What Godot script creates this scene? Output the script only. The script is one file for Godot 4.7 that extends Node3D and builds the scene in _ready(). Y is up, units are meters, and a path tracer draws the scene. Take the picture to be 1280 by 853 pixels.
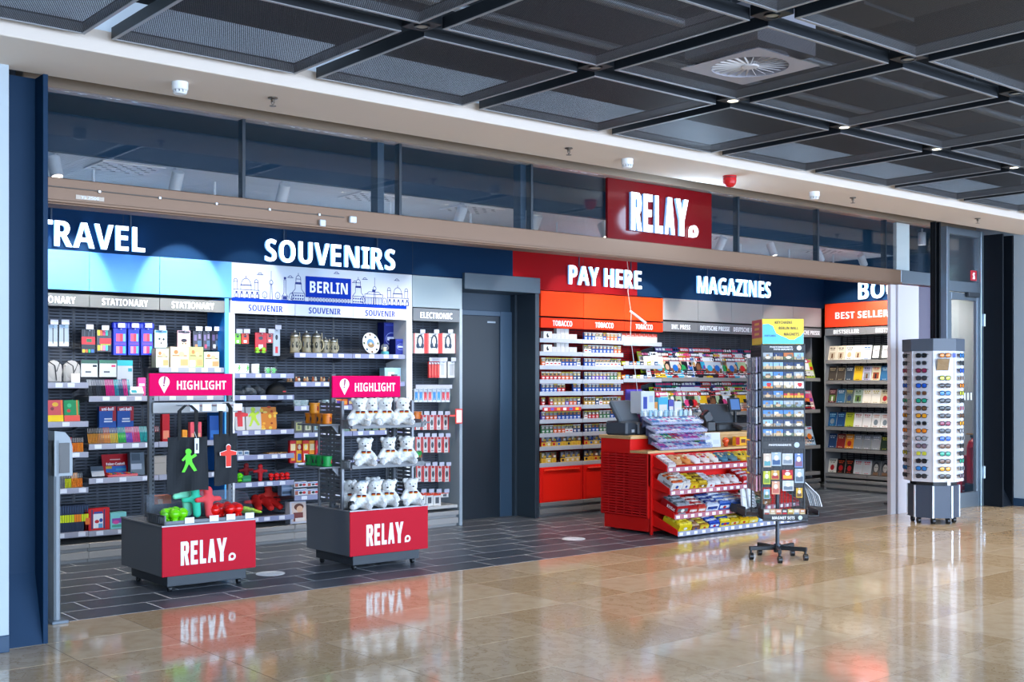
extends Node3D
# A newsagent's shop front in a station concourse. x runs along the front, z towards the concourse, y up; the front line of the dark tiles is z = 0.

const FOCAL := 1461.1
const YAW := 0.6951
const HORIZON := 476.54
const EYE := Vector3(-2.5801, 1.6, 7.858)
const FZ := -2.45      # front of the wall shelving
const BZ := -2.83      # its back panels

var rng := RandomNumberGenerator.new()
var counts := {}
var mats := {}
var meshes := {}
var print_mat: StandardMaterial3D
var gloss_print: StandardMaterial3D
var font_bold: SystemFont

# ---------- from a pixel of the photograph to a point on a plane ----------
func ray(u: float, v: float) -> Vector3:
	return Vector3(sin(YAW), 0, -cos(YAW)) + Vector3(cos(YAW), 0, sin(YAW)) * ((u - 640.0) / FOCAL) + Vector3.UP * ((HORIZON - v) / FOCAL)
func on_z(u: float, v: float, z: float) -> Vector3:
	var d := ray(u, v)
	return EYE + d * ((z - EYE.z) / d.z)
func on_x(u: float, v: float, x: float) -> Vector3:
	var d := ray(u, v)
	return EYE + d * ((x - EYE.x) / d.x)
func on_y(u: float, v: float, y: float) -> Vector3:
	var d := ray(u, v)
	return EYE + d * ((y - EYE.y) / d.y)

# ---------- materials ----------
func mat(hex: String, rough := 0.5, metal := 0.0, spec := 0.5) -> StandardMaterial3D:
	var key := "%s/%.2f/%.2f/%.2f" % [hex, rough, metal, spec]
	if not mats.has(key):
		var m := StandardMaterial3D.new()
		m.albedo_color = Color(hex)
		m.roughness = rough
		m.metallic = metal
		m.metallic_specular = spec
		mats[key] = m
	return mats[key]
func glow(hex: String, energy: float, albedo := "ffffff") -> StandardMaterial3D:
	var key := "glow%s%.2f" % [hex, energy]
	if not mats.has(key):
		var m := StandardMaterial3D.new()
		m.albedo_color = Color(albedo)
		m.roughness = 0.4
		m.emission_enabled = true
		m.emission = Color(hex)
		m.emission_energy_multiplier = energy
		mats[key] = m
	return mats[key]
func clear(hex: String, alpha: float, rough := 0.05) -> StandardMaterial3D:
	var key := "clear%s%.2f%.2f" % [hex, alpha, rough]
	if not mats.has(key):
		var m := StandardMaterial3D.new()
		var c := Color(hex)
		c.a = alpha
		m.albedo_color = c
		m.roughness = rough
		m.transparency = BaseMaterial3D.TRANSPARENCY_ALPHA
		mats[key] = m
	return mats[key]
func noise_tex(freq: float, ramp: Array, sd: int, size := 512, kind := FastNoiseLite.TYPE_SIMPLEX_SMOOTH, oct := 5) -> NoiseTexture2D:
	var n := FastNoiseLite.new()
	n.noise_type = kind
	n.frequency = freq
	n.seed = sd
	n.fractal_octaves = oct
	var t := NoiseTexture2D.new()
	t.width = size
	t.height = size
	t.seamless = true
	t.noise = n
	var g := Gradient.new()
	var offs := PackedFloat32Array()
	var cols := PackedColorArray()
	for r in ramp:
		offs.append(r[0])
		cols.append(Color(r[1]))
	g.offsets = offs
	g.colors = cols
	t.color_ramp = g
	return t
func stone(ramp: Array, sd: int, rough: float, freq := 0.012, scl := 0.9, tint := "ffffff") -> StandardMaterial3D:
	var m := StandardMaterial3D.new()
	m.albedo_texture = noise_tex(freq, ramp, sd)
	m.albedo_color = Color(tint)
	m.uv1_triplanar = true
	m.uv1_world_triplanar = true
	m.uv1_scale = Vector3.ONE * scl
	m.roughness = rough
	return m

# ---------- shapes ----------
class Shape:
	var v := PackedVector3Array()
	var n := PackedVector3Array()
	var c := PackedColorArray()
	func tri(a: Vector3, b: Vector3, d: Vector3, out: Vector3, col: Color) -> void:
		var nn := (b - a).cross(d - a).normalized()
		if nn.dot(out) < 0.0:
			nn = -nn
			v.append_array([a, b, d])
		else:
			v.append_array([a, d, b])
		n.append_array([nn, nn, nn])
		c.append_array([col, col, col])
	func quad(a: Vector3, b: Vector3, d: Vector3, e: Vector3, out: Vector3, col := Color.WHITE) -> void:
		tri(a, b, d, out, col)
		tri(a, d, e, out, col)
	func smooth_tri(p: Array, q: Array, col: Color) -> void:
		var f: Vector3 = (p[1] - p[0]).cross(p[2] - p[0])
		var o: Array = [0, 2, 1] if f.dot(q[0] + q[1] + q[2]) > 0.0 else [0, 1, 2]
		for k in o:
			v.append(p[k])
			n.append(q[k])
			c.append(col)
	func box(lo: Vector3, hi: Vector3, col := Color.WHITE) -> void:
		for a in 3:
			for s in 2:
				var p := []
				for k in [[0, 0], [0, 1], [1, 1], [1, 0]]:
					var w := Vector3.ZERO
					w[a] = hi[a] if s else lo[a]
					w[(a + 1) % 3] = hi[(a + 1) % 3] if k[0] else lo[(a + 1) % 3]
					w[(a + 2) % 3] = hi[(a + 2) % 3] if k[1] else lo[(a + 2) % 3]
					p.append(w)
				var out := Vector3.ZERO
				out[a] = 1.0 if s else -1.0
				quad(p[0], p[1], p[2], p[3], out, col)
	func cbox(lo: Vector3, hi: Vector3, ch: float, col := Color.WHITE) -> void:
		var mid := (lo + hi) * 0.5
		var half := (hi - lo) * 0.5
		var at := func(s: Vector3, a: int) -> Vector3:
			var w := Vector3.ZERO
			for k in 3:
				w[k] = mid[k] + s[k] * (half[k] - (0.0 if k == a else ch))
			return w
		for a in 3:
			var b := (a + 1) % 3
			var d := (a + 2) % 3
			for s in [-1.0, 1.0]:
				var p := []
				for k in [[-1.0, -1.0], [-1.0, 1.0], [1.0, 1.0], [1.0, -1.0]]:
					var w := Vector3.ZERO
					w[a] = s
					w[b] = k[0]
					w[d] = k[1]
					p.append(at.call(w, a))
				var out := Vector3.ZERO
				out[a] = s
				quad(p[0], p[1], p[2], p[3], out, col)
				for t in [-1.0, 1.0]:
					var w0 := Vector3.ZERO
					w0[a] = s
					w0[b] = t
					var w1 := w0
					w0[d] = -1.0
					w1[d] = 1.0
					var o2 := Vector3.ZERO
					o2[a] = s
					o2[b] = t
					quad(at.call(w0, a), at.call(w0, b), at.call(w1, b), at.call(w1, a), o2, col)
		for sx in [-1.0, 1.0]:
			for sy in [-1.0, 1.0]:
				for sz in [-1.0, 1.0]:
					var w := Vector3(sx, sy, sz)
					tri(at.call(w, 0), at.call(w, 1), at.call(w, 2), w, col)
	func tube(a: Vector3, b: Vector3, r0: float, r1: float, sides := 12, col := Color.WHITE, caps := true) -> void:
		var d := (b - a).normalized()
		var x := d.cross(Vector3.UP if absf(d.y) < 0.9 else Vector3.RIGHT).normalized()
		var y := d.cross(x)
		for k in sides:
			var t0 := TAU * k / sides
			var t1 := TAU * (k + 1) / sides
			var n0 := x * cos(t0) + y * sin(t0)
			var n1 := x * cos(t1) + y * sin(t1)
			smooth_tri([a + n0 * r0, a + n1 * r0, b + n1 * r1], [n0, n1, n1], col)
			smooth_tri([a + n0 * r0, b + n1 * r1, b + n0 * r1], [n0, n1, n0], col)
			if caps:
				tri(a, a + n0 * r0, a + n1 * r0, -d, col)
				tri(b, b + n0 * r1, b + n1 * r1, d, col)
	func lathe(profile: Array, sides := 20, col := Color.WHITE) -> void:
		for i in profile.size() - 1:
			var p: Vector2 = profile[i]
			var q: Vector2 = profile[i + 1]
			var e := (q - p)
			if e.length() < 1e-6:
				continue
			var nn := Vector2(e.y, -e.x).normalized()
			for k in sides:
				var t0 := TAU * k / sides
				var t1 := TAU * (k + 1) / sides
				var a := Vector3(cos(t0), 0, sin(t0))
				var b := Vector3(cos(t1), 0, sin(t1))
				var na := a * nn.x + Vector3.UP * nn.y
				var nb := b * nn.x + Vector3.UP * nn.y
				var p0 := a * p.x + Vector3.UP * p.y
				var p1 := b * p.x + Vector3.UP * p.y
				var q0 := a * q.x + Vector3.UP * q.y
				var q1 := b * q.x + Vector3.UP * q.y
				if p.x > 1e-6:
					smooth_tri([p0, p1, q1], [na, nb, nb], col)
				if q.x > 1e-6:
					smooth_tri([p0, q1, q0], [na, nb, na], col)
	func ellipsoid(mid: Vector3, r: Vector3, col := Color.WHITE, rings := 8, sides := 12) -> void:
		var pt := func(i: int, k: int) -> Vector3:
			var t := PI * i / rings
			var s := TAU * k / sides
			return Vector3(sin(t) * cos(s), cos(t), sin(t) * sin(s))
		for i in rings:
			for k in sides:
				var u := [pt.call(i, k), pt.call(i, k + 1), pt.call(i + 1, k + 1), pt.call(i + 1, k)]
				var p := []
				var q := []
				for w in u:
					p.append(mid + w * r)
					q.append((w / r).normalized())
				if i > 0:
					smooth_tri([p[0], p[1], p[2]], [q[0], q[1], q[2]], col)
				if i < rings - 1:
					smooth_tri([p[0], p[2], p[3]], [q[0], q[2], q[3]], col)
	func prism(outline: PackedVector2Array, z0: float, z1: float, col := Color.WHITE, side := Color(-1, 0, 0)) -> void:
		var sc := col if side.r < 0.0 else side
		var ids := Geometry2D.triangulate_polygon(outline)
		for i in range(0, ids.size(), 3):
			var p := []
			for k in 3:
				p.append(Vector3(outline[ids[i + k]].x, outline[ids[i + k]].y, 0))
			tri(p[0] + Vector3(0, 0, z1), p[1] + Vector3(0, 0, z1), p[2] + Vector3(0, 0, z1), Vector3.BACK, col)
			tri(p[0] + Vector3(0, 0, z0), p[1] + Vector3(0, 0, z0), p[2] + Vector3(0, 0, z0), Vector3.FORWARD, col)
		var turn := 1.0 if Geometry2D.is_polygon_clockwise(outline) else -1.0
		for i in outline.size():
			var a := outline[i]
			var b := outline[(i + 1) % outline.size()]
			var e := (b - a).normalized()
			var out := Vector3(-e.y, e.x, 0) * turn
			quad(Vector3(a.x, a.y, z0), Vector3(b.x, b.y, z0), Vector3(b.x, b.y, z1), Vector3(a.x, a.y, z1), out, sc)
	func moved(t: Transform3D) -> Shape:
		var s := Shape.new()
		s.v = t * v
		var b := t.basis.inverse().transposed()
		for k in n:
			s.n.append((b * k).normalized())
		s.c = c
		return s
	func add(o: Shape) -> void:
		v.append_array(o.v)
		n.append_array(o.n)
		c.append_array(o.c)
	func mesh() -> ArrayMesh:
		var arr := []
		arr.resize(Mesh.ARRAY_MAX)
		arr[Mesh.ARRAY_VERTEX] = v
		arr[Mesh.ARRAY_NORMAL] = n
		arr[Mesh.ARRAY_COLOR] = c
		var m := ArrayMesh.new()
		m.add_surface_from_arrays(Mesh.PRIMITIVE_TRIANGLES, arr)
		return m

func lin(hex: String) -> Color:
	return Color(hex).srgb_to_linear()

# ---------- nodes ----------
func numbered(called: String) -> String:
	var k: int = counts.get(called, 0)
	counts[called] = k + 1
	return called if k == 0 else "%s_%03d" % [called, k]
func thing(called: String, label: String, category: String, at := Vector3.ZERO, turn := 0.0, group := "") -> Node3D:
	var o := Node3D.new()
	o.name = numbered(called)
	add_child(o)
	o.position = at
	o.rotation.y = turn
	o.set_meta("label", label)
	o.set_meta("category", category)
	if group:
		o.set_meta("group", group)
	return o
func solo(called: String, label: String, category: String, m: Mesh, material: Material, at := Vector3.ZERO, turn := 0.0, group := "") -> MeshInstance3D:
	var o := MeshInstance3D.new()
	o.name = numbered(called)
	o.mesh = m
	o.material_override = material
	add_child(o)
	o.position = at
	o.rotation.y = turn
	o.set_meta("label", label)
	o.set_meta("category", category)
	if group:
		o.set_meta("group", group)
	return o
func part(parent: Node3D, called: String, m: Mesh, material: Material, at := Vector3.ZERO, label := "") -> MeshInstance3D:
	var o := MeshInstance3D.new()
	o.name = called
	o.mesh = m
	o.material_override = material
	o.position = at
	parent.add_child(o, true)
	if label:
		o.set_meta("label", label)
	return o
func copy_of(src: Node3D, at: Vector3, turn := 0.0, label := "") -> Node3D:
	var r: Node3D = src.duplicate()
	r.name = numbered(stem(src.name))
	add_child(r)
	r.position = at
	r.rotation.y = turn
	if label:
		r.set_meta("label", label)
	return r
func stem(called: String) -> String:
	return called.substr(0, called.length() - 4) if called.length() > 4 and called[-4] == "_" and called.right(3).is_valid_int() else called
func struct(called: String, m: Mesh, material: Material, at := Vector3.ZERO, label := "", category := "") -> MeshInstance3D:
	var o := MeshInstance3D.new()
	o.name = called
	o.mesh = m
	o.material_override = material
	o.position = at
	add_child(o, true)
	o.set_meta("kind", "structure")
	o.set_meta("label", label)
	o.set_meta("category", category)
	return o
func boxm(size: Vector3, ch := 0.0) -> Mesh:      # standing on y = 0, centred in x and z
	var key := "b%.4f,%.4f,%.4f,%.4f" % [size.x, size.y, size.z, ch]
	if not meshes.has(key):
		var s := Shape.new()
		var lo := Vector3(-size.x / 2, 0, -size.z / 2)
		if ch > 0.0:
			s.cbox(lo, lo + size, ch)
		else:
			s.box(lo, lo + size)
		meshes[key] = s.mesh()
	return meshes[key]
func span(lo: Vector3, hi: Vector3, ch := 0.0) -> Mesh:
	var s := Shape.new()
	if ch > 0.0:
		s.cbox(lo, hi, ch)
	else:
		s.box(lo, hi)
	return s.mesh()
func text_mesh(words: String, height: float, depth: float, narrow := 1.0) -> Array:
	# the mesh, its width after narrowing, and the scale to use; the letters' capital height is `height`
	var key := "t%s%.4f%.4f" % [words, height, depth]
	if not meshes.has(key):
		var t := TextMesh.new()
		t.font = font_bold
		t.text = words
		t.font_size = 64
		t.pixel_size = height / 46.0
		t.depth = depth
		t.curve_step = 1.5
		t.horizontal_alignment = HORIZONTAL_ALIGNMENT_CENTER
		t.vertical_alignment = VERTICAL_ALIGNMENT_CENTER
		meshes[key] = t
	var m: TextMesh = meshes[key]
	return [m, m.get_aabb().size.x * narrow]
func lettering(parent: Node3D, words: String, width: float, height: float, depth: float, material: Material, mid: Vector3, turn := 0.0, called := "lettering") -> MeshInstance3D:
	# words as one mesh, scaled to a width and a capital height, centred on mid
	var t: TextMesh = text_mesh(words, height, depth)[0]
	var box := t.get_aabb()
	var o := part(parent, called, t, material)
	var sx := width / maxf(box.size.x, 0.001)
	var sy := height / maxf(box.size.y, 0.001)
	o.basis = Basis(Vector3.UP, turn) * Basis.from_scale(Vector3(sx, sy, 1))
	o.position = mid - o.basis * box.get_center()
	return o
func sign_letters(parent: Node3D, words: String, x0: float, x1: float, y0: float, y1: float, z: float, depth: float, material: Material, return_mat: Material, turn := 0.0, pivot := Vector3.ZERO) -> void:
	# each letter a mesh of its own, spread over x0..x1 as the font spaces them
	var whole: TextMesh = text_mesh(words, 0.2, 0.01)[0]
	var wb := whole.get_aabb()
	var sx := (x1 - x0) / wb.size.x
	var total := font_bold.get_string_size(words, HORIZONTAL_ALIGNMENT_LEFT, -1, 64).x * 0.2 / 46.0
	var pad := (total - wb.size.x) / 2.0
	for i in words.length():
		if words[i] == " ":
			continue
		var m := TextMesh.new()
		m.font = font_bold
		m.text = words[i]
		m.font_size = 64
		m.pixel_size = 0.2 / 46.0
		m.depth = depth
		m.curve_step = 1.5
		m.horizontal_alignment = HORIZONTAL_ALIGNMENT_LEFT
		var adv := font_bold.get_string_size(words.substr(0, i), HORIZONTAL_ALIGNMENT_LEFT, -1, 64).x * 0.2 / 46.0
		var b := m.get_aabb()
		var lone := (font_bold.get_string_size(words[i], HORIZONTAL_ALIGNMENT_LEFT, -1, 64).x * 0.2 / 46.0 - b.size.x) / 2.0
		var o := part(parent, "letter", m, return_mat)
		var fm := m.duplicate() as TextMesh
		fm.depth = 0.003
		part(o, "light_face", fm, material, Vector3(0, 0, depth / 2 + 0.0012))
		var sy := (y1 - y0) / b.size.y
		var mid := Vector3(x0 + (adv - pad + lone + b.size.x / 2.0) * sx, (y0 + y1) / 2.0, z)
		o.basis = Basis(Vector3.UP, turn) * Basis.from_scale(Vector3(sx, sy, 1))
		o.position = pivot + Basis(Vector3.UP, turn) * mid - o.basis * b.get_center()

func _ready() -> void:
	rng.seed = 71
	font_bold = SystemFont.new()
	font_bold.font_names = PackedStringArray(["Droid Sans"])
	font_bold.font_weight = 700
	print_mat = StandardMaterial3D.new()
	print_mat.vertex_color_use_as_albedo = true
	print_mat.albedo_color = Color("e6e6e6")
	print_mat.roughness = 0.5
	print_mat.metallic_specular = 0.35
	gloss_print = StandardMaterial3D.new()
	gloss_print.vertex_color_use_as_albedo = true
	gloss_print.albedo_color = Color("dedede")
	gloss_print.roughness = 0.3
	gloss_print.metallic_specular = 0.35

	# --- camera ---
	var cam := Camera3D.new()
	cam.name = "camera"
	cam.projection = Camera3D.PROJECTION_FRUSTUM
	cam.near = 0.1
	cam.far = 200.0
	cam.size = 0.1 * 853.0 / FOCAL
	cam.frustum_offset = Vector2(0, (HORIZON - 426.5) / FOCAL * 0.1)
	cam.position = EYE
	cam.rotation.y = -YAW
	add_child(cam)
	cam.current = true

	# --- sky and exposure ---
	var env := Environment.new()
	env.background_mode = Environment.BG_SKY
	var sky := Sky.new()
	var sm := ProceduralSkyMaterial.new()
	sm.sky_top_color = Color("9cc4ea")
	sm.sky_horizon_color = Color("d6e8f6")
	sm.ground_bottom_color = Color("8f9294")
	sm.ground_horizon_color = Color("c5ccd2")
	sm.sky_energy_multiplier = 1.0
	sky.sky_material = sm
	env.sky = sky
	env.background_energy_multiplier = 3.2
	env.tonemap_mode = Environment.TONE_MAPPER_LINEAR
	env.tonemap_exposure = 1.1
	env.sdfgi_enabled = true
	env.ssao_enabled = true
	env.ssil_enabled = true
	var we := WorldEnvironment.new()
	we.name = "environment"
	we.environment = env
	add_child(we)

	# --- large lights: daylight through the glazed concourse front behind the camera ---
	var day := AreaLight3D.new()
	day.name = "concourse_daylight"
	day.area_size = Vector2(26.0, 4.4)
	day.area_normalize_energy = true
	day.light_color = Color("c6deff")
	day.light_energy = 400.0
	day.shadow_enabled = true
	day.area_range = 60.0
	day.position = Vector3(7.0, 2.6, 12.9)
	add_child(day)

	build_concourse()
	build_ceiling()
	build_facade()
	build_shop_shell()
	build_shop_lights()
	build_units()
	build_products()
	build_counter()
	build_stands()
	build_racks()

func spot(parent: Node3D, called: String, at: Vector3, aim: Vector3, energy: float, angle: float, col := "fff4e4", size := 0.05, soft := 0.6) -> void:
	var l := SpotLight3D.new()
	l.name = called
	parent.add_child(l, true)
	l.look_at_from_position(parent.global_position + at, parent.global_position + aim, Vector3.UP if absf((aim - at).normalized().y) < 0.99 else Vector3.RIGHT)
	l.light_energy = energy
	l.light_color = Color(col)
	l.spot_angle = angle
	l.spot_angle_attenuation = soft
	l.spot_range = 40.0
	l.spot_attenuation = 2.0
	l.light_size = size
	l.shadow_enabled = true

# ---------- the concourse ----------
func build_concourse() -> void:
	var ramp := [[0.0, "bea483"], [0.36, "cbb18e"], [0.4, "b39671"], [0.44, "cdb391"], [0.6, "d1b896"], [1.0, "c5aa87"]]
	var ramp2 := [[0.0, "b0946f"], [0.3, "c2a681"], [0.52, "cab08d"], [0.56, "a98b66"], [0.6, "c4a985"], [1.0, "b89b76"]]
	var ramp3 := [[0.0, "c6ac8b"], [0.4, "d2b998"], [0.7, "d7c0a0"], [1.0, "ccb28f"]]
	var variants := [stone(ramp, 3, 0.08, 0.012, 0.9), stone(ramp2, 9, 0.09, 0.02, 0.7), stone(ramp3, 14, 0.075, 0.009, 1.1), stone(ramp, 23, 0.085, 0.03, 0.5)]
	for m in variants:
		m.metallic_specular = 0.62
	var grout := mat("574735", 0.8)
	var base := struct("floor", span(Vector3(-7, -0.3, 0.002), Vector3(26, -0.0012, 13.2)), grout, Vector3.ZERO, "polished beige limestone floor of the concourse", "floor")
	var rows := [0.0, 0.583, 1.11, 1.64, 2.3, 2.98, 3.64, 4.3, 4.97, 5.63]
	var far := Shape.new()
	var first := 3.106 - 0.662 * 8
	for r in rows.size() - 1:
		for k in 30:
			var x := first + 0.662 * k
			if r == 8 and x > 9.0 or x > 9.0 + (9 - r) * 1.2:
				continue
			var d: float = rows[r + 1] - rows[r]
			var pick: int = rng.randi() % 4
			part(base, "tile", boxm(Vector3(0.657, 0.02, d - 0.005), 0.0003), variants[pick], Vector3(x + 0.331, -0.02, rows[r] + d / 2))
	# the rest of the floor, outside the picture
	var rest := Shape.new()
	rest.box(Vector3(-7, -0.02, 5.632), Vector3(26, 0.0, 13.2))
	rest.box(Vector3(-7, -0.02, 0.65), Vector3(first - 0.002, 0.0, 5.63))
	for r in rows.size() - 1:
		var xe := first
		for k in 30:
			var x := first + 0.662 * k
			if not (r == 8 and x > 9.0 or x > 9.0 + (9 - r) * 1.2):
				xe = x + 0.662
		rest.box(Vector3(xe + 0.001, -0.02, rows[r]), Vector3(26, 0.0, rows[r + 1] - 0.002))
	var rp := part(base, "paving", rest.mesh(), variants[0])
	rp.set_meta("kind", "stuff")

	# white walls either side of the shop front
	var white := mat("b0bbc2", 0.8, 0.0, 0.2)
	var w1 := struct("wall_left", span(Vector3(-7, 0, -0.6), Vector3(-0.44, 5.2, 0.65)), white, Vector3.ZERO, "white plastered wall beside the dark steel column", "wall")
	part(w1, "baseboard", span(Vector3(-7, 0, 0.65), Vector3(-0.44, 0.1, 0.665), 0.003), mat("24405a", 0.5), Vector3.ZERO, "dark blue skirting board")
	var w2 := struct("wall_right", span(Vector3(11.98, 0, -0.6), Vector3(26, 5.2, 0.6)), white, Vector3.ZERO, "white plastered wall beyond the glazed door", "wall")
	part(w2, "baseboard", span(Vector3(11.965, 0, -0.6), Vector3(26, 0.1, 0.615), 0.003), mat("24405a", 0.5), Vector3.ZERO, "dark blue skirting board")
	struct("wall_end", span(Vector3(26, 0, -0.6), Vector3(26.2, 5.2, 13.4)), white, Vector3.ZERO, "white end wall of the concourse", "wall")
	struct("wall_start", span(Vector3(-7.2, 0, -0.6), Vector3(-7, 5.2, 13.4)), white, Vector3.ZERO, "white end wall of the concourse behind the viewer", "wall")
	# the glazed side of the concourse, behind the viewer, through which the daylight comes
	var sh := Shape.new()
	sh.box(Vector3(-7, 0, 13.2), Vector3(26, 0.3, 13.4))
	sh.box(Vector3(-7, 4.9, 13.2), Vector3(26, 5.2, 13.4))
	for k in 12:
		sh.box(Vector3(-7 + k * 2.98, 0.3, 13.22), Vector3(-6.9 + k * 2.98, 4.9, 13.38))
	var wn := struct("window_1", sh.mesh(), mat("3a4148", 0.5), Vector3.ZERO, "tall glazed front of the concourse", "window")
	part(wn, "pane", span(Vector3(-7, 0.3, 13.29), Vector3(26, 4.9, 13.3)), clear("ffffff", 0.06), Vector3.ZERO)

# ---------- the ceiling of the concourse ----------
func build_ceiling() -> void:
	# plaster soffit and its upstand
	var white := mat("ded2c6", 0.85, 0.0, 0.2)
	var sof := Shape.new()
	sof.cbox(Vector3(-7, 3.468, 0.55), Vector3(26, 3.60, 1.25), 0.004)
	struct("ceiling_soffit", sof.mesh(), white, Vector3.ZERO, "smooth white plaster soffit over the shop front", "ceiling")
	struct("ceiling_upstand", span(Vector3(-7, 3.60, 0.55), Vector3(26, 3.80, 1.246)), mat("d2dde6", 0.8), Vector3.ZERO, "white upstand above the soffit, seen through the mesh panels", "ceiling")
	struct("ceiling_slab", span(Vector3(-7.2, 5.2, -3.4), Vector3(26.2, 5.4, 13.4)), mat("1a1c1f", 0.9), Vector3.ZERO, "dark slab above the mesh ceiling", "ceiling")
	struct("wall_above_shop", span(Vector3(-7, 3.62, 0.3), Vector3(26, 5.2, 0.55)), mat("1f2225", 0.9), Vector3.ZERO, "dark wall above the soffit", "wall")
	# perforated metal: an image of holes for the alpha
	var tile := Image.create(128, 128, false, Image.FORMAT_RGBA8)
	tile.fill(Color("34373d"))
	for j in 9:
		for i in 9:
			var cx := i * 16.0 + (8.0 if j % 2 else 0.0)
			var cy := j * 16.0
			for y in range(-7, 8):
				for x in range(-7, 8):
					if Vector2(x, y).length() < 6.8:
						tile.set_pixel(posmod(int(cx) + x, 128), posmod(int(cy) + y, 128), Color(0.29, 0.3, 0.33, 0.0))
	var perf := StandardMaterial3D.new()
	perf.albedo_texture = ImageTexture.create_from_image(tile)
	perf.transparency = BaseMaterial3D.TRANSPARENCY_ALPHA
	perf.roughness = 0.55
	perf.metallic = 0.3
	perf.uv1_triplanar = true
	perf.uv1_scale = Vector3.ONE * 10.4
	var black := mat("10161c", 0.45)
	var edge := mat("9a9ca0", 0.4, 0.4)
	var inner := mat("8d9399", 0.6)
	var hy := 3.535
	var px := 1.323
	var pz := 1.356
	var sx := 1.170
	var sz := 1.181
	var gx := -0.086
	var gz := 1.33
	var skirt := Shape.new()
	var sk_in := Shape.new()
	var rim := Shape.new()
	var t := 0.012
	var hgt := 0.065
	for s in [[Vector3(0, 0, 0), Vector3(sx, hgt, t)], [Vector3(0, 0, sz - t), Vector3(sx, hgt, sz)], [Vector3(0, 0, 0), Vector3(t, hgt, sz)], [Vector3(sx - t, 0, 0), Vector3(sx, hgt, sz)]]:
		skirt.box(s[0], s[1])
	for s in [[Vector3(t, 0.004, t), Vector3(sx - t, hgt - 0.01, t + 0.002)], [Vector3(t, 0.004, sz - t - 0.002), Vector3(sx - t, hgt - 0.01, sz - t)], [Vector3(t, 0.004, t), Vector3(t + 0.002, hgt - 0.01, sz - t)], [Vector3(sx - t - 0.002, 0.004, t), Vector3(sx - t, hgt - 0.01, sz - t)]]:
		sk_in.box(s[0], s[1])
	for s in [[Vector3(0, -0.004, 0), Vector3(sx, 0.0, 0.02)], [Vector3(0, -0.004, sz - 0.02), Vector3(sx, 0, sz)], [Vector3(0, -0.004, 0.02), Vector3(0.02, 0, sz - 0.02)], [Vector3(sx - 0.02, -0.004, 0.02), Vector3(sx, 0, sz - 0.02)]]:
		rim.box(s[0], s[1])
	var skm := skirt.mesh()
	var skim := sk_in.mesh()
	var rimm := rim.mesh()
	var sheet := span(Vector3(0.02, 0.0, 0.02), Vector3(sx - 0.02, 0.0015, sz - 0.02))
	# the sheet with a square opening for the air diffuser
	var holed := Shape.new()
	var a0 := sx / 2 - 0.30
	var a1 := sx / 2 + 0.30
	var b0 := sz / 2 - 0.30
	var b1 := sz / 2 + 0.30
	holed.box(Vector3(0.02, 0, 0.02), Vector3(sx - 0.02, 0.0015, b0))
	holed.box(Vector3(0.02, 0, b1), Vector3(sx - 0.02, 0.0015, sz - 0.02))
	holed.box(Vector3(0.02, 0, b0), Vector3(a0, 0.0015, b1))
	holed.box(Vector3(a1, 0, b0), Vector3(sx - 0.02, 0.0015, b1))
	var names := ["beside the white soffit", "in the second row from the soffit", "in the third row from the soffit", "in the fourth row from the soffit"]
	for j in 4:
		for i in range(-3, 15):
			if j > 1 and i < -1:
				continue
			var with_vent := j == 1 and i == 2
			var lab: String = "perforated dark metal ceiling tray " + names[j]
			if with_vent:
				lab = "perforated ceiling tray with a round swirl air outlet"
			var o := thing("ceiling_panel", lab, "ceiling panel", Vector3(gx + i * px, hy, gz + j * pz), 0.0, "" if with_vent else "ceiling trays " + names[j])
			part(o, "sheet", holed.mesh() if with_vent else sheet, perf)
			part(o, "skirt", skm, black)
			part(o, "lining", skim, inner)
			part(o, "rim", rimm, edge)
			if with_vent:
				swirl_outlet(o, Vector3(sx / 2, 0, sz / 2))
	# bridges at the crossings, with downlights on the row between the first two rows of trays
	for j in 3:
		for i in range(-3, 15):
			var cx := gx + i * px - (px - sx) / 2
			var cz := gz + (j + 1) * pz - (pz - sz) / 2
			var lit := j == 0 and i >= 3
			var o := thing("ceiling_node", "lit downlight node where four ceiling trays meet" if lit else "dark metal node where four ceiling trays meet", "light" if lit else "bracket", Vector3(cx, hy + 0.02, cz), 0.0, "lit downlights between the ceiling trays" if lit else "dark nodes between the ceiling trays")
			part(o, "bracket", boxm(Vector3(px - sx, 0.06, pz - sz), 0.003), black)
			var ring := Shape.new()
			ring.lathe([Vector2(0.036, 0.0), Vector2(0.046, 0.0), Vector2(0.046, -0.008), Vector2(0.036, -0.008), Vector2(0.036, 0.0)], 20)
			part(o, "light_ring", ring.mesh(), mat("c9ccd0" if lit else "24282c", 0.3, 0.8), Vector3(0, 0.0, 0))
			var lens := Shape.new()
			lens.lathe([Vector2(0, -0.006), Vector2(0.036, -0.003), Vector2(0.036, 0.0)], 20)
			part(o, "light_lens", lens.mesh(), glow("fff1c8", 7.0) if lit else mat("8a8678", 0.3))
			if lit:
				spot(o, "downlight", Vector3(0, -0.03, 0), Vector3(0.0, -3.0, 0), 2.5, 48.0, "fff0d6", 0.04)
	# runs of duct and pipe in the dark void above the trays
	var zinc := mat("4a4e53", 0.6, 0.4)
	for k in 4:
		var duct := Shape.new()
		var x := 0.6 + k * 3.4
		duct.cbox(Vector3(x, 4.05, 1.9), Vector3(x + 0.55, 4.4, 6.4), 0.01)
		for q in 4:
			duct.box(Vector3(x - 0.02, 4.03, 2.4 + q * 1.1), Vector3(x + 0.57, 4.42, 2.43 + q * 1.1))
		solo("air_duct", "grey sheet-metal air duct above the perforated trays", "duct", duct.mesh(), zinc, Vector3.ZERO, 0.0, "air ducts in the ceiling void")
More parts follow.
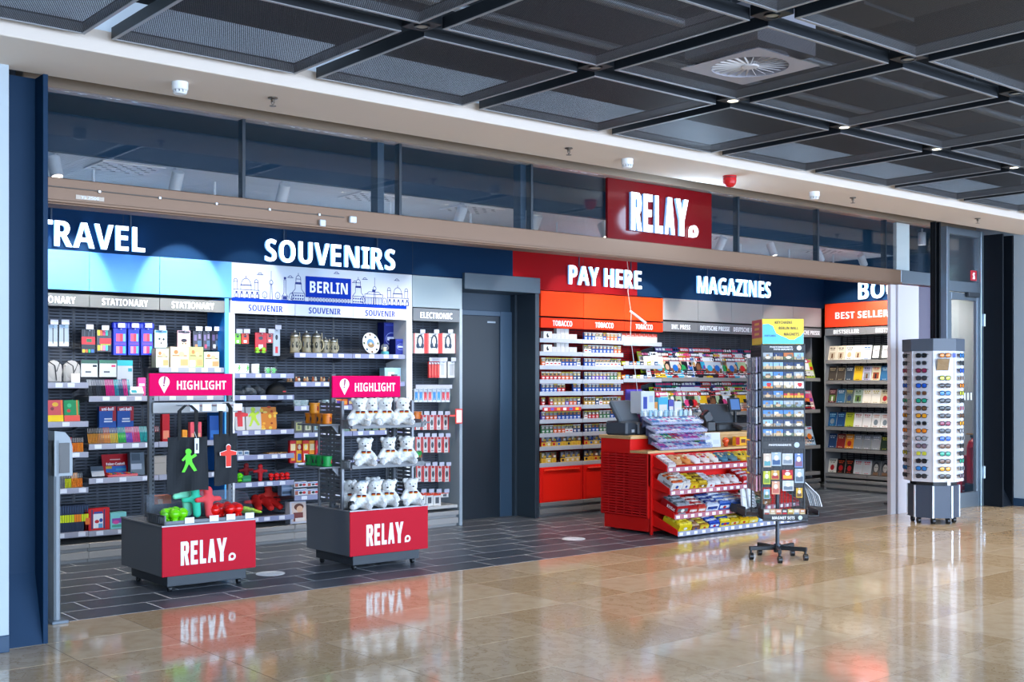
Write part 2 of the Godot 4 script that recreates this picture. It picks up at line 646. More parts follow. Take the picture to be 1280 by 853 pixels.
	for k in 2:
		var pipe := Shape.new()
		pipe.tube(Vector3(-6.8, 4.1 - k * 0.12, 1.62 + k * 1.0), Vector3(25, 4.1 - k * 0.12, 1.62 + k * 1.0), 0.03, 0.03, 10)
		solo("sprinkler_pipe", "thin pale pipe running above the ceiling trays", "pipe", pipe.mesh(), mat("9aa0a6", 0.4, 0.5), Vector3.ZERO, 0.0, "pipes in the ceiling void")
	# fittings on the soffit
	for p in [Vector2(225, 106), Vector2(784, 202), Vector2(1018, 243)]:
		var at := on_y(p.x, p.y - 3.0, 3.468)
		var o := thing("smoke_detector", "small white smoke detector on the plaster soffit", "detector", at, 0.0, "white smoke detectors on the soffit")
		var b := Shape.new()
		b.lathe([Vector2(0.0, 0.0), Vector2(0.05, 0.0), Vector2(0.05, -0.045), Vector2(0.044, -0.05)], 20)
		part(o, "body", b.mesh(), mat("eceff0", 0.4))
		var cage := Shape.new()
		for q in 10:
			var d := Vector3(cos(TAU * q / 10), 0, sin(TAU * q / 10))
			cage.box(d * 0.036 + Vector3(-0.006, -0.066, -0.006), d * 0.036 + Vector3(0.006, -0.05, 0.006))
		part(o, "vents", cage.mesh(), mat("d8dbdd", 0.4))
		var c := Shape.new()
		c.lathe([Vector2(0.042, -0.066), Vector2(0.036, -0.074), Vector2(0.0, -0.076)], 20)
		c.lathe([Vector2(0.03, -0.05), Vector2(0.03, -0.066)], 16, lin("333a40"))
		part(o, "cap", c.mesh(), mat("eceff0", 0.4))
	for p in [Vector2(341, 125), Vector2(711, 188), Vector2(1066, 250), Vector2(1222, 276)]:
		var at := on_y(p.x, p.y - 3.0, 3.468)
		var o := thing("ceiling_sprinkler", "small brass sprinkler head hanging from the soffit", "sprinkler", at, 0.0, "sprinkler heads in the soffit")
		var b := Shape.new()
		b.lathe([Vector2(0.0, 0.0), Vector2(0.032, 0.0), Vector2(0.032, -0.008), Vector2(0.012, -0.012), Vector2(0.012, -0.03), Vector2(0, -0.03)], 16)
		part(o, "rosette", b.mesh(), mat("6d6459", 0.35, 0.8))
		var f := Shape.new()
		f.tube(Vector3(-0.012, -0.03, 0), Vector3(0, -0.055, 0), 0.003, 0.003, 6)
		f.tube(Vector3(0.012, -0.03, 0), Vector3(0, -0.055, 0), 0.003, 0.003, 6)
		f.lathe([Vector2(0, -0.055), Vector2(0.022, -0.055), Vector2(0.022, -0.058), Vector2(0, -0.058)], 14)
		part(o, "deflector", f.mesh(), mat("6d6459", 0.35, 0.8))
	var at := on_y(912, 220, 3.468)
	var al := thing("alarm_beacon", "red fire alarm sounder hanging from the soffit beside the lit sign", "alarm", at)
	var ab := Shape.new()
	ab.lathe([Vector2(0.0, 0.0), Vector2(0.062, 0.0), Vector2(0.062, -0.05), Vector2(0.055, -0.075), Vector2(0.035, -0.098), Vector2(0, -0.105)], 24)
	part(al, "body", ab.mesh(), mat("c9141c", 0.25))
	var ac := Shape.new()
	ac.lathe([Vector2(0.0635, -0.01), Vector2(0.0635, -0.02), Vector2(0.062, -0.022)], 24)
	part(al, "collar", ac.mesh(), mat("8e0f15", 0.4))

func swirl_outlet(o: Node3D, mid: Vector3) -> void:
	var plate := Shape.new()
	var r := 0.235
	# square plate with a round hole: sectors between circle and square
	for k in 48:
		var t0 := TAU * k / 48
		var t1 := TAU * (k + 1) / 48
		var d0 := Vector3(cos(t0), 0, sin(t0))
		var d1 := Vector3(cos(t1), 0, sin(t1))
		var e0 := d0 * (0.30 / maxf(absf(d0.x), absf(d0.z)))
		var e1 := d1 * (0.30 / maxf(absf(d1.x), absf(d1.z)))
		plate.quad(mid + d0 * r + Vector3(0, -0.006, 0), mid + d1 * r + Vector3(0, -0.006, 0), mid + e1 + Vector3(0, -0.006, 0), mid + e0 + Vector3(0, -0.006, 0), Vector3.DOWN)
		plate.quad(mid + d0 * r + Vector3(0, -0.006, 0), mid + d1 * r + Vector3(0, -0.006, 0), mid + d1 * r + Vector3(0, 0.05, 0), mid + d0 * r + Vector3(0, 0.05, 0), -d0)
	var p := part(o, "air_outlet", plate.mesh(), mat("94929a", 0.5))
	part(p, "plenum", span(mid + Vector3(-0.28, 0.052, -0.28), mid + Vector3(0.28, 0.3, 0.28)), mat("94929a", 0.5))
	for k in 24:
		var b := Shape.new()
		b.box(Vector3(0.055, -0.001, -0.0055), Vector3(r - 0.002, 0.001, 0.0055))
		var v := part(p, "vane", b.mesh(), mat("c4c3c6", 0.4))
		v.basis = Basis(Vector3.UP, TAU * k / 24) * Basis(Vector3.RIGHT, 0.75)
		v.position = mid + Vector3(0, 0.004, 0)
	var hub := Shape.new()
	hub.lathe([Vector2(0, -0.008), Vector2(0.05, -0.006), Vector2(0.056, 0.0), Vector2(0.056, 0.02)], 20)
	part(p, "hub", hub.mesh(), mat("c4c3c6", 0.4), mid)

# ---------- the glazed front ----------
func steel_column(called: String, label: String, x0: float, x1: float, front: float, back: float, hex: String) -> void:
	# a folded channel open to the concourse: back web, one visible flange, a sloping foot
	var o := thing(called, label, "column", Vector3(0, 0, 0), 0.0)
	o.set_meta("kind", "structure")
	var m := mat(hex, 0.55, 0.0, 0.3)
	var t := 0.03
	part(o, "web", span(Vector3(x0, 0, back), Vector3(x1, 3.468, back + t), 0.002), m)
	part(o, "flange", span(Vector3(x1 - t, 0, back + t), Vector3(x1, 3.468, front), 0.002), m)
	part(o, "flange", span(Vector3(x0, 0, back + t), Vector3(x0 + 0.012, 3.468, front), 0.002), m)
	var f := Shape.new()
	var a := Vector3(x0 + 0.012, 0.42, back + t)
	var b := Vector3(x1 - t, 0.42, back + t)
	var c := Vector3(x1 - t, 0.0, front - 0.005)
	var d := Vector3(x0 + 0.012, 0.0, front - 0.005)
	f.quad(a, b, c, d, Vector3(0, 0.5, 1))
	part(o, "foot", f.mesh(), m)

func build_facade() -> void:
	steel_column("steel_column", "dark blue steel channel column beside the white wall with skirting", -0.435, -0.19, 0.58, 0.40, "0a2c48")
	steel_column("steel_column_001", "slim near-black steel column behind the sunglasses rack", 9.985, 10.10, 0.53, 0.46, "0a0e13")
	steel_column("steel_column_002", "dark steel channel column between the glazed door and white wall", 11.70, 11.975, 0.46, 0.2, "0c131b")
	part(get_node("steel_column_002"), "flank", span(Vector3(11.67, 0, 0.2), Vector3(11.7, 3.468, 0.47), 0.002), mat("0c131b", 0.55, 0.0, 0.3))
	var steel := mat("7d6350", 0.45, 0.3, 0.4)
	var steel2 := mat("7f8a94", 0.35, 0.7)
	# transom over the opening with its rolled cover and cable
	var rail := struct("trim_1", span(Vector3(-0.19, 2.775, -0.1), Vector3(9.955, 2.93, 0.1), 0.006), steel, Vector3.ZERO, "brushed metal transom over the open shop front", "trim")
	part(rail, "lip", span(Vector3(-0.19, 2.765, 0.085), Vector3(9.955, 2.785, 0.115), 0.004), steel)
	part(rail, "underside", span(Vector3(-0.19, 2.757, -0.1), Vector3(9.955, 2.775, 0.085), 0.003), steel)
	var cable := Shape.new()
	cable.tube(Vector3(-0.18, 2.868, 0.107), Vector3(2.2, 2.862, 0.107), 0.004, 0.004, 6)
	part(rail, "cable", cable.mesh(), mat("5d5750", 0.5))
	for k in 5:
		part(rail, "clip", boxm(Vector3(0.018, 0.018, 0.014), 0.002), mat("c9cdd2", 0.3, 0.8), Vector3(0.3 + k * 0.42, 2.855, 0.106))
	var plate := part(rail, "maker_plate", boxm(Vector3(0.19, 0.03, 0.003), 0.001), mat("8f8376", 0.35, 0.7), Vector3(0.24, 2.8, 0.101))
	lettering(plate, "TS 2500", 0.12, 0.018, 0.002, mat("d9dcdf", 0.4), Vector3(0, 0.015, 0.002))
	part(rail, "sensor", boxm(Vector3(0.06, 0.05, 0.03), 0.005), mat("d4dbe0", 0.3), Vector3(2.27, 2.825, 0.115))
	part(rail, "sensor", boxm(Vector3(0.05, 0.05, 0.03), 0.005), mat("c9cfd4", 0.3), Vector3(2.0, 2.775, 0.115))
	var head := struct("trim_2", span(Vector3(-0.19, 3.515, -0.05), Vector3(11.7, 3.62, 0.1), 0.004), mat("9c8a78", 0.45, 0.3), Vector3.ZERO, "brownish metal head frame over the upper glazing", "trim")
	# upper glazing, panes 1.4 m wide with slim joints
	var gl := struct("window_2", span(Vector3(-0.19, 2.93, -0.005), Vector3(-0.165, 3.515, 0.06)), mat("1a2733", 0.4), Vector3.ZERO, "strip of glazing above the open shop front", "window")
	var glass := clear("1a3a4c", 0.12, 0.02)
	var xs := [-0.165, 1.385, 2.765, 4.165, 5.06, 6.535, 7.0, 8.38, 9.72, 9.955]
	for k in xs.size() - 1:
		if k == 4:
			continue
		part(gl, "pane", span(Vector3(xs[k] + 0.006, 2.93, 0.03), Vector3(xs[k + 1] - 0.006, 3.515, 0.042)), glass)
	for k in [1, 2, 3, 6, 7, 8]:
		part(gl, "mullion", span(Vector3(xs[k] - 0.012, 2.93, -0.02), Vector3(xs[k] + 0.012, 3.515, 0.046)), mat("14222e", 0.4))
	for p in [Vector2(476, 0), Vector2(654, 0)]:
		var x := on_z(p.x, 240, -0.02).x
		part(gl, "post", span(Vector3(x - 0.03, 2.93, -0.12), Vector3(x + 0.03, 3.515, -0.02)), mat("16384f", 0.4))

	# the red sign with its lit letters
	var sg := thing("shop_sign", "large glossy red sign panel with lit white letters above the opening", "sign", Vector3(5.80, 2.91, 0.05))
	part(sg, "panel", span(Vector3(-0.735, 0, 0.0), Vector3(0.735, 0.585, 0.03), 0.003), mat("680a10", 0.12, 0.0, 0.4), Vector3.ZERO, "glossy dark red panel")
	relay_word(sg, -0.46, 0.37, 0.115, 0.475, 0.052, 0.026, glow("4f94d8", 0.35, "9fc0e0"), glow("eef6ff", 1.6))
	var sl := OmniLight3D.new()
	sl.name = "sign_light"
	sl.light_color = Color("bfe0ff")
	sl.light_energy = 0.35
	sl.omni_range = 30.0
	sl.omni_attenuation = 2.0
	sl.light_size = 0.15
	sl.shadow_enabled = true
	sl.position = Vector3(0, 0.3, 0.42)
	sg.add_child(sl)

	# closed end of the front: jamb, white panel, darker panel
	var jam := struct("wall_jamb", span(Vector3(9.86, 0, -0.03), Vector3(9.965, 2.765, 0.02), 0.003), mat("d8d2d4", 0.5), Vector3.ZERO, "pale jamb closing the open shop front beside the sunglasses rack", "wall")
	part(jam, "groove", span(Vector3(9.965, 0, -0.08), Vector3(10.0, 2.765, -0.03)), mat("30343a", 0.5))
	part(jam, "panel", span(Vector3(10.0, 0, -0.05), Vector3(10.46, 2.765, 0.03), 0.003), mat("d9d3d8", 0.45))
	part(jam, "panel", span(Vector3(10.47, 0, -0.05), Vector3(10.78, 2.765, 0.03), 0.003), mat("6d6878", 0.45))
	part(jam, "head", span(Vector3(9.955, 2.775, -0.1), Vector3(10.78, 2.93, 0.1), 0.004), steel2)
	part(jam, "upper_panel", span(Vector3(9.97, 2.94, -0.02), Vector3(10.25, 3.51, 0.03), 0.003), mat("b6c0c0", 0.5))
	part(jam, "upper_glass", span(Vector3(10.26, 2.94, 0.0), Vector3(10.78, 3.51, 0.02)), glass)

	# the single glazed door with a fanlight
	var z := 0.17
	var d := struct("door_1", span(Vector3(10.78, 0, z - 0.06), Vector3(10.84, 3.515, z + 0.05), 0.003), steel2, Vector3.ZERO, "aluminium framed glass door beside the steel column", "door")
	part(d, "frame", span(Vector3(11.607, 0, z - 0.06), Vector3(11.668, 3.515, z + 0.05), 0.003), mat("9fb0bb", 0.3, 0.8))
	part(d, "frame", span(Vector3(10.84, 2.72, z - 0.05), Vector3(11.6, 2.85, z + 0.04), 0.003), steel2)
	part(d, "frame", span(Vector3(10.84, 3.43, z - 0.05), Vector3(11.6, 3.515, z + 0.04), 0.003), steel2)
	part(d, "fanlight", span(Vector3(10.84, 2.85, z - 0.01), Vector3(11.6, 3.43, z + 0.005)), glass)
	var leaf := part(d, "door_leaf", span(Vector3(10.845, 0.0, z - 0.02), Vector3(11.595, 0.19, z + 0.025), 0.003), steel2)
	part(leaf, "stile", span(Vector3(11.545, 0.19, z - 0.02), Vector3(11.6, 2.71, z + 0.025), 0.003), steel2)
	part(leaf, "stile", span(Vector3(10.845, 0.19, z - 0.02), Vector3(10.93, 2.71, z + 0.025), 0.003), steel2)
	part(leaf, "rail", span(Vector3(10.93, 2.62, z - 0.02), Vector3(11.545, 2.71, z + 0.025), 0.003), steel2)
	part(leaf, "pane", span(Vector3(10.93, 0.19, z - 0.005), Vector3(11.545, 2.62, z + 0.005)), glass)
	part(leaf, "door_closer", span(Vector3(11.25, 2.66, z + 0.03), Vector3(11.52, 2.72, z + 0.08), 0.006), mat("2a3036", 0.5))
	for k in 7:
		part(leaf, "marking", span(Vector3(10.95 + k * 0.078, 1.36, z + 0.005), Vector3(10.985 + k * 0.078, 1.45, z + 0.007)), mat("d7dde0", 0.6), Vector3.ZERO, "frosted strip stuck on the glass")
	for y in [0.35, 2.3]:
		part(d, "hinge", span(Vector3(11.65, y, z + 0.045), Vector3(11.69, y + 0.16, z + 0.075), 0.004), mat("b5c0c8", 0.3, 0.8))
	var q := thing("fire_point_sign", "small red square fire sign stuck on the fanlight", "sign", Vector3(11.49, 2.88, z + 0.008))
	part(q, "plate", boxm(Vector3(0.15, 0.13, 0.004)), mat("b9202e", 0.5))
	var fl := PackedVector2Array([Vector2(-0.03, 0.02), Vector2(0.03, 0.02), Vector2(0.03, 0.05), Vector2(0.015, 0.075), Vector2(0.03, 0.1), Vector2(-0.005, 0.105), Vector2(-0.035, 0.075), Vector2(-0.012, 0.06)])
	var fs := Shape.new()
	fs.prism(fl, 0.002, 0.005)
	part(q, "emblem", fs.mesh(), mat("f2e8ea", 0.5))
	var ex := thing("exit_sign", "lit green and white exit sign hanging behind the fanlight", "sign", on_z(1186, 349, -0.5))
	part(ex, "housing", boxm(Vector3(0.4, 0.11, 0.05), 0.004), mat("5d8c84", 0.4), Vector3(0, 0.11, 0))
	part(ex, "light_face", boxm(Vector3(0.38, 0.1, 0.03), 0.003), glow("c9fff0", 2.2), Vector3(0, 0.0, 0))
	part(ex, "rod", boxm(Vector3(0.02, 0.4, 0.02)), mat("cfd6da", 0.4), Vector3(0, 0.22, 0))

func relay_word(parent: Node3D, x0: float, x1: float, y0: float, y1: float, z: float, depth: float, material: Material, face_mat: Material = null) -> void:
	# five tall heavy letters drawn as outlines, then the small ring that follows them
	var w := (x1 - x0)
	var lx := [0.0, 0.205, 0.395, 0.56, 0.755, 0.995]
	var shapes := {
		"R": [[[0, 0], [0.37, 0], [0.37, 1.0], [0, 1.0]], [[0.37, 0.83], [0.58, 0.83], [0.74, 1.0], [0.37, 1.0]], [[0.58, 0.83], [0.58, 0.6], [0.78, 0.44], [0.93, 0.56], [0.97, 0.74], [0.91, 0.92], [0.74, 1.0]], [[0.37, 0.42], [0.78, 0.44], [0.58, 0.6], [0.37, 0.6]], [[0.42, 0.42], [0.78, 0.44], [1.0, 0], [0.61, 0]]],
		"E": [[[0, 0], [0.92, 0], [0.92, 0.19], [0.4, 0.19], [0.4, 0.41], [0.82, 0.41], [0.82, 0.59], [0.4, 0.59], [0.4, 0.81], [0.9, 0.81], [0.9, 1.0], [0, 1.0]]],
		"L": [[[0, 0], [0.95, 0], [0.95, 0.2], [0.44, 0.2], [0.44, 1.0], [0, 1.0]]],
		"A": [[[0, 0], [0.32, 0], [0.37, 0.2], [0.63, 0.2], [0.68, 0], [1.02, 0], [0.72, 1.0], [0.3, 1.0]]],
		"Y": [[[0.3, 0], [0.66, 0], [0.66, 0.4], [1.0, 1.0], [0.66, 1.0], [0.49, 0.62], [0.33, 1.0], [-0.03, 1.0], [0.3, 0.4]]],
	}
	var i := 0
	for ch in ["R", "E", "L", "A", "Y"]:
		var s := Shape.new()
		var a: float = x0 + w * lx[i]
		var b: float = x0 + w * (lx[i + 1] - 0.03)
		for ring in shapes[ch]:
			var o := PackedVector2Array()
			for p in ring:
				o.append(Vector2(lerpf(a, b, p[0]), lerpf(y0, y1, p[1])))
			s.prism(o, z - depth / 2, z + depth / 2)
		var lt := part(parent, "letter", s.mesh(), material)
		if face_mat:
			var fs := Shape.new()
			for ring in shapes[ch]:
				var o := PackedVector2Array()
				for p in ring:
					o.append(Vector2(lerpf(a, b, p[0]), lerpf(y0, y1, p[1])))
				fs.prism(o, z + depth / 2, z + depth / 2 + 0.002)
			part(lt, "light_face", fs.mesh(), face_mat)
		i += 1
	# ring: a round badge with a flat lower left corner and a hole
	var r := (y1 - y0) * 0.165
	var cx := x1 + r * 1.05
	var cy := y0 + r
	var badge := Shape.new()
	var hole := r * 0.5
	for k in 32:
		var t0 := TAU * k / 32 - PI
		var t1 := TAU * (k + 1) / 32 - PI
		var p := []
		for t in [t0, t1]:
			var d := Vector2(cos(t), sin(t))
			var e := d * r
			if d.x < 0 and d.y < 0:
				e = d * (r / maxf(-d.x, -d.y))
			p.append([Vector3(cx + d.x * hole, cy + d.y * hole, 0), Vector3(cx + e.x, cy + e.y, 0)])
		for side in [z - depth / 2, z + depth / 2]:
			var up := Vector3(0, 0, side)
			badge.quad(p[0][0] + up, p[0][1] + up, p[1][1] + up, p[1][0] + up, Vector3(0, 0, signf(side - z)))
		var f := Vector3(0, 0, z - depth / 2)
		var g := Vector3(0, 0, z + depth / 2)
		badge.quad(p[0][1] + f, p[1][1] + f, p[1][1] + g, p[0][1] + g, p[0][1] - Vector3(cx, cy, 0))
		badge.quad(p[0][0] + f, p[1][0] + f, p[1][0] + g, p[0][0] + g, Vector3(cx, cy, 0) - p[0][0])
	part(parent, "dot", badge.mesh(), face_mat if face_mat else material)

# ---------- the shop's shell ----------
func build_shop_shell() -> void:
	var tones := [mat("454b53", 0.32), mat("4c525b", 0.3), mat("484e57", 0.34), mat("525861", 0.32)]
	var base := struct("floor_shop", span(Vector3(-3.5, -0.3, -5.6), Vector3(13.4, -0.0005, -0.002)), mat("dfe2e4", 0.7), Vector3.ZERO, "dark grey tiled floor of the shop with pale joints", "floor")
	var rows := 9
	for r in rows:
		var z1 := -0.33 * r
		var off := fmod(0.2 * r + 0.5, 0.6)
		for k in 24:
			var x := -0.9 + off + 0.6 * k
			if x > 12.3 or x < -0.9:
				continue
			var dz := 0.33
			part(base, "tile", boxm(Vector3(0.590, 0.006, dz - 0.010), 0.0002), tones[rng.randi() % 4], Vector3(x + 0.3, -0.006, z1 - dz / 2 - 0.003))
	var rest := Shape.new()
	rest.box(Vector3(-3.5, -0.006, -5.6), Vector3(13.4, 0, -2.98))
	rest.box(Vector3(-3.5, -0.006, -2.98), Vector3(-0.95, 0, -0.005))
	rest.box(Vector3(12.98, -0.006, -2.98), Vector3(13.4, 0, -0.005))
	var rp := part(base, "paving", rest.mesh(), tones[0])
	rp.set_meta("kind", "stuff")
	# round white stickers on the tiles
	for p in [Vector2(338, 717.5), Vector2(717, 674)]:
		var at := on_y(p.x, p.y, 0.0)
		var s := Shape.new()
		s.lathe([Vector2(0.12, 0.0), Vector2(0.12, 0.0015), Vector2(0, 0.0016)], 28)
		var o := thing("floor_sticker", "round white sticker on the dark floor tiles", "sticker", at + Vector3(0, 0.0005, 0), 0.0, "round floor stickers")
		part(o, "disc", s.mesh(), mat("e8eaec", 0.5))
		part(o, "print", boxm(Vector3(0.07, 0.0008, 0.025)), mat("c2c6ca", 0.5), Vector3(0, 0.0016, 0))
	var navy := mat("0d2b4a", 0.75, 0.0, 0.2)
	# rear walls behind and above the shelving
	struct("wall_back", span(Vector3(-3.5, 0, -3.4), Vector3(13.4, 3.62, -3.2)), mat("23282e", 0.8), Vector3.ZERO, "dark back wall of the shop", "wall")
	struct("wall_shop_left", span(Vector3(-3.6, 0, -3.4), Vector3(-3.5, 3.62, -0.6)), mat("cfd3d6", 0.8), Vector3.ZERO, "pale side wall of the shop", "wall")
	struct("wall_shop_right", span(Vector3(13.4, 0, -3.4), Vector3(13.5, 3.62, -0.6)), mat("cfd3d6", 0.8), Vector3.ZERO, "pale side wall beyond the book shelving", "wall")
	var fa := struct("trim_3", span(Vector3(-3.5, 2.742, -2.9), Vector3(5.29, 3.35, -2.44)), navy, Vector3.ZERO, "dark navy fascia above the shelving", "trim")
	part(fa, "panel", span(Vector3(5.29, 2.7, -2.9), Vector3(6.02, 3.35, -2.44)), navy)
	part(fa, "panel", span(Vector3(6.02, 2.67, -2.9), Vector3(8.06, 3.35, -2.44)), mat("98060f", 0.7, 0.0, 0.25), Vector3.ZERO, "deep red fascia panel")
	part(fa, "panel", span(Vector3(8.06, 2.67, -2.9), Vector3(12.0, 3.35, -2.44)), navy)
	part(fa, "panel", span(Vector3(12.0, 2.74, -2.9), Vector3(12.5, 3.35, -0.2)), navy)
	for x in [1.46, 3.1, 4.62, 7.13, 9.46, 10.55]:
		part(fa, "joint", span(Vector3(x, 2.75, -2.44), Vector3(x + 0.004, 3.35, -2.4385)), mat("0c1a28", 0.6))
	# suspended ceiling of white metal mesh planks, a dark bulkhead in front
	var ceil := struct("ceiling_shop", span(Vector3(-3.5, 3.40, -3.2), Vector3(13.4, 3.44, -1.15)), mat("c4ced6", 0.8), Vector3.ZERO, "white metal suspended ceiling of the shop", "ceiling")
	var plank := grille_mesh(0.592, 1.26)
	for k in 27:
		part(ceil, "panel", plank, mat("f2f6f8", 0.5), Vector3(-3.2 + k * 0.6, 3.35, -1.18))
	for k in 12:
		if k % 3 == 1:
			continue
		var o := Shape.new()
		var x := -2.75 + k * 1.2
		o.box(Vector3(x, 3.338, -1.72), Vector3(x + 0.52, 3.347, -1.3))
		for i in 8:
			for j in 6:
				if (i + j) % 2:
					o.box(Vector3(x + 0.03 + i * 0.06, 3.336, -1.7 + j * 0.065), Vector3(x + 0.07 + i * 0.06, 3.338, -1.685 + j * 0.065), lin("2c3338"))
		var vm := StandardMaterial3D.new()
		vm.vertex_color_use_as_albedo = true
		vm.roughness = 0.5
		solo("air_vent", "white perforated air vent in the shop ceiling", "vent", o.mesh(), vm, Vector3.ZERO, 0.0, "air vents in the shop ceiling")
	struct("ceiling_bulkhead", span(Vector3(-3.5, 3.33, -1.15), Vector3(13.4, 3.62, -1.08)), mat("062a44", 0.6, 0.0, 0.3), Vector3.ZERO, "dark blue bulkhead behind the upper glazing", "ceiling")
	struct("ceiling_front", span(Vector3(-3.6, 3.62, -3.4), Vector3(13.5, 3.72, 0.3)), mat("2b3640", 0.8), Vector3.ZERO, "dark ceiling strip behind the upper glazing", "ceiling")
	# recessed staff door between the shelving units
	var o2 := struct("door_2", span(Vector3(5.5, 0, -2.86), Vector3(6.13, 2.36, -2.82), 0.002), mat("15212b", 0.5), Vector3.ZERO, "dark staff door in a recess between the shelving units", "door")
	part(o2, "frame", span(Vector3(6.13, 0, -2.9), Vector3(6.31, 2.42, -2.8), 0.004), mat("30475c", 0.45))
	part(o2, "frame", span(Vector3(5.29, 2.36, -2.9), Vector3(6.13, 2.42, -2.8), 0.004), mat("30475c", 0.45))
	part(o2, "transom_panel", span(Vector3(5.29, 2.42, -2.9), Vector3(6.31, 2.62, -2.83)), mat("1d3446", 0.5))
	part(o2, "side_panel", span(Vector3(6.345, 0, -2.9), Vector3(6.405, 2.62, -2.42), 0.003), mat("27333d", 0.45))
	part(o2, "side_panel", span(Vector3(6.31, 0, -2.9), Vector3(6.345, 2.62, -2.75)), mat("27333d", 0.45))
	part(o2, "header", span(Vector3(5.295, 2.62, -2.9), Vector3(6.405, 2.8, -2.40), 0.004), mat("465764", 0.45))
	part(o2, "plate", span(Vector3(5.95, 2.28, -2.82), Vector3(6.07, 2.3, -2.817)), mat("8b98a3", 0.4))

func grille_mesh(w: float, d: float) -> Mesh:
	# a metal plank with rows of square holes: bars across and along
	var s := Shape.new()
	var n := 22
	var k := 46
	for i in n + 1:
		var x := lerpf(-w / 2, w / 2, float(i) / n)
		s.box(Vector3(x - 0.0075, 0, -d), Vector3(x + 0.0075, 0.003, 0))
	for j in k + 1:
		var z := -d * j / k
		s.box(Vector3(-w / 2, 0.0005, z - 0.0075), Vector3(w / 2, 0.0028, z + 0.0075))
	return s.mesh()

func build_shop_lights() -> void:
	# white cylinder spotlights on stems: a front row aimed at the stands, a rear row washing the shelving
	var body := Shape.new()
	body.lathe([Vector2(0.0, 0.17), Vector2(0.045, 0.17), Vector2(0.05, 0.165), Vector2(0.05, 0.0), Vector2(0.044, 0.0), Vector2(0.04, 0.02)], 20)
	var lens := Shape.new()
	lens.lathe([Vector2(0.0, 0.012), Vector2(0.041, 0.012)], 20)
	var bm := body.mesh()
	var lm := lens.mesh()
	var white := mat("d5dbe0", 0.4)
	var rear := [-0.1, 0.93, 2.0, 2.68, 3.85, 4.85, 6.05, 6.85, 7.5, 8.2, 9.2, 10.2, 11.2]
	var power := [1.8, 2.5, 2.5, 0.6, 0.15, 0.3, 0.2, 0.5, 0.8, 0.9, 0.5, 1.0, 1.0]
	for row in 2:
		for k in 13:
			var x: float = rear[k] if row == 1 else -0.5 + k * 0.98
			var y := 3.16 if row == 0 else 3.0
			var z := -1.3 if row == 0 else -1.72
			var o := thing("spotlight", "white cylinder spotlight aimed at the shelves under the bulkhead" if row == 0 else "white cylinder spotlight washing the shelving header panels", "spotlight", Vector3(x, y, z), 0.0, "front row of shop spotlights" if row == 0 else "rear row of shop spotlights")
			var aim := Vector3(0.0, -0.52, -0.72) if row == 1 else Vector3(0.0, -2.2, -1.2)
			if row == 0 and k % 3 == 1:
				aim = Vector3(0.15, -1.9, 0.75)
			if k >= 11:
				aim = Vector3(1.2, -1.5, -0.1)
			var tilt := Basis(Quaternion(Vector3.DOWN, aim.normalized())) if row == 0 else Basis.IDENTITY
			var b := part(o, "body", bm, white)
			b.basis = tilt
			b.position = Vector3(0, 0.085, 0) - tilt * Vector3(0, 0.085, 0)
			part(b, "light_lens", lm, glow("fff6e8", 4.0))
			var st := Shape.new()
			st.tube(Vector3(0, 0.085, 0), Vector3(0, 3.36 - y, 0), 0.012, 0.012, 8)
			part(o, "stem", st.mesh(), white)
			if row == 1:
				spot(o, "wash", Vector3(0, -0.03, -0.02), aim, power[k], 28.0 if k < 11 else 50.0, "ffffff", 0.03, 0.3)
			else:
				spot(o, "beam", Vector3(0, 0.03, 0) + aim.normalized() * 0.13, aim, 2.8, 44.0, "fff4e6", 0.06, 0.8)
	var dl := thing("added_fill_spotlight", "white cylinder spotlight added to brighten the extinguisher behind the glass door", "spotlight", Vector3(11.5, 3.4, -0.55))  # made-up fitting, added to brighten the extinguisher behind the door
	part(dl, "body", bm, white)
	part(dl, "light_lens", lm, glow("fff6e8", 4.0))
	part(dl, "stem", span(Vector3(-0.01, 0.17, -0.01), Vector3(0.01, 0.22, 0.01)), white)
	spot(dl, "beam", Vector3(0, -0.03, 0), Vector3(0.1, -2.5, 0.35), 6.0, 40.0, "fff4e6", 0.05, 0.8)
	# loose white cable hanging before the red fascia
	var cb := thing("hanging_cable", "thin white cable hanging loose before the tobacco header", "cable", on_z(783, 322, -1.2))
	var cs := Shape.new()
	var way := [Vector2(783, 318), Vector2(786, 345), Vector2(785, 365), Vector2(789, 392), Vector2(788, 420), Vector2(792, 450), Vector2(797, 490)]
	for k in way.size() - 1:
		cs.tube(on_z(way[k].x, way[k].y, -1.2) - cb.position, on_z(way[k + 1].x, way[k + 1].y, -1.2) - cb.position, 0.0035, 0.0035, 6)
	cs.tube(Vector3.ZERO, Vector3(0, 3.36 - cb.position.y, 0), 0.0035, 0.0035, 6)
	part(cb, "cable", cs.mesh(), mat("d8d6d4", 0.5))
	var cp := Shape.new()
	cp.tube(on_z(788, 389, -1.2) - cb.position, on_z(807, 404, -1.2) - cb.position, 0.012, 0.016, 8)
	part(cb, "plug", cp.mesh(), mat("efeceb", 0.4))

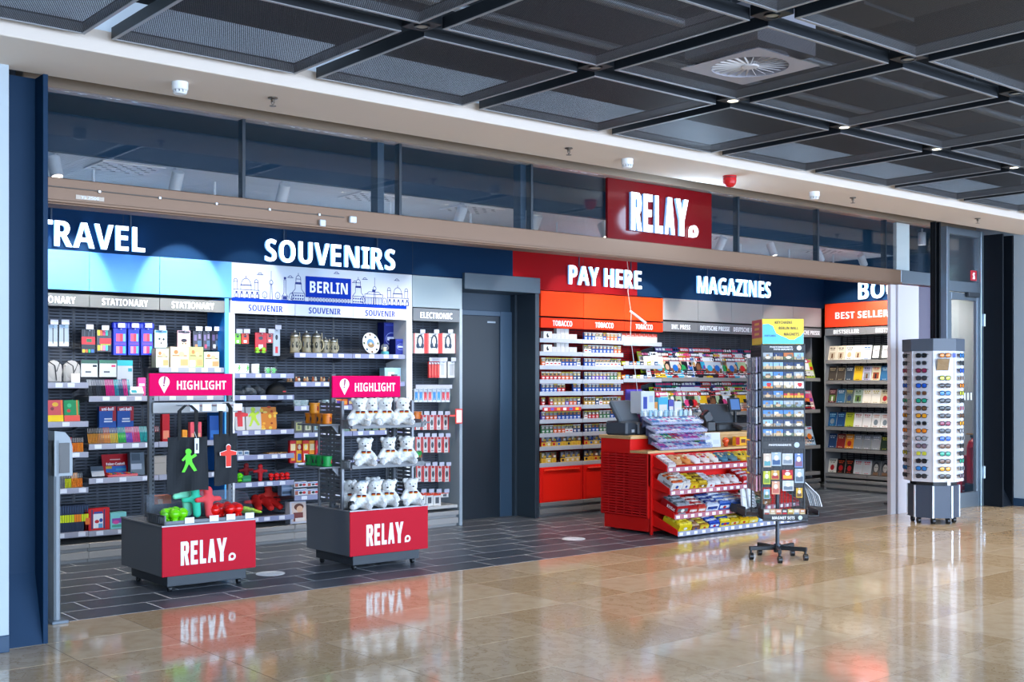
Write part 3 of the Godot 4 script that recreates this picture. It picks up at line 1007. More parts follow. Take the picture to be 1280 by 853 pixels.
# ---------- shelving ----------
func slotted(w: float, h: float, hex: String) -> Mesh:
	# sheet with rows of slots cut through into the hollow behind it; lower left front corner at the origin
	var key := "slot%.3f,%.3f,%s" % [w, h, hex]
	if meshes.has(key):
		return meshes[key]
	var s := Shape.new()
	var col := lin(hex)
	var per := maxi(1, roundi(w / 0.11))
	var pitch := w / per
	var rows := int(h / 0.028)
	var py := h / rows
	var out := Vector3.BACK
	for r in rows:
		var y := r * py
		s.quad(Vector3(0, y, 0), Vector3(w, y, 0), Vector3(w, y + py - 0.0085, 0), Vector3(0, y + py - 0.0085, 0), out, col)
		var y0 := y + py - 0.0085
		var y1 := y + py
		for k in per + 1:
			var a := maxf(0.0, k * pitch - 0.01)
			var b := minf(w, k * pitch + 0.01)
			s.quad(Vector3(a, y0, 0), Vector3(b, y0, 0), Vector3(b, y1, 0), Vector3(a, y1, 0), out, col)
		s.quad(Vector3(0, y0, 0), Vector3(w, y0, 0), Vector3(w, y0, -0.012), Vector3(0, y0, -0.012), Vector3.UP, col)
	meshes[key] = s.mesh()
	return meshes[key]

func bay(called: String, label: String, x0: float, x1: float, levels: Array, look: Dictionary) -> Node3D:
	# one bay of wall shelving standing on its plinth; levels are the heights of the shelf tops
	var o := thing(called, label, "shelf", Vector3((x0 + x1) / 2, 0, FZ), 0.0)
	var w := x1 - x0
	var bz := BZ - FZ
	var hex: String = look.get("panel", "3a3f47")
	var frame := mat(look.get("frame", "4a4f57"), 0.45)
	part(o, "back_panel", slotted(w - 0.012, 2.06, hex), print_mat, Vector3(-w / 2 + 0.006, 0.2, bz))
	for s in [-1, 1]:
		part(o, "upright", span(Vector3(s * (w / 2 - 0.004) - 0.004, 0.0, bz - 0.05), Vector3(s * (w / 2 - 0.004) + 0.004, 2.26, bz + 0.004)), mat(look.get("seam", "2a2e34"), 0.5))
	var pl := part(o, "plinth", span(Vector3(-w / 2 + 0.001, 0.03, bz), Vector3(w / 2 - 0.001, 0.095, 0.0), 0.003), mat(look.get("plinth", "8b8a88"), 0.45))
	part(pl, "plinth_top", span(Vector3(-w / 2 + 0.001, 0.125, bz), Vector3(w / 2 - 0.001, 0.17, 0.01), 0.004), mat(look.get("plinth", "8b8a88"), 0.45))
	part(pl, "plinth_core", span(Vector3(-w / 2 + 0.002, 0.0, bz), Vector3(w / 2 - 0.002, 0.125, -0.03)), mat(look.get("plinth", "8b8a88"), 0.45))
	for y in levels:
		if y < 0.3 and not look.has("low"):
			pass
		var sh := part(o, "shelf", span(Vector3(-w / 2 + 0.004, y - 0.022, bz + 0.002), Vector3(w / 2 - 0.004, y, -0.012), 0.002), frame)
		var rail := part(sh, "price_rail", span(Vector3(-w / 2 + 0.002, y - 0.046, -0.012), Vector3(w / 2 - 0.002, y + 0.004, -0.002), 0.002), mat(look.get("rail", "8a8ca0"), 0.4))
		if look.get("tags", true):
			var x := -w / 2 + 0.06 + rng.randf() * 0.1
			while x < w / 2 - 0.05:
				part(sh, "price_label", boxm(Vector3(0.062, 0.036, 0.003)), mat("cfd2da", 0.5), Vector3(x, y - 0.038, 0.0))
				x += 0.09 + rng.randf() * 0.13
		for s in [-1, 1]:
			var br := Shape.new()
			var o3 := Transform3D(Basis(Vector3.UP, PI / 2), Vector3(s * (w / 2 - 0.012), 0, 0))
			br.prism(PackedVector2Array([Vector2(-bz - 0.004, y - 0.09), Vector2(-bz - 0.004, y - 0.022), Vector2(0.05, y - 0.022)]), -0.0015, 0.0015)
			part(sh, "bracket", br.moved(o3).mesh(), frame)
	return o

func header_panel(o: Node3D, x0: float, x1: float, y0: float, y1: float, m: Material, called := "header_panel") -> MeshInstance3D:
	return part(o, called, span(Vector3(x0 - o.position.x, y0, -0.03), Vector3(x1 - o.position.x, y1, 0.015), 0.002), m)

func lit_sign(called: String, label: String, words: String, u0: float, u1: float, y0: float, y1: float) -> void:
	var a := on_z(u0, 320, -2.40).x
	var b := on_z(u1, 320, -2.40).x
	var o := thing(called, label, "sign", Vector3((a + b) / 2, y0, -2.44))
	sign_letters(o, words, -(b - a) / 2, (b - a) / 2, 0.0, y1 - y0, 0.04, 0.025, glow("eef6ff", 1.6), glow("5fb0f4", 0.9, "a8ccec"))
	for s in [-0.36, 0.36]:
		part(o, "hanger", span(Vector3(s * (b - a) - 0.006, y1 - y0 - 0.01, 0.03), Vector3(s * (b - a) + 0.006, 3.35 - y0, 0.04)), mat("1d3348", 0.5))
	for k in 3:
		var l := OmniLight3D.new()
		l.name = "sign_light"
		l.light_color = Color("9fd2ff")
		l.light_energy = 0.03
		l.omni_range = 20.0
		l.omni_attenuation = 2.0
		l.light_size = 0.05
		l.shadow_enabled = true
		l.position = Vector3((k - 1) * (b - a) * 0.36, (y1 - y0) / 2, 0.12)
		o.add_child(l, true)

func build_units() -> void:
	var grey := {"panel": "4a505a", "frame": "50555d", "rail": "8f919f", "plinth": "8f8d8a"}
	var lilac := {"panel": "434b56", "frame": "50555d", "rail": "7b80a0", "plinth": "8f8d8a"}
	var blue := mat("5c9ce8", 0.55, 0.0, 0.3)
	var pale := mat("5a5c5b", 0.6)
	# stationery, four bays; the first is mostly behind the column
	var st := [[-0.18, 0.49, [1.583, 1.242, 0.972, 0.66, 0.273], "hidden behind the dark column"], [0.49, 1.156, [1.583, 1.242, 0.972, 0.66, 0.273], "with grey pouches and notebooks"], [1.156, 1.80, [1.462, 1.037, 0.735, 0.269], "with hanging marker sets and rows of pens"], [1.80, 2.45, [1.724, 1.462, 1.037, 0.735, 0.269], "beside the blue side panel"]]
	for k in st.size():
		var b: Array = st[k]
		var o := bay("stationery_shelving", "dark slotted stationery shelving bay " + b[3], b[0], b[1], b[2], grey)
		header_panel(o, b[0] + 0.002, b[1] + (0.067 if k == 3 else -0.002), 2.395, 2.738, blue)
		var hb := header_panel(o, b[0] + 0.002, b[1] - 0.002, 2.25, 2.362, pale, "name_band")
		lettering(hb, "STATIONARY", 0.42, 0.062, 0.004, mat("f4f5f6", 0.4), Vector3(0.0, 2.305, 0.017))
		if k == 3:
			part(o, "side_panel", span(Vector3(b[1] - o.position.x + 0.002, 0, BZ - FZ), Vector3(b[1] - o.position.x + 0.034, 2.39, 0.0), 0.002), mat("0a6fc8", 0.35))
			part(o, "side_post", span(Vector3(b[1] - o.position.x - 0.005, 0, 0.0), Vector3(b[1] - o.position.x + 0.036, 2.39, 0.016), 0.002), mat("4fb0f0", 0.35))
	# souvenirs, three bays in white posts
	var sv := [[2.55, 3.2, [1.672, 1.459, 1.12, 0.88, 0.615, 0.272], "with mugs and figure cushions"], [3.2, 3.876, [1.879, 1.588, 1.348, 1.079, 0.78, 0.452], "with the lidded beer steins"], [3.876, 4.534, [1.879, 1.588, 1.348, 1.079, 0.78, 0.452], "with the souvenir plate and blue boxes"]]
	for k in sv.size():
		var b: Array = sv[k]
		var o := bay("souvenir_shelving", "dark slotted souvenir shelving bay " + b[3], b[0], b[1], b[2], lilac)
		var hb := header_panel(o, b[0] - (0.05 if k == 0 else 0.0) + 0.002, b[1] + (0.05 if k == 2 else 0.0) - 0.002, 2.25, 2.372, mat("d0d4d8", 0.6), "name_band")
		lettering(hb, "SOUVENIR", 0.37, 0.062, 0.004, mat("1d3a96", 0.4), Vector3(0.0, 2.308, 0.017))
		if k == 0:
			part(o, "post", span(Vector3(2.487 - o.position.x, 0, BZ - FZ), Vector3(2.548 - o.position.x, 2.25, 0.018), 0.003), mat("dfe2e4", 0.45))
		if k == 2:
			part(o, "post", span(Vector3(4.538 - o.position.x, 0, BZ - FZ), Vector3(4.612 - o.position.x, 2.4, 0.018), 0.003), mat("dfe2e4", 0.45))
	skyline_panel()
	# electronics, one bay of hooks
	var el := bay("electronics_shelving", "narrow dark slotted shelving bay of hanging electronics beside staff door", 4.62, 5.245, [], grey)
	header_panel(el, 4.616, 5.285, 2.395, 2.735, mat("7f9098", 0.5))
	var eb := header_panel(el, 4.625, 5.245, 2.248, 2.385, mat("5a6066", 0.45), "name_band")
	lettering(eb, "ELECTRONIC", 0.43, 0.066, 0.004, mat("f4f5f6", 0.4), Vector3(0, 2.312, 0.017))
	part(el, "side_panel", span(Vector3(5.247 - el.position.x, 0, BZ - FZ), Vector3(5.288 - el.position.x, 2.395, 0.018), 0.003), mat("8c98a0", 0.4))
	part(el, "base_deck", span(Vector3(-0.31, 0.2, BZ - FZ), Vector3(0.31, 0.235, -0.01), 0.003), mat("a9a8a4", 0.45))
	# tobacco, three bays in red
	var red := {"panel": "a00d16", "frame": "a00d16", "rail": "a2a6ad", "plinth": "6f6f6e", "seam": "a00d16", "tags": false}
	var tb := [2.1, 1.944, 1.782, 1.615, 1.472, 1.31, 1.143, 0.981, 0.825, 0.63]
	var tx := [6.44, 7.13, 7.83, 8.53]
	var tn := ["beside the staff door", "next to the till", "with sparse shelves beside the magazines"]
	for k in 3:
		var o := bay("tobacco_shelving", "red tobacco shelving bay " + tn[k], tx[k], tx[k + 1], tb if k < 2 else [2.09, 1.8, 1.63], red)
		header_panel(o, tx[k] + 0.002, tx[k + 1] - 0.002, 2.365, 2.66, mat("ee3d0c", 0.6, 0.0, 0.25))
		var hb := header_panel(o, tx[k] + 0.002, tx[k + 1] - 0.002, 2.228, 2.345, mat("e4300e", 0.6, 0.0, 0.25), "name_band")
		lettering(hb, "TOBACCO", 0.31, 0.066, 0.004, mat("f6ecea", 0.4), Vector3(0, 2.285, 0.017))
		var d := part(o, "cabinet_door", span(Vector3(-0.343, 0.155, -0.03), Vector3(0.343, 0.585, 0.0), 0.004), mat("d8140a", 0.55, 0.0, 0.3))
		part(d, "door_panel", span(Vector3(-0.30, 0.18, 0.0), Vector3(0.30, 0.53, 0.006), 0.003), mat("e01a0a", 0.55, 0.0, 0.3))
		part(d, "handle", span(Vector3(-0.28, 0.54, 0.0), Vector3(0.28, 0.556, 0.025), 0.003), mat("ee3a1c", 0.3))
		part(o, "cabinet_side", span(Vector3(-0.345, 0.15, BZ - FZ), Vector3(0.345, 0.6, -0.03)), mat("d8140a", 0.55, 0.0, 0.3))
	# magazines, five bays, stepped
	var mg := {"panel": "4b4e55", "frame": "6f6d6a", "rail": "8b8782", "plinth": "6f6d6a", "tags": false}
	for k in 5:
		var x0 := 8.53 + k * 0.68
		var o := bay("magazine_shelving", "grey slotted magazine shelving bay %s" % ["beside the tobacco shelves", "second from the tobacco shelves", "behind the till", "behind the postcard rack", "in the corner by the bestsellers"][k], x0, x0 + 0.68, [1.64, 1.18, 0.655, 0.27], mg)
		header_panel(o, x0 + 0.002, x0 + 0.678, 2.39, 2.668, mat("96938f", 0.5))
		var hb := header_panel(o, x0 + 0.002, x0 + 0.678, 2.24, 2.37, mat("6f6f70", 0.45), "name_band")
		lettering(hb, "INT. PRESS" if k == 0 else "DEUTSCHE PRESSE", 0.36 if k == 0 else 0.6, 0.062, 0.004, mat("f4f5f6", 0.4), Vector3(0, 2.304, 0.017))
		for y in [1.64, 1.18, 0.655]:
			var step := Shape.new()
			step.box(Vector3(-0.335, y, -0.2), Vector3(0.335, y + 0.06, -0.09))
			step.box(Vector3(-0.335, y, -0.37), Vector3(0.335, y + 0.13, -0.2))
			part(o, "riser", step.mesh(), mat("5d5c5b", 0.5))
		if k == 4:
			part(o, "side_panel", span(Vector3(0.30, 0, BZ - FZ), Vector3(0.33, 2.24, -0.14), 0.003), mat("6f7073", 0.45))
	# bestsellers: a wall at right angles, facing the other way along the shop
	var bk := {"panel": "55565a", "frame": "6d6c6b", "rail": "7a7876", "plinth": "7c7a78", "tags": false}
	for k in 3:
		var o := bay("bestseller_shelving", "grey bestseller bookshelf bay %s" % ["in the corner by the magazines", "in the middle of the book wall", "hidden behind the pale jamb"][k], 0.0, 0.7, [1.9, 1.6, 1.27, 0.925, 0.607, 0.243], bk)
		o.position = Vector3(12.02, 0, -2.08 + k * 0.7)
		o.rotation.y = -PI / 2
		var hb := part(o, "name_band", span(Vector3(-0.348, 2.268, -0.03), Vector3(0.348, 2.372, 0.015), 0.002), mat("66676a", 0.45))
		lettering(hb, "BESTSELLER", 0.43, 0.06, 0.004, mat("f4f5f6", 0.4), Vector3(0.02, 2.318, 0.017))
		if k == 0:
			part(o, "side_panel", span(Vector3(-0.37, 0, BZ - FZ), Vector3(-0.346, 2.268, 0.0), 0.003), mat("7d7e80", 0.45))
	var bs := thing("best_sellers_header", "red header panel with white words over the bookshelves", "sign", Vector3(12.02, 2.39, -1.38), -PI / 2)
	for k in 3:
		part(bs, "panel", span(Vector3(-1.05 + k * 0.7 + 0.001, 0, -0.03), Vector3(-0.35 + k * 0.7 - 0.001, 0.345, 0.015), 0.002), mat("e63a14", 0.4))
	lettering(bs, "BEST SELLERS", 0.95, 0.1, 0.005, mat("f6f2f0", 0.4), Vector3(-0.39, 0.165, 0.018))
	# lit names on the fascia
	lit_sign("travel_sign", "lit white letters TRAVEL on the navy fascia", "TRAVEL", 44.0, 182.0, 2.765, 2.985)
	lit_sign("souvenirs_sign", "lit white letters SOUVENIRS on the navy fascia", "SOUVENIRS", 331.0, 493.0, 2.765, 2.985)
	lit_sign("pay_sign", "lit white letters PAY HERE on the red fascia", "PAY HERE", 711.0, 801.0, 2.755, 2.98)
	lit_sign("magazines_sign", "lit white letters MAGAZINES on the navy fascia", "MAGAZINES", 871.0, 962.0, 2.76, 2.985)
	var bo := thing("books_sign", "lit white letters BOOKS over the bestseller shelves", "sign", Vector3(12.0, 2.77, -1.45), -PI / 2)
	sign_letters(bo, "BOOKS", -0.37, 0.67, 0.0, 0.25, 0.04, 0.025, glow("eef6ff", 1.6), glow("5fb0f4", 0.9, "a8ccec"))
	var l := OmniLight3D.new()
	l.name = "sign_light"
	l.light_color = Color("9fd2ff")
	l.light_energy = 0.03
	l.omni_range = 20.0
	l.light_size = 0.05
	l.shadow_enabled = true
	l.position = Vector3(-0.2, 0.12, 0.12)
	bo.add_child(l)

func skyline_panel() -> void:
	# white header over the souvenirs: line drawing of landmarks, blue name plate, blue band
	var o := thing("skyline_header", "white header panel with blue line drawing of city landmarks reading BERLIN", "sign", Vector3(2.517, 2.365, FZ))
	var w := 2.095
	part(o, "panel", span(Vector3(0, 0.0, -0.03), Vector3(w, 0.372, 0.012), 0.002), mat("c4cad2", 0.7, 0.0, 0.2))
	part(o, "band", span(Vector3(0, 0.0, 0.012), Vector3(w, 0.035, 0.016), 0.001), mat("0a34a0", 0.7, 0.0, 0.2))
	var pl := part(o, "name_plate", span(Vector3(0.8, 0.075, 0.012), Vector3(1.33, 0.285, 0.02), 0.002), mat("0a2f98", 0.7, 0.0, 0.2))
	lettering(pl, "BERLIN", 0.44, 0.115, 0.004, mat("e9eef6", 0.4), Vector3(1.065, 0.18, 0.022))
	var ink := Shape.new()
	var blue := lin("1b3080")
	var ln := func(pts: Array, t := 0.006) -> void:
		for i in pts.size() - 1:
			var a := Vector3(pts[i][0], pts[i][1], 0.0128)
			var b := Vector3(pts[i + 1][0], pts[i + 1][1], 0.0128)
			var e: Vector3 = (b - a).normalized().cross(Vector3.BACK) * t / 2.0
			ink.quad(a - e, b - e, b + e, a + e, Vector3.BACK, blue)
	var dome := func(cx: float, y: float, w2: float, h: float) -> void:
		var pts := []
		for k in 9:
			var t := PI * k / 8
			pts.append([cx + cos(t) * w2, y + sin(t) * h])
		ln.call(pts)
	var rect := func(x0: float, y0: float, x1: float, y1: float) -> void:
		ln.call([[x0, y0], [x1, y0], [x1, y1], [x0, y1], [x0, y0]])
	var fillr := func(x0: float, y0: float, x1: float, y1: float) -> void:
		ink.quad(Vector3(x0, y0, 0.0126), Vector3(x1, y0, 0.0126), Vector3(x1, y1, 0.0126), Vector3(x0, y1, 0.0126), Vector3.BACK, blue)
	for base in [0.02, 1.78]:
		# domed cathedral
		rect.call(base, 0.035, base + 0.27, 0.115)
		for k in 5:
			fillr.call(base + 0.02 + k * 0.055, 0.08, base + 0.04 + k * 0.055, 0.1)
			rect.call(base + 0.015 + k * 0.055, 0.04, base + 0.045 + k * 0.055, 0.075)
		rect.call(base + 0.075, 0.115, base + 0.185, 0.16)
		fillr.call(base + 0.07, 0.155, base + 0.19, 0.165)
		dome.call(base + 0.13, 0.165, 0.05, 0.06)
		ln.call([[base + 0.13, 0.225], [base + 0.13, 0.25]])
		for s in [0.0, 0.22]:
			rect.call(base + s, 0.115, base + s + 0.04, 0.19)
			dome.call(base + s + 0.02, 0.19, 0.02, 0.03)
	for x in [0.42, 1.62]:
		# television tower
		ln.call([[x - 0.012, 0.035], [x - 0.005, 0.19]])
		ln.call([[x + 0.012, 0.035], [x + 0.005, 0.19]])
		dome.call(x, 0.2, 0.018, 0.022)
		dome.call(x, 0.2, 0.018, -0.022)
		ln.call([[x, 0.222], [x, 0.315]], 0.005)
	# victory column
	rect.call(0.535, 0.035, 0.605, 0.075)
	fillr.call(0.545, 0.04, 0.595, 0.07)
	ln.call([[0.545, 0.075], [0.56, 0.11], [0.56, 0.235], [0.58, 0.235], [0.58, 0.11], [0.595, 0.075]])
	fillr.call(0.558, 0.24, 0.584, 0.262)
	# town hall tower beside the name plate, and its mirror image
	for x in [0.72, 1.42]:
		rect.call(x - 0.07, 0.035, x + 0.07, 0.11)
		for k in 5:
			for j in 2:
				fillr.call(x - 0.062 + k * 0.026, 0.045 + j * 0.032, x - 0.046 + k * 0.026, 0.062 + j * 0.032)
		ln.call([[x - 0.07, 0.11], [x - 0.035, 0.15], [x - 0.035, 0.2], [x + 0.035, 0.2], [x + 0.035, 0.15], [x + 0.07, 0.11]])
		fillr.call(x - 0.036, 0.2, x + 0.036, 0.216)
		rect.call(x - 0.027, 0.216, x + 0.027, 0.25)
		dome.call(x, 0.25, 0.027, 0.035)
		ln.call([[x, 0.285], [x, 0.31]])
	for k in 14:
		rect.call(0.84 + k * 0.036, 0.037, 0.86 + k * 0.036, 0.07)
	# gate with columns
	rect.call(1.5, 0.105, 1.72, 0.14)
	ln.call([[1.52, 0.14], [1.55, 0.165], [1.67, 0.165], [1.7, 0.14]])
	for k in 7:
		rect.call(1.505 + k * 0.032, 0.035, 1.518 + k * 0.032, 0.105)
	fillr.call(1.59, 0.165, 1.63, 0.19)
	# round trees and clouds
	for x in [0.35, 0.49, 0.645, 1.475, 1.745]:
		dome.call(x, 0.075, 0.026, 0.032)
		dome.call(x, 0.075, 0.026, -0.032)
		ln.call([[x, 0.04], [x, 0.08]])
	for p in [[0.3, 0.27], [0.63, 0.26], [1.16, 0.33], [1.38, 0.25], [1.5, 0.29], [1.9, 0.3]]:
		ln.call([[p[0] - 0.035, p[1]], [p[0] + 0.035, p[1]]])
		dome.call(p[0], p[1], 0.02, 0.018)
	part(o, "drawing", ink.mesh(), print_mat)

# ---------- printed goods ----------
func flat(s: Shape, pts: Array, z: float, col: Color) -> void:
	for i in range(1, pts.size() - 1):
		s.tri(Vector3(pts[0].x, pts[0].y, z), Vector3(pts[i].x, pts[i].y, z), Vector3(pts[i + 1].x, pts[i + 1].y, z), Vector3.BACK, col)
func oval(s: Shape, cx: float, cy: float, rx: float, ry: float, z: float, col: Color, sides := 14) -> void:
	var pts := []
	for k in sides:
		pts.append(Vector2(cx + cos(TAU * k / sides) * rx, cy + sin(TAU * k / sides) * ry))
	flat(s, pts, z, col)
# a box standing on y = 0 with its back at z = -d; rects [x0, y0, x1, y1, colour] in parts of the front, ovals [cx, cy, rx, ry, colour, "o"]
func printed(w: float, h: float, d: float, base: String, marks: Array, side := "") -> Mesh:
	var s := Shape.new()
	s.box(Vector3(-w / 2, 0, -d), Vector3(w / 2, h, 0), lin(side if side else base))
	var z := 0.0004
	flat(s, [Vector2(-w / 2, 0), Vector2(w / 2, 0), Vector2(w / 2, h), Vector2(-w / 2, h)], z, lin(base))
	for m in marks:
		z += 0.00025
		if m.size() > 5:
			oval(s, (m[0] - 0.5) * w, m[1] * h, m[2] * w, m[3] * h, z, lin(m[4]))
		else:
			flat(s, [Vector2((m[0] - 0.5) * w, m[1] * h), Vector2((m[2] - 0.5) * w, m[1] * h), Vector2((m[2] - 0.5) * w, m[3] * h), Vector2((m[0] - 0.5) * w, m[3] * h)], z, lin(m[4]))
	return s.mesh()
func words_marks(y: float, h: float, x0: float, x1: float, col: String, n: int) -> Array:
	var out := []
	var w := (x1 - x0) / n
	for k in n:
		var f := 0.62 + 0.25 * rng.randf()
		out.append([x0 + k * w, y, x0 + k * w + w * f, y + h * (0.8 + 0.2 * rng.randf()), col])
	return out
func pick(a: Array) -> Variant:
	return a[rng.randi() % a.size()]

const SKIN := ["e0b493", "c98f6c", "f0cdb0", "8d5a3c"]
const BRIGHT := ["e0262b", "f4c21a", "1f6fc4", "23a455", "e6457f", "f27c1e", "36b6d8", "7a3fa0", "ffffff", "161b22"]

func magazine_cover(base: String) -> Array:
	var m := []
	var ink: String = pick(["e0262b", "161b22", "1f6fc4", "f4c21a", "ffffff", "e6457f"])
	if ink == base:
		ink = "161b22"
	if rng.randf() < 0.3:
		m.append([0, 0.8, 1, 1, ink])
		ink = "ffffff"
	m += words_marks(0.84, 0.12, 0.06, 0.94, ink, 3 + rng.randi() % 4)
	var kind := rng.randi() % 4
	if kind == 0:      # portrait
		m.append([0.5, 0.2, 0.34, 0.26, pick(BRIGHT), "o"])
		m.append([0.5, 0.52, 0.25, 0.2, pick(["2a1c14", "6b4326", "c9a25a", "20201f"]), "o"])
		m.append([0.5, 0.5, 0.17, 0.15, pick(SKIN), "o"])
	elif kind == 1:    # picture of a landscape or dish
		m.append([0.08, 0.2, 0.92, 0.78, pick(["6fa8d6", "b8d3a0", "d9b98a", "cfd8dd"])])
		m.append([0.08, 0.2, 0.92, 0.45, pick(["5d7a3a", "8a5a35", "caa46a", "37566f"])])
		m.append([0.5, 0.46, 0.25, 0.16, pick(BRIGHT), "o"])
	elif kind == 2:    # blocks
		m.append([0.06, 0.42, 0.6, 0.78, pick(BRIGHT)])
		m.append([0.62, 0.42, 0.94, 0.6, pick(BRIGHT)])
		m.append([0.06, 0.08, 0.94, 0.38, pick(["e9e4da", "cfd8dd", "f0d9c0", "2d3640"])])
	else:              # full-length figure
		m.append([0.36, 0.02, 0.66, 0.55, pick(BRIGHT)])
		m.append([0.51, 0.62, 0.11, 0.1, pick(SKIN), "o"])
		m.append([0.51, 0.67, 0.12, 0.08, pick(["2a1c14", "6b4326", "c9a25a"]), "o"])
	for k in 3:
		m += words_marks(0.08 + k * 0.09, 0.035, pick([0.06, 0.5]), 0.94, pick(["161b22", "e0262b", "ffffff"]), 3)
	return m
func book_cover(base: String, ink: String) -> Array:
	var m := []
	m += words_marks(0.8, 0.09, 0.14, 0.86, ink, 2 + rng.randi() % 3)
	m += words_marks(0.69, 0.06, 0.2, 0.8, ink, 2 + rng.randi() % 3)
	var k := rng.randi() % 3
	if k == 0:
		m.append([0.5, 0.35, 0.25, 0.2, pick(["b0252a", "d9b98a", "23406a", "7d8a93", "caa46a"]), "o"])
	elif k == 1:
		m.append([0.15, 0.12, 0.85, 0.55, pick(["37566f", "9a4a2c", "c8b59a", "5d7a3a", "8b9299"])])
		m.append([0.4, 0.12, 0.6, 0.45, pick(["161b22", "e8e2d6", "6b4326"])])
	m += words_marks(0.05, 0.04, 0.25, 0.75, ink, 2)
	return m
func good(called: String, label: String, category: String, group: String, m: Mesh, at: Vector3, lean := 0.0, turn := 0.0, roll := 0.0, material: Material = null) -> MeshInstance3D:
	var o := solo(called, label, category, m, material if material else print_mat, at, 0.0, group)
	o.basis = Basis(Vector3.UP, turn) * Basis(Vector3.RIGHT, -lean) * Basis(Vector3.BACK, roll)
	o.position.y += m.get_aabb().size.z * sin(lean)
	return o

# a box placed by the pixels it covers: left, right, top, on a shelf top y (or hanging down to v1), front at z
func packed(called: String, label: String, category: String, group: String, u0: float, u1: float, v0: float, y: float, z: float, d: float, base: String, marks: Array, lean := 0.0, side := "") -> MeshInstance3D:
	var a := on_z(u0, v0, z)
	var b := on_z(u1, v0, z)
	var h := maxf(0.01, (a.y + b.y) / 2 - y)
	return good(called, label, category, group, printed(b.x - a.x, h / cos(lean), d, base, marks, side), Vector3((a.x + b.x) / 2, y + 0.0005, z), lean)
func hung(called: String, label: String, category: String, group: String, u0: float, u1: float, v0: float, v1: float, z: float, d: float, base: String, marks: Array, hook := true) -> Node3D:
	# a carded pack on a peg hook with a price flag
	var um := (u0 + u1) / 2
	var a := on_z(u0, v0, z)
	var b := on_z(u1, v0, z)
	var c := on_z(um, v1, z)
	var h := (a.y + b.y) / 2 - c.y
	var o := thing(called, label, category, Vector3(c.x, c.y, z), 0.0, group)
	part(o, "pack", printed(b.x - a.x, h, d, base, marks), gloss_print)
	if hook:
		var s := Shape.new()
		s.tube(Vector3(0, h - 0.012, z * 0.0 + (BZ - z) + 0.002), Vector3(0, h - 0.012, 0.035), 0.003, 0.003, 6)
		part(o, "hook", s.mesh(), mat("b5b9be", 0.3, 0.8))
		part(o, "price_flag", boxm(Vector3(0.066, 0.042, 0.002)), mat("a4a8b8", 0.5), Vector3(0, h + 0.0, 0.036))
	return o
func card_marks(top: String, mid: String, n := 3) -> Array:
	var m := [[0, 0.84, 1, 1, top], [0.12, 0.12, 0.88, 0.7, mid]]
	m += words_marks(0.88, 0.07, 0.15, 0.85, "ffffff", n)
	return m

func build_products() -> void:
	stationery()
	souvenirs()
	electronics()
	tobacco()
	magazines()
	books()

func pen_row(x0: float, x1: float, y: float, z: float, step: float, h: float, cols: Array, tag: String, shelf: String, lean := 0.3) -> void:
	# pens standing side by side in the display tray at the front of a shelf
	var key := ""
	var x := x0
	while x < x1 - step * 0.5:
		var c: Array = cols[mini(cols.size() - 1, int((x - x0) / (x1 - x0) * cols.size()))]
		key = "pen%s%.3f" % [c[1], h]
		if not meshes.has(key):
			var s := Shape.new()
			s.tube(Vector3(0, 0, 0), Vector3(0, h * 0.62, 0), 0.0045, 0.0055, 8, lin(c[1]))
			s.tube(Vector3(0, h * 0.62, 0), Vector3(0, h, 0), 0.0058, 0.0052, 8, lin(c[2]))
			s.box(Vector3(-0.0012, h * 0.66, 0.0055), Vector3(0.0012, h * 0.95, 0.008), lin("d9dce0"))
			meshes[key] = s.mesh()
		good("pen", "%s %s in the tray on the %s" % [c[0], tag, shelf], "pen", "%ss on the %s" % [tag, shelf], meshes[key], Vector3(x + step / 2, y + 0.001, z), lean)
		x += step

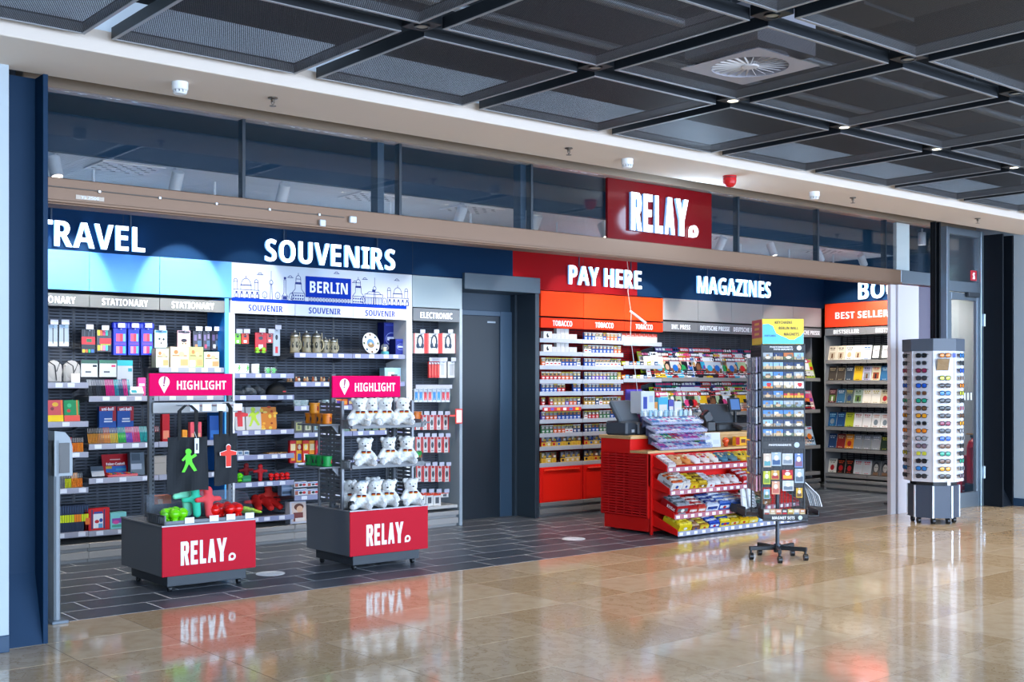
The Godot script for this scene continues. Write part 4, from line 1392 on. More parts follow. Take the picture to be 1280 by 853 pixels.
func stationery() -> void:
	var z := -2.52
	# first bay
	for k in 2:
		hung("pen_pack", "clear hanging pack with a silver and black pen above the grey pouches", "pen pack", "clear pen packs", [60.5, 74.0][k], [72.0, 86.0][k], 406, 433, -2.6, 0.015, "98a6b2", [[0, 0.0, 1, 0.2, "c9d2d8"], [0.44, 0.12, 0.54, 0.85, "23282e"], [0.1, 0.86, 0.9, 0.98, "8fb3cf"]])
	for k in 2:
		var a := on_z([58.0, 80.0][k], 479, z)
		var b := on_z([79.0, 102.0][k], 479, z)
		var w := b.x - a.x
		var o := thing("zip_pouch", "crumpled pale grey zip pouch with black cords on the upper stationery shelf", "pouch", Vector3((a.x + b.x) / 2, 1.584, z), 0.0, "grey zip pouches")
		var s := Shape.new()
		s.ellipsoid(Vector3(0, 0.1, -0.03), Vector3(w * 0.52, 0.1, 0.03), Color.WHITE, 8, 14)
		s.cbox(Vector3(-w * 0.46, 0.0, -0.05), Vector3(w * 0.46, 0.17, -0.01), 0.015)
		part(o, "body", s.mesh(), mat("9c9a96", 0.85))
		var c := Shape.new()
		c.tube(Vector3(-w * 0.3, 0.185, -0.02), Vector3(0, 0.15, 0.003), 0.004, 0.004, 6)
		c.tube(Vector3(0, 0.15, 0.003), Vector3(w * 0.1, 0.02, 0.005), 0.004, 0.004, 6)
		c.tube(Vector3(w * 0.35, 0.18, -0.02), Vector3(w * 0.1, 0.1, 0.002), 0.004, 0.004, 6)
		part(o, "cord", c.mesh(), mat("2b2c2d", 0.7))
		if k == 1:
			part(o, "paper_tag", boxm(Vector3(0.075, 0.11, 0.002)), mat("f4f4f2", 0.6), Vector3(w * 0.1, -0.03, 0.025))
	packed("notebook", "tall notebook with red floral cover and yellow band", "notebook", "", 60, 79.5, 501, 1.243, -2.5, 0.02, "c4555a", [[0, 0, 1, 0.3, "f2d21b"], [0.5, 0.8, 0.2, 0.1, "d9b23a", "o"], [0.3, 0.6, 0.12, 0.08, "7a3a44", "o"], [0.86, 0.3, 0.95, 1, "ee7a2c"]], 0.12)
	packed("notebook", "tall notebook with green floral cover and coral band", "notebook", "", 80.5, 100, 501, 1.243, -2.5, 0.02, "1f8a58", [[0, 0, 1, 0.28, "e85a4c"], [0.35, 0.75, 0.14, 0.1, "3fb07c", "o"], [0.8, 0.28, 0.9, 1, "d98a3a"], [0.3, 0.5, 0.12, 0.08, "c23b3b", "o"]], 0.12)
	pen_row(on_z(80, 566, z).x, on_z(103, 566, z).x, 0.973, -2.5, 0.0125, 0.13, [["red", "e8741c", "c4262b"], ["orange", "ef7d1e", "3a3d42"], ["black-capped orange", "ef8a20", "23262b"]], "felt pen", "third shelf beside the column", 0.05)
	pen_row(on_z(72, 611, z).x, on_z(103, 611, z).x, 0.661, -2.5, 0.014, 0.13, [["grey", "7d8085", "5a5d62"], ["yellow", "d8e021", "3a3d42"], ["orange", "f28a1e", "e9b07a"], ["deep orange", "f2801e", "3a3d42"]], "highlighter", "fourth shelf beside the column", 0.05)
	for k in 15:
		var x := on_z(64, 660, -2.5).x + 0.02 + k * 0.021
		var band: String = ["f28a1e", "cfe021", "cfe021", "f28a1e", "cfe021"][k / 3]
		good("bound_diary", "slim navy diary with %s paper band on the lowest stationery shelf" % ("orange" if band == "f28a1e" else "lime"), "diary", "navy diaries on the lowest shelf", printed(0.018, 0.235, 0.12, "27364f", [[0, 0.36, 1, 0.64, band], [0.3, 0.7, 0.7, 0.95, "3c5070"]]), Vector3(x, 0.274, -2.5))
	packed("glue_bottle", "small red box with a yellow lid above the navy diaries", "box", "", 65, 74, 622, 0.515, -2.6, 0.05, "8a1d22", [[0, 0.75, 1, 1, "e0d25a"]])
	# second bay: hanging sets
	hung("pencil_set", "hanging set of black colouring pencils with a red band", "pencils", "", 102, 119, 412, 441, -2.6, 0.015, "23262c", [[0, 0.36, 1, 0.68, "d41f26"], [0.35, 0.45, 0.75, 0.6, "2d5a33"], [0.05, 0.0, 0.25, 0.14, "f2c21a"], [0.3, 0.0, 0.45, 0.14, "e8741c"], [0.5, 0.0, 0.65, 0.14, "27a35a"], [0.7, 0.0, 0.9, 0.14, "2f62c8"], [0.2, 0.7, 0.24, 1, "4c5058"], [0.5, 0.7, 0.54, 1, "4c5058"], [0.76, 0.7, 0.8, 1, "4c5058"]])
	hung("pencil_set", "hanging set of bright coloured pencils with a red label", "pencils", "", 121, 139, 413, 440, -2.6, 0.015, "3b3e45", [[0.05, 0.76, 0.22, 1, "f4d21a"], [0.24, 0.76, 0.4, 1, "ef6a2a"], [0.42, 0.76, 0.58, 1, "e6457f"], [0.6, 0.76, 0.76, 1, "2fae9a"], [0.2, 0.36, 1, 0.62, "d8242b"], [0.05, 0.06, 0.22, 0.3, "f4d21a"], [0.24, 0.06, 0.4, 0.3, "f0a070"], [0.42, 0.06, 0.58, 0.3, "e87aa6"], [0.6, 0.06, 0.76, 0.3, "4fc8d8"], [0.25, 0.3, 0.95, 0.36, "8fae3a"]])
	for k in 3:
		var o := hung("marker_case", "royal blue hanging case of pink and purple markers", "markers", "royal blue marker cases", [142.0, 160.5, 176.5][k], [158.0, 174.0, 191.0][k], 410, 444, -2.6, 0.05, "1c2fc0", [[0.2, 0.5, 0.5, 0.78, "e64a6a"], [0.5, 0.5, 0.72, 0.78, "c9303f"], [0.74, 0.5, 0.92, 0.78, "6fb3dc"], [0.2, 0.06, 0.45, 0.32, "f08a94"], [0.47, 0.06, 0.7, 0.32, "d93a70"], [0.72, 0.06, 0.92, 0.32, "4fb8c8"], [0.1, 0.36, 0.95, 0.46, "5a35c4"]])
		part(o, "lid", span(Vector3(-0.07, 0.235, -0.055), Vector3(0.07, 0.3, 0.008), 0.012), mat("1a2bb0", 0.25))
	for k in 3:
		var c: Array = [["2e5b48", "161b22", "white pen card with a dark green header"], ["2e6b50", "d6265c", "white pen card with a green header and a pink pen"], ["12a6ac", "1b8fa0", "grey and teal pen card"]][k]
		hung("pen_card", c[2] + " under the marker cases", "pen card", "", [101.5, 124.5, 146.5][k], [122.0, 145.5, 166.0][k], 450.5, 471.5 if k < 2 else 486.0, -2.62, 0.012, "ccd0ce" if k < 2 else "b4babe", [[0, 0.8, 1, 1, c[0]], [0.7, 0.6, 0.95, 0.72, c[1]], [0.25, 0.25, 0.6, 0.35, "5a5f66"]], false)
	pen_row(on_z(109, 495, z).x, on_z(163, 495, z).x, 1.463, -2.5, 0.0135, 0.15, [["black and white", "3a4048", "b9bec4"], ["charcoal", "20252c", "8f969e"], ["slate", "2e3a46", "7d8894"], ["black", "20252c", "b0b6bd"], ["magenta", "d0187e", "e455a0"], ["magenta", "d0187e", "e455a0"], ["teal", "12899c", "4fc0cc"], ["navy", "22406a", "4a78a8"], ["magenta", "c0187e", "e455a0"], ["teal", "12899c", "58c4d0"]], "ballpoint pen", "upper pen shelf", 0.28)
	packed("display_card", "white and teal display card lying behind the pens", "card", "", 163, 180, 487, 1.463, -2.49, 0.04, "f0f3f3", [[0.1, 0.1, 0.5, 0.5, "3fb8c0"]], 0.6)
	packed("pink_box", "pink pen box beside the highlight sign", "box", "", 172.5, 182, 472.5, 1.463, -2.6, 0.04, "ee4f96", [[0.15, 0.55, 0.85, 0.68, "ffffff"], [0.2, 0.05, 0.4, 0.45, "f48ab8"], [0.5, 0.05, 0.75, 0.4, "c63a80"]])
	for k in 2:
		var o := packed("rollerball_box", "tall blue display box with a red top band behind the pens", "box", "blue pen display boxes", [124.0, 146.5][k], [145.0, 167.0][k], 508.5, 1.038, -2.6, 0.04, "1f56a8", [[0, 0.88, 1, 1, "b01f2e"], [0, 0.1, 1, 0.42, "4f86c8"], [0.1, 0.14, 0.7, 0.22, "c9d8ea"], [0.3, 0.3, 0.95, 0.36, "a9c4e2"], [0.8, 0.6, 1, 0.88, "b01f2e"], [0.3, 0.64, 0.75, 0.68, "dfe6f2"], [0.28, 0.57, 0.78, 0.61, "dfe6f2"]])
		lettering(o, "uni-ball", 0.11, 0.03, 0.001, mat("f4f4f6", 0.5), Vector3(0.0, o.mesh.get_aabb().size.y * 0.935, 0.002))
	pen_row(on_z(109, 555, z).x, on_z(200, 555, z).x, 1.038, -2.5, 0.0145, 0.145, [["black and amber", "c98a3a", "23282e"], ["black and amber", "c98a3a", "23282e"], ["orange", "e8951f", "a33a2a"], ["yellow", "d8c021", "2a3f8a"], ["lime", "3fb83a", "1f9aa8"], ["violet", "7a4fc0", "d84a7a"], ["pink", "d8457f", "e07aa0"], ["teal", "1fa0a0", "6fc4c8"], ["wine", "7a1f2e", "2a2d33"], ["black", "24282e", "8a2a34"]], "gel pen", "middle pen shelf", 0.28)
	# red pencil tin standing open
	var tin := thing("pencil_tin", "open red tin of colouring pencils on the stationery shelf", "tin", Vector3(on_z(146, 597, -2.6).x, 0.736, -2.6))
	part(tin, "tray", span(Vector3(-0.13, 0, -0.02), Vector3(0.15, 0.025, 0.12), 0.004), mat("b0141c", 0.3))
	var lid := part(tin, "lid", printed(0.24, 0.19, 0.012, "b3141d", [[0.12, 0.12, 0.9, 0.42, "2f6fc0"], [0.12, 0.3, 0.35, 0.42, "d9b23a"], [0.5, 0.2, 0.9, 0.3, "3a9ac0"], [0.3, 0.72, 0.7, 0.76, "e9c9c0"]]), gloss_print, Vector3(0.0, 0.012, -0.01))
	lid.rotation.x = -0.25
	lettering(lid, "Faber-Castell", 0.17, 0.026, 0.001, mat("f2e6e2", 0.4), Vector3(0, 0.1, 0.004))
	for k in 12:
		var s := Shape.new()
		s.tube(Vector3(-0.11 + k * 0.0205, 0.03, 0.0), Vector3(-0.11 + k * 0.0205, 0.03, 0.11), 0.005, 0.005, 6, lin(BRIGHT[k % 8]))
		part(tin, "pencil", s.mesh(), print_mat)
	packed("desk_easel", "small grey and white leaning card beside the red tin", "card", "", 115, 131, 585, 0.736, -2.54, 0.02, "5b6672", [[0, 0, 1, 0.55, "a9b0b8"]], 0.5)
	packed("grey_box", "plain beige cardboard box on the stationery shelf behind the black bags", "box", "", 189, 208, 570, 0.736, -2.5, 0.15, "a9a39a", [[0.1, 0.6, 0.9, 0.63, "8d877e"]])
	packed("clear_display", "clear display stand with a grey card beside the stand's upright", "display", "", 163.5, 181, 567, 0.736, -2.52, 0.06, "5a6a78", [[0.05, 0.25, 0.8, 0.5, "9aa6b8"], [0.1, 0.65, 0.7, 0.95, "3d4c5a"]], 0.1)
	packed("school_set", "red carrying case of school paints with a white picture label", "paint set", "", 105, 137, 636, 0.27, -2.5, 0.08, "cf1f22", [[0.28, 0.05, 0.34, 0.95, "3a3f6a"], [0.76, 0.05, 0.82, 0.95, "3a3f6a"], [0.36, 0.1, 0.74, 0.75, "e9eef2"], [0.5, 0.4, 0.09, 0.08, "c9303a", "o"], [0.66, 0.45, 0.07, 0.09, "2f4fa0", "o"], [0.56, 0.1, 0.72, 0.3, "5fa8d8"], [0.38, 0.76, 0.72, 0.85, "2f4fa0"], [0.05, 0.3, 0.22, 0.6, "e87a3a"]])
	packed("craft_box", "turquoise craft box with purple print on the lowest shelf", "box", "", 138, 158, 641, 0.27, -2.5, 0.1, "7fd0d0", [[0.1, 0.35, 0.9, 0.65, "8a4fa8"], [0.1, 0.1, 0.9, 0.25, "4fa890"], [0.35, 0.4, 0.2, 0.12, "d04a9a", "o"]])
	for k in 3:
		good("leaf_ribbon", "bright green printed roll lying on the lowest stationery shelf", "wrapping roll", "green printed rolls", roll_mesh(0.02, 0.2, "8fc04a"), Vector3(on_z(170 + k * 5, 650, -2.55).x, 0.292, -2.58 + k * 0.045), 0.0, 0.9)
	# third bay
	hung("sticker_pack", "pale blue hanging pack with a black and white animal face", "pack", "", 193.5, 209, 413, 435, -2.6, 0.012, "a9cfe2", [[0.05, 0.86, 0.95, 0.97, "2f8ab0"], [0.55, 0.35, 0.28, 0.2, "f2f2f0", "o"], [0.38, 0.5, 0.09, 0.07, "23262b", "o"], [0.7, 0.48, 0.09, 0.07, "23262b", "o"], [0.5, 0.27, 0.08, 0.05, "23262b", "o"]])
	hung("sticker_pack", "pink hanging pack with a round doll face", "pack", "", 222, 238, 413.5, 436, -2.6, 0.012, "e9b9c6", [[0.05, 0.86, 0.95, 0.97, "3a4048"], [0.5, 0.3, 0.26, 0.2, "f2c49a", "o"], [0.5, 0.45, 0.24, 0.1, "23262b", "o"], [0.4, 0.28, 0.05, 0.04, "23262b", "o"], [0.62, 0.28, 0.05, 0.04, "23262b", "o"]])
	for k in 3:
		hung("trinket_bag", "dark hanging bag of small trinkets with coloured patches", "pack", "dark trinket bags", [241.5, 254.0, 264.5][k], [252.5, 263.0, 274.5][k], 414, 438, -2.6, 0.02, "3a3d4a", [[0.1, 0.5, 0.4, 0.8, "6a5a8a"], [0.5, 0.2, 0.9, 0.5, "4a6a8a"], [0.2, 0.1, 0.5, 0.3, ["c07a4a", "b03a5a", "e2e4e6"][k]], [0.6, 0.6, 0.85, 0.85, "8a7a9a"]])  # flat patches of colour on a dark pack
	var gifts := [[195, 211, 436, "b9c8b0", "clear box with an orange roll"], [213, 236, 434, "d9c4a4", "cream gift box with figures"], [236, 254, 434, "a9c07a", "green tinned gift box"], [255, 274, 440, "c9dcb4", "pale green gift pack"]]
	for g in gifts:
		packed("gift_pack", g[4] + " on the shelf above the highlight sign", "gift", "", g[0], g[1], g[2], 1.725, -2.5, 0.1, g[3], [[0.05, 0.05, 0.45, 0.35, "f4efe4"], [0.55, 0.1, 0.95, 0.4, "e0a06a"], [0.1, 0.55, 0.9, 0.6, "8a6a4a"], [0.6, 0.65, 0.15, 0.12, "f2b48a", "o"], [0.3, 0.75, 0.12, 0.1, "e07a4a", "o"]])
	for k in 6:
		packed("picture_book", "orange and brown picture booklet under the pink sign", "booklet", "orange booklets behind the stand", 208 + k * 11, 218 + k * 11, 487, 1.463, -2.53, 0.015, ["c9803a", "b5622a", "d9a24a", "8a5a35", "c46a2a", "a9a49a"][k], [[0.1, 0.2, 0.8, 0.7, ["e9c07a", "7a4a2a", "f0d9a0"][k % 3]], [0.3, 0.4, 0.2, 0.15, "3a2a20", "o"]], 0.2)
	for k in 4:
		packed("gift_tin", ["tall red notebook", "pink boxed soap", "navy gift bag", "small orange box"][k] + " behind the handles of the black bags", "gift", "", [203, 238, 262, 228][k], [212, 252, 275, 234][k], [518, 528, 520, 538][k], 1.038, -2.52, 0.05, ["b3141d", "e85a6a", "1d4f9a", "f09a2a"][k], [[0.1, 0.1, 0.9, 0.4, ["e08a6a", "f4b08a", "2f6fc0", "f4c06a"][k]]])

func roll_mesh(r: float, l: float, hex: String) -> Mesh:
	var key := "roll%.3f%.3f%s" % [r, l, hex]
	if not meshes.has(key):
		var s := Shape.new()
		s.tube(Vector3(0, 0, -l / 2), Vector3(0, 0, l / 2), r, r, 14, lin(hex))
		s.tube(Vector3(0, 0, -l * 0.2), Vector3(0, 0, l * 0.1), r + 0.001, r + 0.001, 14, lin("d84a3a"))
		meshes[key] = s.mesh()
	return meshes[key]

# outlines of a plain pedestrian pictogram, one metre tall, walking or standing with the arms stretched out
func walker() -> PackedVector2Array:
	return PackedVector2Array([Vector2(-0.30, 0.0), Vector2(-0.17, 0.0), Vector2(0.0, 0.34), Vector2(0.22, 0.02), Vector2(0.34, 0.06), Vector2(0.14, 0.42), Vector2(0.13, 0.55), Vector2(0.34, 0.68), Vector2(0.27, 0.78), Vector2(0.1, 0.68), Vector2(0.06, 0.76), Vector2(0.11, 0.82), Vector2(0.1, 0.92), Vector2(0.02, 0.98), Vector2(-0.08, 0.98), Vector2(-0.15, 0.91), Vector2(-0.14, 0.81), Vector2(-0.1, 0.76), Vector2(-0.15, 0.7), Vector2(-0.3, 0.52), Vector2(-0.24, 0.46), Vector2(-0.14, 0.54), Vector2(-0.13, 0.4), Vector2(-0.2, 0.2)])
func stander() -> PackedVector2Array:
	return PackedVector2Array([Vector2(-0.14, 0.0), Vector2(0.14, 0.0), Vector2(0.15, 0.5), Vector2(0.44, 0.52), Vector2(0.46, 0.66), Vector2(0.1, 0.74), Vector2(0.12, 0.8), Vector2(0.12, 0.92), Vector2(0.05, 0.99), Vector2(-0.05, 0.99), Vector2(-0.12, 0.92), Vector2(-0.12, 0.8), Vector2(-0.1, 0.74), Vector2(-0.46, 0.66), Vector2(-0.44, 0.52), Vector2(-0.15, 0.5)])
func scaled(pts: PackedVector2Array, k: float, at := Vector2.ZERO) -> PackedVector2Array:
	var o := PackedVector2Array()
	for p in pts:
		o.append(p * k + at)
	return o

# a soft solid from capsules joined smoothly, meshed as surface nets
func soft(bones: Array, cell: float, blend: float, bump := 0.0, freq := 60.0) -> Shape:
	var lo := Vector3.INF
	var hi := -Vector3.INF
	for b in bones:
		var r: float = maxf(b[2], b[3])
		lo = lo.min(b[0] - Vector3.ONE * r).min(b[1] - Vector3.ONE * r)
		hi = hi.max(b[0] + Vector3.ONE * r).max(b[1] + Vector3.ONE * r)
	lo -= Vector3.ONE * cell * 2.5
	hi += Vector3.ONE * cell * 2.5
	var nx := int((hi.x - lo.x) / cell) + 2
	var ny := int((hi.y - lo.y) / cell) + 2
	var nz := int((hi.z - lo.z) / cell) + 2
	var ns := FastNoiseLite.new()
	ns.seed = 5
	ns.frequency = freq
	ns.fractal_octaves = 2
	var f := PackedFloat32Array()
	f.resize(nx * ny * nz)
	var i := 0
	for z in nz:
		for y in ny:
			for x in nx:
				var p := lo + Vector3(x, y, z) * cell
				var d := 1.0
				for b in bones:
					var a: Vector3 = b[0]
					var ab: Vector3 = b[1] - a
					var t := clampf((p - a).dot(ab) / maxf(ab.length_squared(), 1e-9), 0, 1)
					var e := (p - a - ab * t).length() - lerpf(b[2], b[3], t)
					var h := maxf(blend - absf(d - e), 0.0) / blend
					d = minf(d, e) - h * h * blend * 0.25
				if bump > 0.0 and absf(d) < bump * 4.0:
					d += ns.get_noise_3dv(p) * bump
				f[i] = d
				i += 1
	var sx := 1
	var sy := nx
	var szz := nx * ny
	var vert := {}
	var pts := PackedVector3Array()
	var nrm := PackedVector3Array()
	for z in nz - 1:
		for y in ny - 1:
			for x in nx - 1:
				var o := x + y * sy + z * szz
				var neg := 0
				var c := []
				for k in 8:
					var g := f[o + (k & 1) * sx + ((k >> 1) & 1) * sy + ((k >> 2) & 1) * szz]
					c.append(g)
					if g < 0.0:
						neg += 1
				if neg == 0 or neg == 8:
					continue
				var acc := Vector3.ZERO
				var cnt := 0
				for k in 8:
					for ax in 3:
						var bit := 1 << ax
						if k & bit:
							continue
						var g0: float = c[k]
						var g1: float = c[k | bit]
						if (g0 < 0.0) != (g1 < 0.0):
							var q := Vector3(k & 1, (k >> 1) & 1, (k >> 2) & 1)
							q[ax] = g0 / (g0 - g1)
							acc += q
							cnt += 1
				acc /= cnt
				var gr := Vector3(c[1] - c[0] + c[3] - c[2] + c[5] - c[4] + c[7] - c[6], c[2] - c[0] + c[3] - c[1] + c[6] - c[4] + c[7] - c[5], c[4] - c[0] + c[5] - c[1] + c[6] - c[2] + c[7] - c[3])
				vert[o] = pts.size()
				pts.append(lo + (Vector3(x, y, z) + acc) * cell)
				nrm.append(gr.normalized())
	var s := Shape.new()
	for o in vert:
		var x: int = o % nx
		var y: int = (o / nx) % ny
		var z: int = o / szz
		for ax in 3:
			var st: int = [sx, sy, szz][ax]
			var u: int = [sy, szz, sx][ax]
			var w: int = [szz, sx, sy][ax]
			if [x, y, z][(ax + 1) % 3] == 0 or [x, y, z][(ax + 2) % 3] == 0:
				continue
			if (f[o] < 0.0) == (f[o + st] < 0.0):
				continue
			var q := [o, o - u, o - u - w, o - w]
			if not (vert.has(q[1]) and vert.has(q[2]) and vert.has(q[3])):
				continue
			var id := [vert[q[0]], vert[q[1]], vert[q[2]], vert[q[3]]]
			s.smooth_tri([pts[id[0]], pts[id[1]], pts[id[2]]], [nrm[id[0]], nrm[id[1]], nrm[id[2]]], Color.WHITE)
			s.smooth_tri([pts[id[0]], pts[id[2]], pts[id[3]]], [nrm[id[0]], nrm[id[2]], nrm[id[3]]], Color.WHITE)
	return s

func figure_cushion(walk: bool) -> Mesh:
	var key := "cushion%s" % walk
	if not meshes.has(key):
		var b := []
		var v := func(x: float, y: float) -> Vector3: return Vector3(x, y, 0)
		if walk:
			b = [[v.call(0, 0.83), v.call(-0.02, 0.86), 0.13, 0.13], [v.call(0, 0.64), v.call(-0.02, 0.44), 0.14, 0.13], [v.call(0.02, 0.66), v.call(0.3, 0.72), 0.08, 0.07], [v.call(-0.05, 0.66), v.call(-0.28, 0.5), 0.08, 0.07], [v.call(0.0, 0.4), v.call(0.25, 0.07), 0.1, 0.08], [v.call(-0.04, 0.4), v.call(-0.22, 0.07), 0.1, 0.08]]
		else:
			b = [[v.call(0, 0.84), v.call(0, 0.86), 0.15, 0.15], [v.call(0, 0.62), v.call(0, 0.1), 0.15, 0.13], [v.call(-0.06, 0.6), v.call(-0.4, 0.58), 0.09, 0.08], [v.call(0.06, 0.6), v.call(0.4, 0.58), 0.09, 0.08]]
		meshes[key] = soft(b, 0.035, 0.1).mesh()
	return meshes[key]
func cushion(label: String, hex: String, walk: bool, at: Vector3, size: float, turn := 0.0, lean := 0.0, group := "") -> void:
	var o := solo("figure_cushion", label, "cushion", figure_cushion(walk), mat(hex, 0.75), at, 0.0, group)
	o.basis = Basis(Vector3.UP, turn) * Basis(Vector3.RIGHT, -lean) * Basis.from_scale(Vector3(size, size, size * 0.85))
func ball_toy(label: String, hex: String, at: Vector3, r: float, group: String) -> void:
	# a round squeeze toy: ball head on a small body with stub arms
	var key := "balltoy"
	if not meshes.has(key):
		var s := Shape.new()
		s.ellipsoid(Vector3(0, 1.75, 0), Vector3(1, 0.95, 1), Color.WHITE, 10, 16)
		s.ellipsoid(Vector3(0, 0.55, 0), Vector3(0.8, 0.56, 0.7), Color.WHITE, 8, 14)
		s.ellipsoid(Vector3(0.85, 0.6, 0.1), Vector3(0.4, 0.25, 0.28), Color.WHITE, 6, 10)
		s.ellipsoid(Vector3(-0.85, 0.6, 0.1), Vector3(0.4, 0.25, 0.28), Color.WHITE, 6, 10)
		s.lathe([Vector2(1.02, 1.9), Vector2(1.15, 1.98), Vector2(1.02, 2.05)], 18)
		meshes[key] = s.mesh()
	var o := solo("squeeze_toy", label, "toy", meshes[key], mat(hex, 0.25), at, rng.randf() * 3.0, group)
	o.scale = Vector3.ONE * r

func souvenirs() -> void:
	# first bay
	var cards := [[293.5, 301, "7ad02a", "lime green hanging keyring", 417, 430], [302, 311, "e0431f", "orange-red hanging keyring", 417, 430], [319, 333, "c4121e", "tall red hanging pendant", 416, 439], [333.5, 341, "c9484a", "small red flowered hanging charm", 417, 429], [341.5, 350, "aeb9c4", "silver hanging card with a red figure", 412, 445]]
	for c in cards:
		hung("keyring_card", c[3] + " above the mugs", "keyring", "", c[0], c[1], c[4], c[5], -2.58, 0.015, c[2], [[0.3, 0.1, 0.7, 0.35, "f0f2f4" if c[2] != "aeb9c4" else "d8242b"], [0.5, 0.7, 0.2, 0.1, "2d3640", "o"]])
	for k in 2:
		ball_toy("lime green ball pendant below the red hanging pendant", "9ad83a", on_z(321.5 + k * 8, 438, -2.54) - Vector3(0, 0.03, 0), 0.022, "lime ball pendants")
	var mug := thing("souvenir_mug", "white mug with a green walking figure on the souvenir shelf", "mug", Vector3.ZERO, 0.0, "white mugs with green figures")
	var ms := Shape.new()
	ms.lathe([Vector2(0, 0.002), Vector2(0.038, 0.0), Vector2(0.041, 0.006), Vector2(0.041, 0.095), Vector2(0.038, 0.095), Vector2(0.038, 0.01), Vector2(0, 0.01)], 24)
	part(mug, "cup", ms.mesh(), mat("f2f3f2", 0.2))
	var hd := Shape.new()
	for k in 8:
		var t0 := -PI / 2 + PI * k / 8
		var t1 := -PI / 2 + PI * (k + 1) / 8
		hd.tube(Vector3(0.04 + cos(t0) * 0.024, 0.05 + sin(t0) * 0.03, 0), Vector3(0.04 + cos(t1) * 0.024, 0.05 + sin(t1) * 0.03, 0), 0.005, 0.005, 8, Color.WHITE, false)
	part(mug, "handle", hd.mesh(), mat("f2f3f2", 0.2)).rotation.y = 0.4
	var pic := Shape.new()
	for p in [scaled(walker(), 0.07, Vector2(0, 0.012))]:
		var ids := Geometry2D.triangulate_polygon(p)
		for i in range(0, ids.size(), 3):
			var q := []
			for j in 3:
				var w: Vector2 = p[ids[i + j]]
				q.append(Vector3(sin(w.x / 0.0415), 0, cos(w.x / 0.0415)) * 0.0415 + Vector3(0, w.y, 0))
			pic.tri(q[0], q[1], q[2], Vector3.BACK, Color.WHITE)
	part(mug, "print", pic.mesh(), mat("4fb82a", 0.3))
	var us := [297.0, 306.0, 319.0]
	for k in 3:
		var at := Vector3(on_z(us[k], 467, -2.5).x, 1.673, -2.5)
		if k == 0:
			mug.position = at
		else:
			copy_of(mug, at, [0.0, 0.35, 0.9][k])
	for k in 4:
		var s := Shape.new()
		s.lathe([Vector2(0, 0.002), Vector2(0.018, 0.0), Vector2(0.021, 0.06), Vector2(0.0195, 0.06), Vector2(0.017, 0.006), Vector2(0, 0.006)], 16)
		var o := thing("shot_glass", "small clear shot glass with a green figure beside the mugs", "glass", Vector3(on_z(333 + k * 3.6, 467, -2.49).x, 1.673, -2.49 - 0.03 * (k % 2)), 0.0, "green shot glasses")
		part(o, "cup", s.mesh(), clear("cfe6d8", 0.25))
		var g := Shape.new()
		g.prism(scaled(stander(), 0.05, Vector2(0, 0.006)), 0.0215, 0.0225)
		part(o, "print", g.mesh(), mat("3fae3a", 0.3))
	# dark scarves and a cap
	for k in 4:
		var s := soft([[Vector3(-0.06, 0.03, 0), Vector3(0.06, 0.035, 0.01), 0.03, 0.035], [Vector3(-0.03, 0.06, -0.05), Vector3(0.05, 0.05, -0.06), 0.04, 0.03]], 0.012, 0.03, 0.012, 22.0)
		good("folded_scarf", "crumpled dark grey patterned pouch under the mugs", "pouch", "dark pouches under the mugs", s.mesh(), Vector3(on_z(300 + k * 8, 494, -2.55).x, 1.46, -2.57 - 0.02 * (k % 2)), 0.0, k * 0.7, 0.0, mat(["2b3238", "3c444b", "4a5258", "2f363c"][k], 0.85))
	var cap := thing("baseball_cap", "black cap with a small red badge on the souvenir shelf", "cap", Vector3(on_z(347, 493, -2.55).x, 1.46, -2.58))
	var cs := Shape.new()
	cs.ellipsoid(Vector3(0, 0.02, 0), Vector3(0.105, 0.1, 0.11), Color.WHITE, 10, 18)
	part(cap, "crown", cs.mesh(), mat("0e1113", 0.85))
	var vs := Shape.new()
	vs.ellipsoid(Vector3(0, 0.015, 0.12), Vector3(0.09, 0.012, 0.075), Color.WHITE, 6, 16)
	part(cap, "visor", vs.mesh(), mat("14181a", 0.85))
	part(cap, "badge", boxm(Vector3(0.03, 0.012, 0.004)), mat("c9202a", 0.5), Vector3(0.03, 0.03, 0.112))
	# notebooks with figures
	var nb := [[294.5, 306.5, "d8d9d6", "c8202a", true, "white notebook with a red standing figure"], [308, 327.5, "cfd0cb", "a9c81f", true, "white notebook with a lime figure"], [327, 346, "d9832a", "c9c02a", false, "orange patterned notebook"]]
	for b in nb:
		var marks := []
		if not b[4]:
			for k in 14:
				marks.append([rng.randf(), rng.randf(), 0.06 + rng.randf() * 0.1, 0.04 + rng.randf() * 0.06, pick(["f0b03a", "c4451c", "e8c84a", "8a2f14", "f2d06a"]), "o"])
		var o := packed("notebook", b[5] + " leaning on the souvenir shelf", "notebook", "", b[0], b[1], 509.5, 1.121, -2.52, 0.018, b[2], marks, 0.1)
		if b[4]:
			var s := Shape.new()
			s.prism(scaled(stander() if b[3] == "c8202a" else walker(), 0.19, Vector2(0, 0.035)), 0.0005, 0.0015)
			part(o, "print", s.mesh(), mat(b[3], 0.5))
	for k in 2:
		packed("magnet_set", "small boxed magnet set standing on the narrow souvenir shelf", "magnets", "small magnet sets", 297 + k * 8, 303.5 + k * 8, 564, 0.881, -2.5, 0.03, "c9d6e0", [[0.15, 0.2, 0.85, 0.8, "5a7a9a"]])
	for k in 4:
		good("wooden_ruler", "flat brown wooden souvenir lying on the narrow shelf", "souvenir", "flat wooden souvenirs", printed(0.09, 0.012, 0.12, ["b98a5a", "8d6a44", "caa878", "a47a4c"][k], []), Vector3(on_z(338 + k * 6.5, 568, -2.55).x, 0.881, -2.5 - 0.01 * k), 0.0, 0.3 * k)
	cushion("dark red figure cushion at the rear of the lower shelf", "8f1218", false, Vector3(on_z(309, 602, -2.7).x, 0.617, -2.72), 0.17)
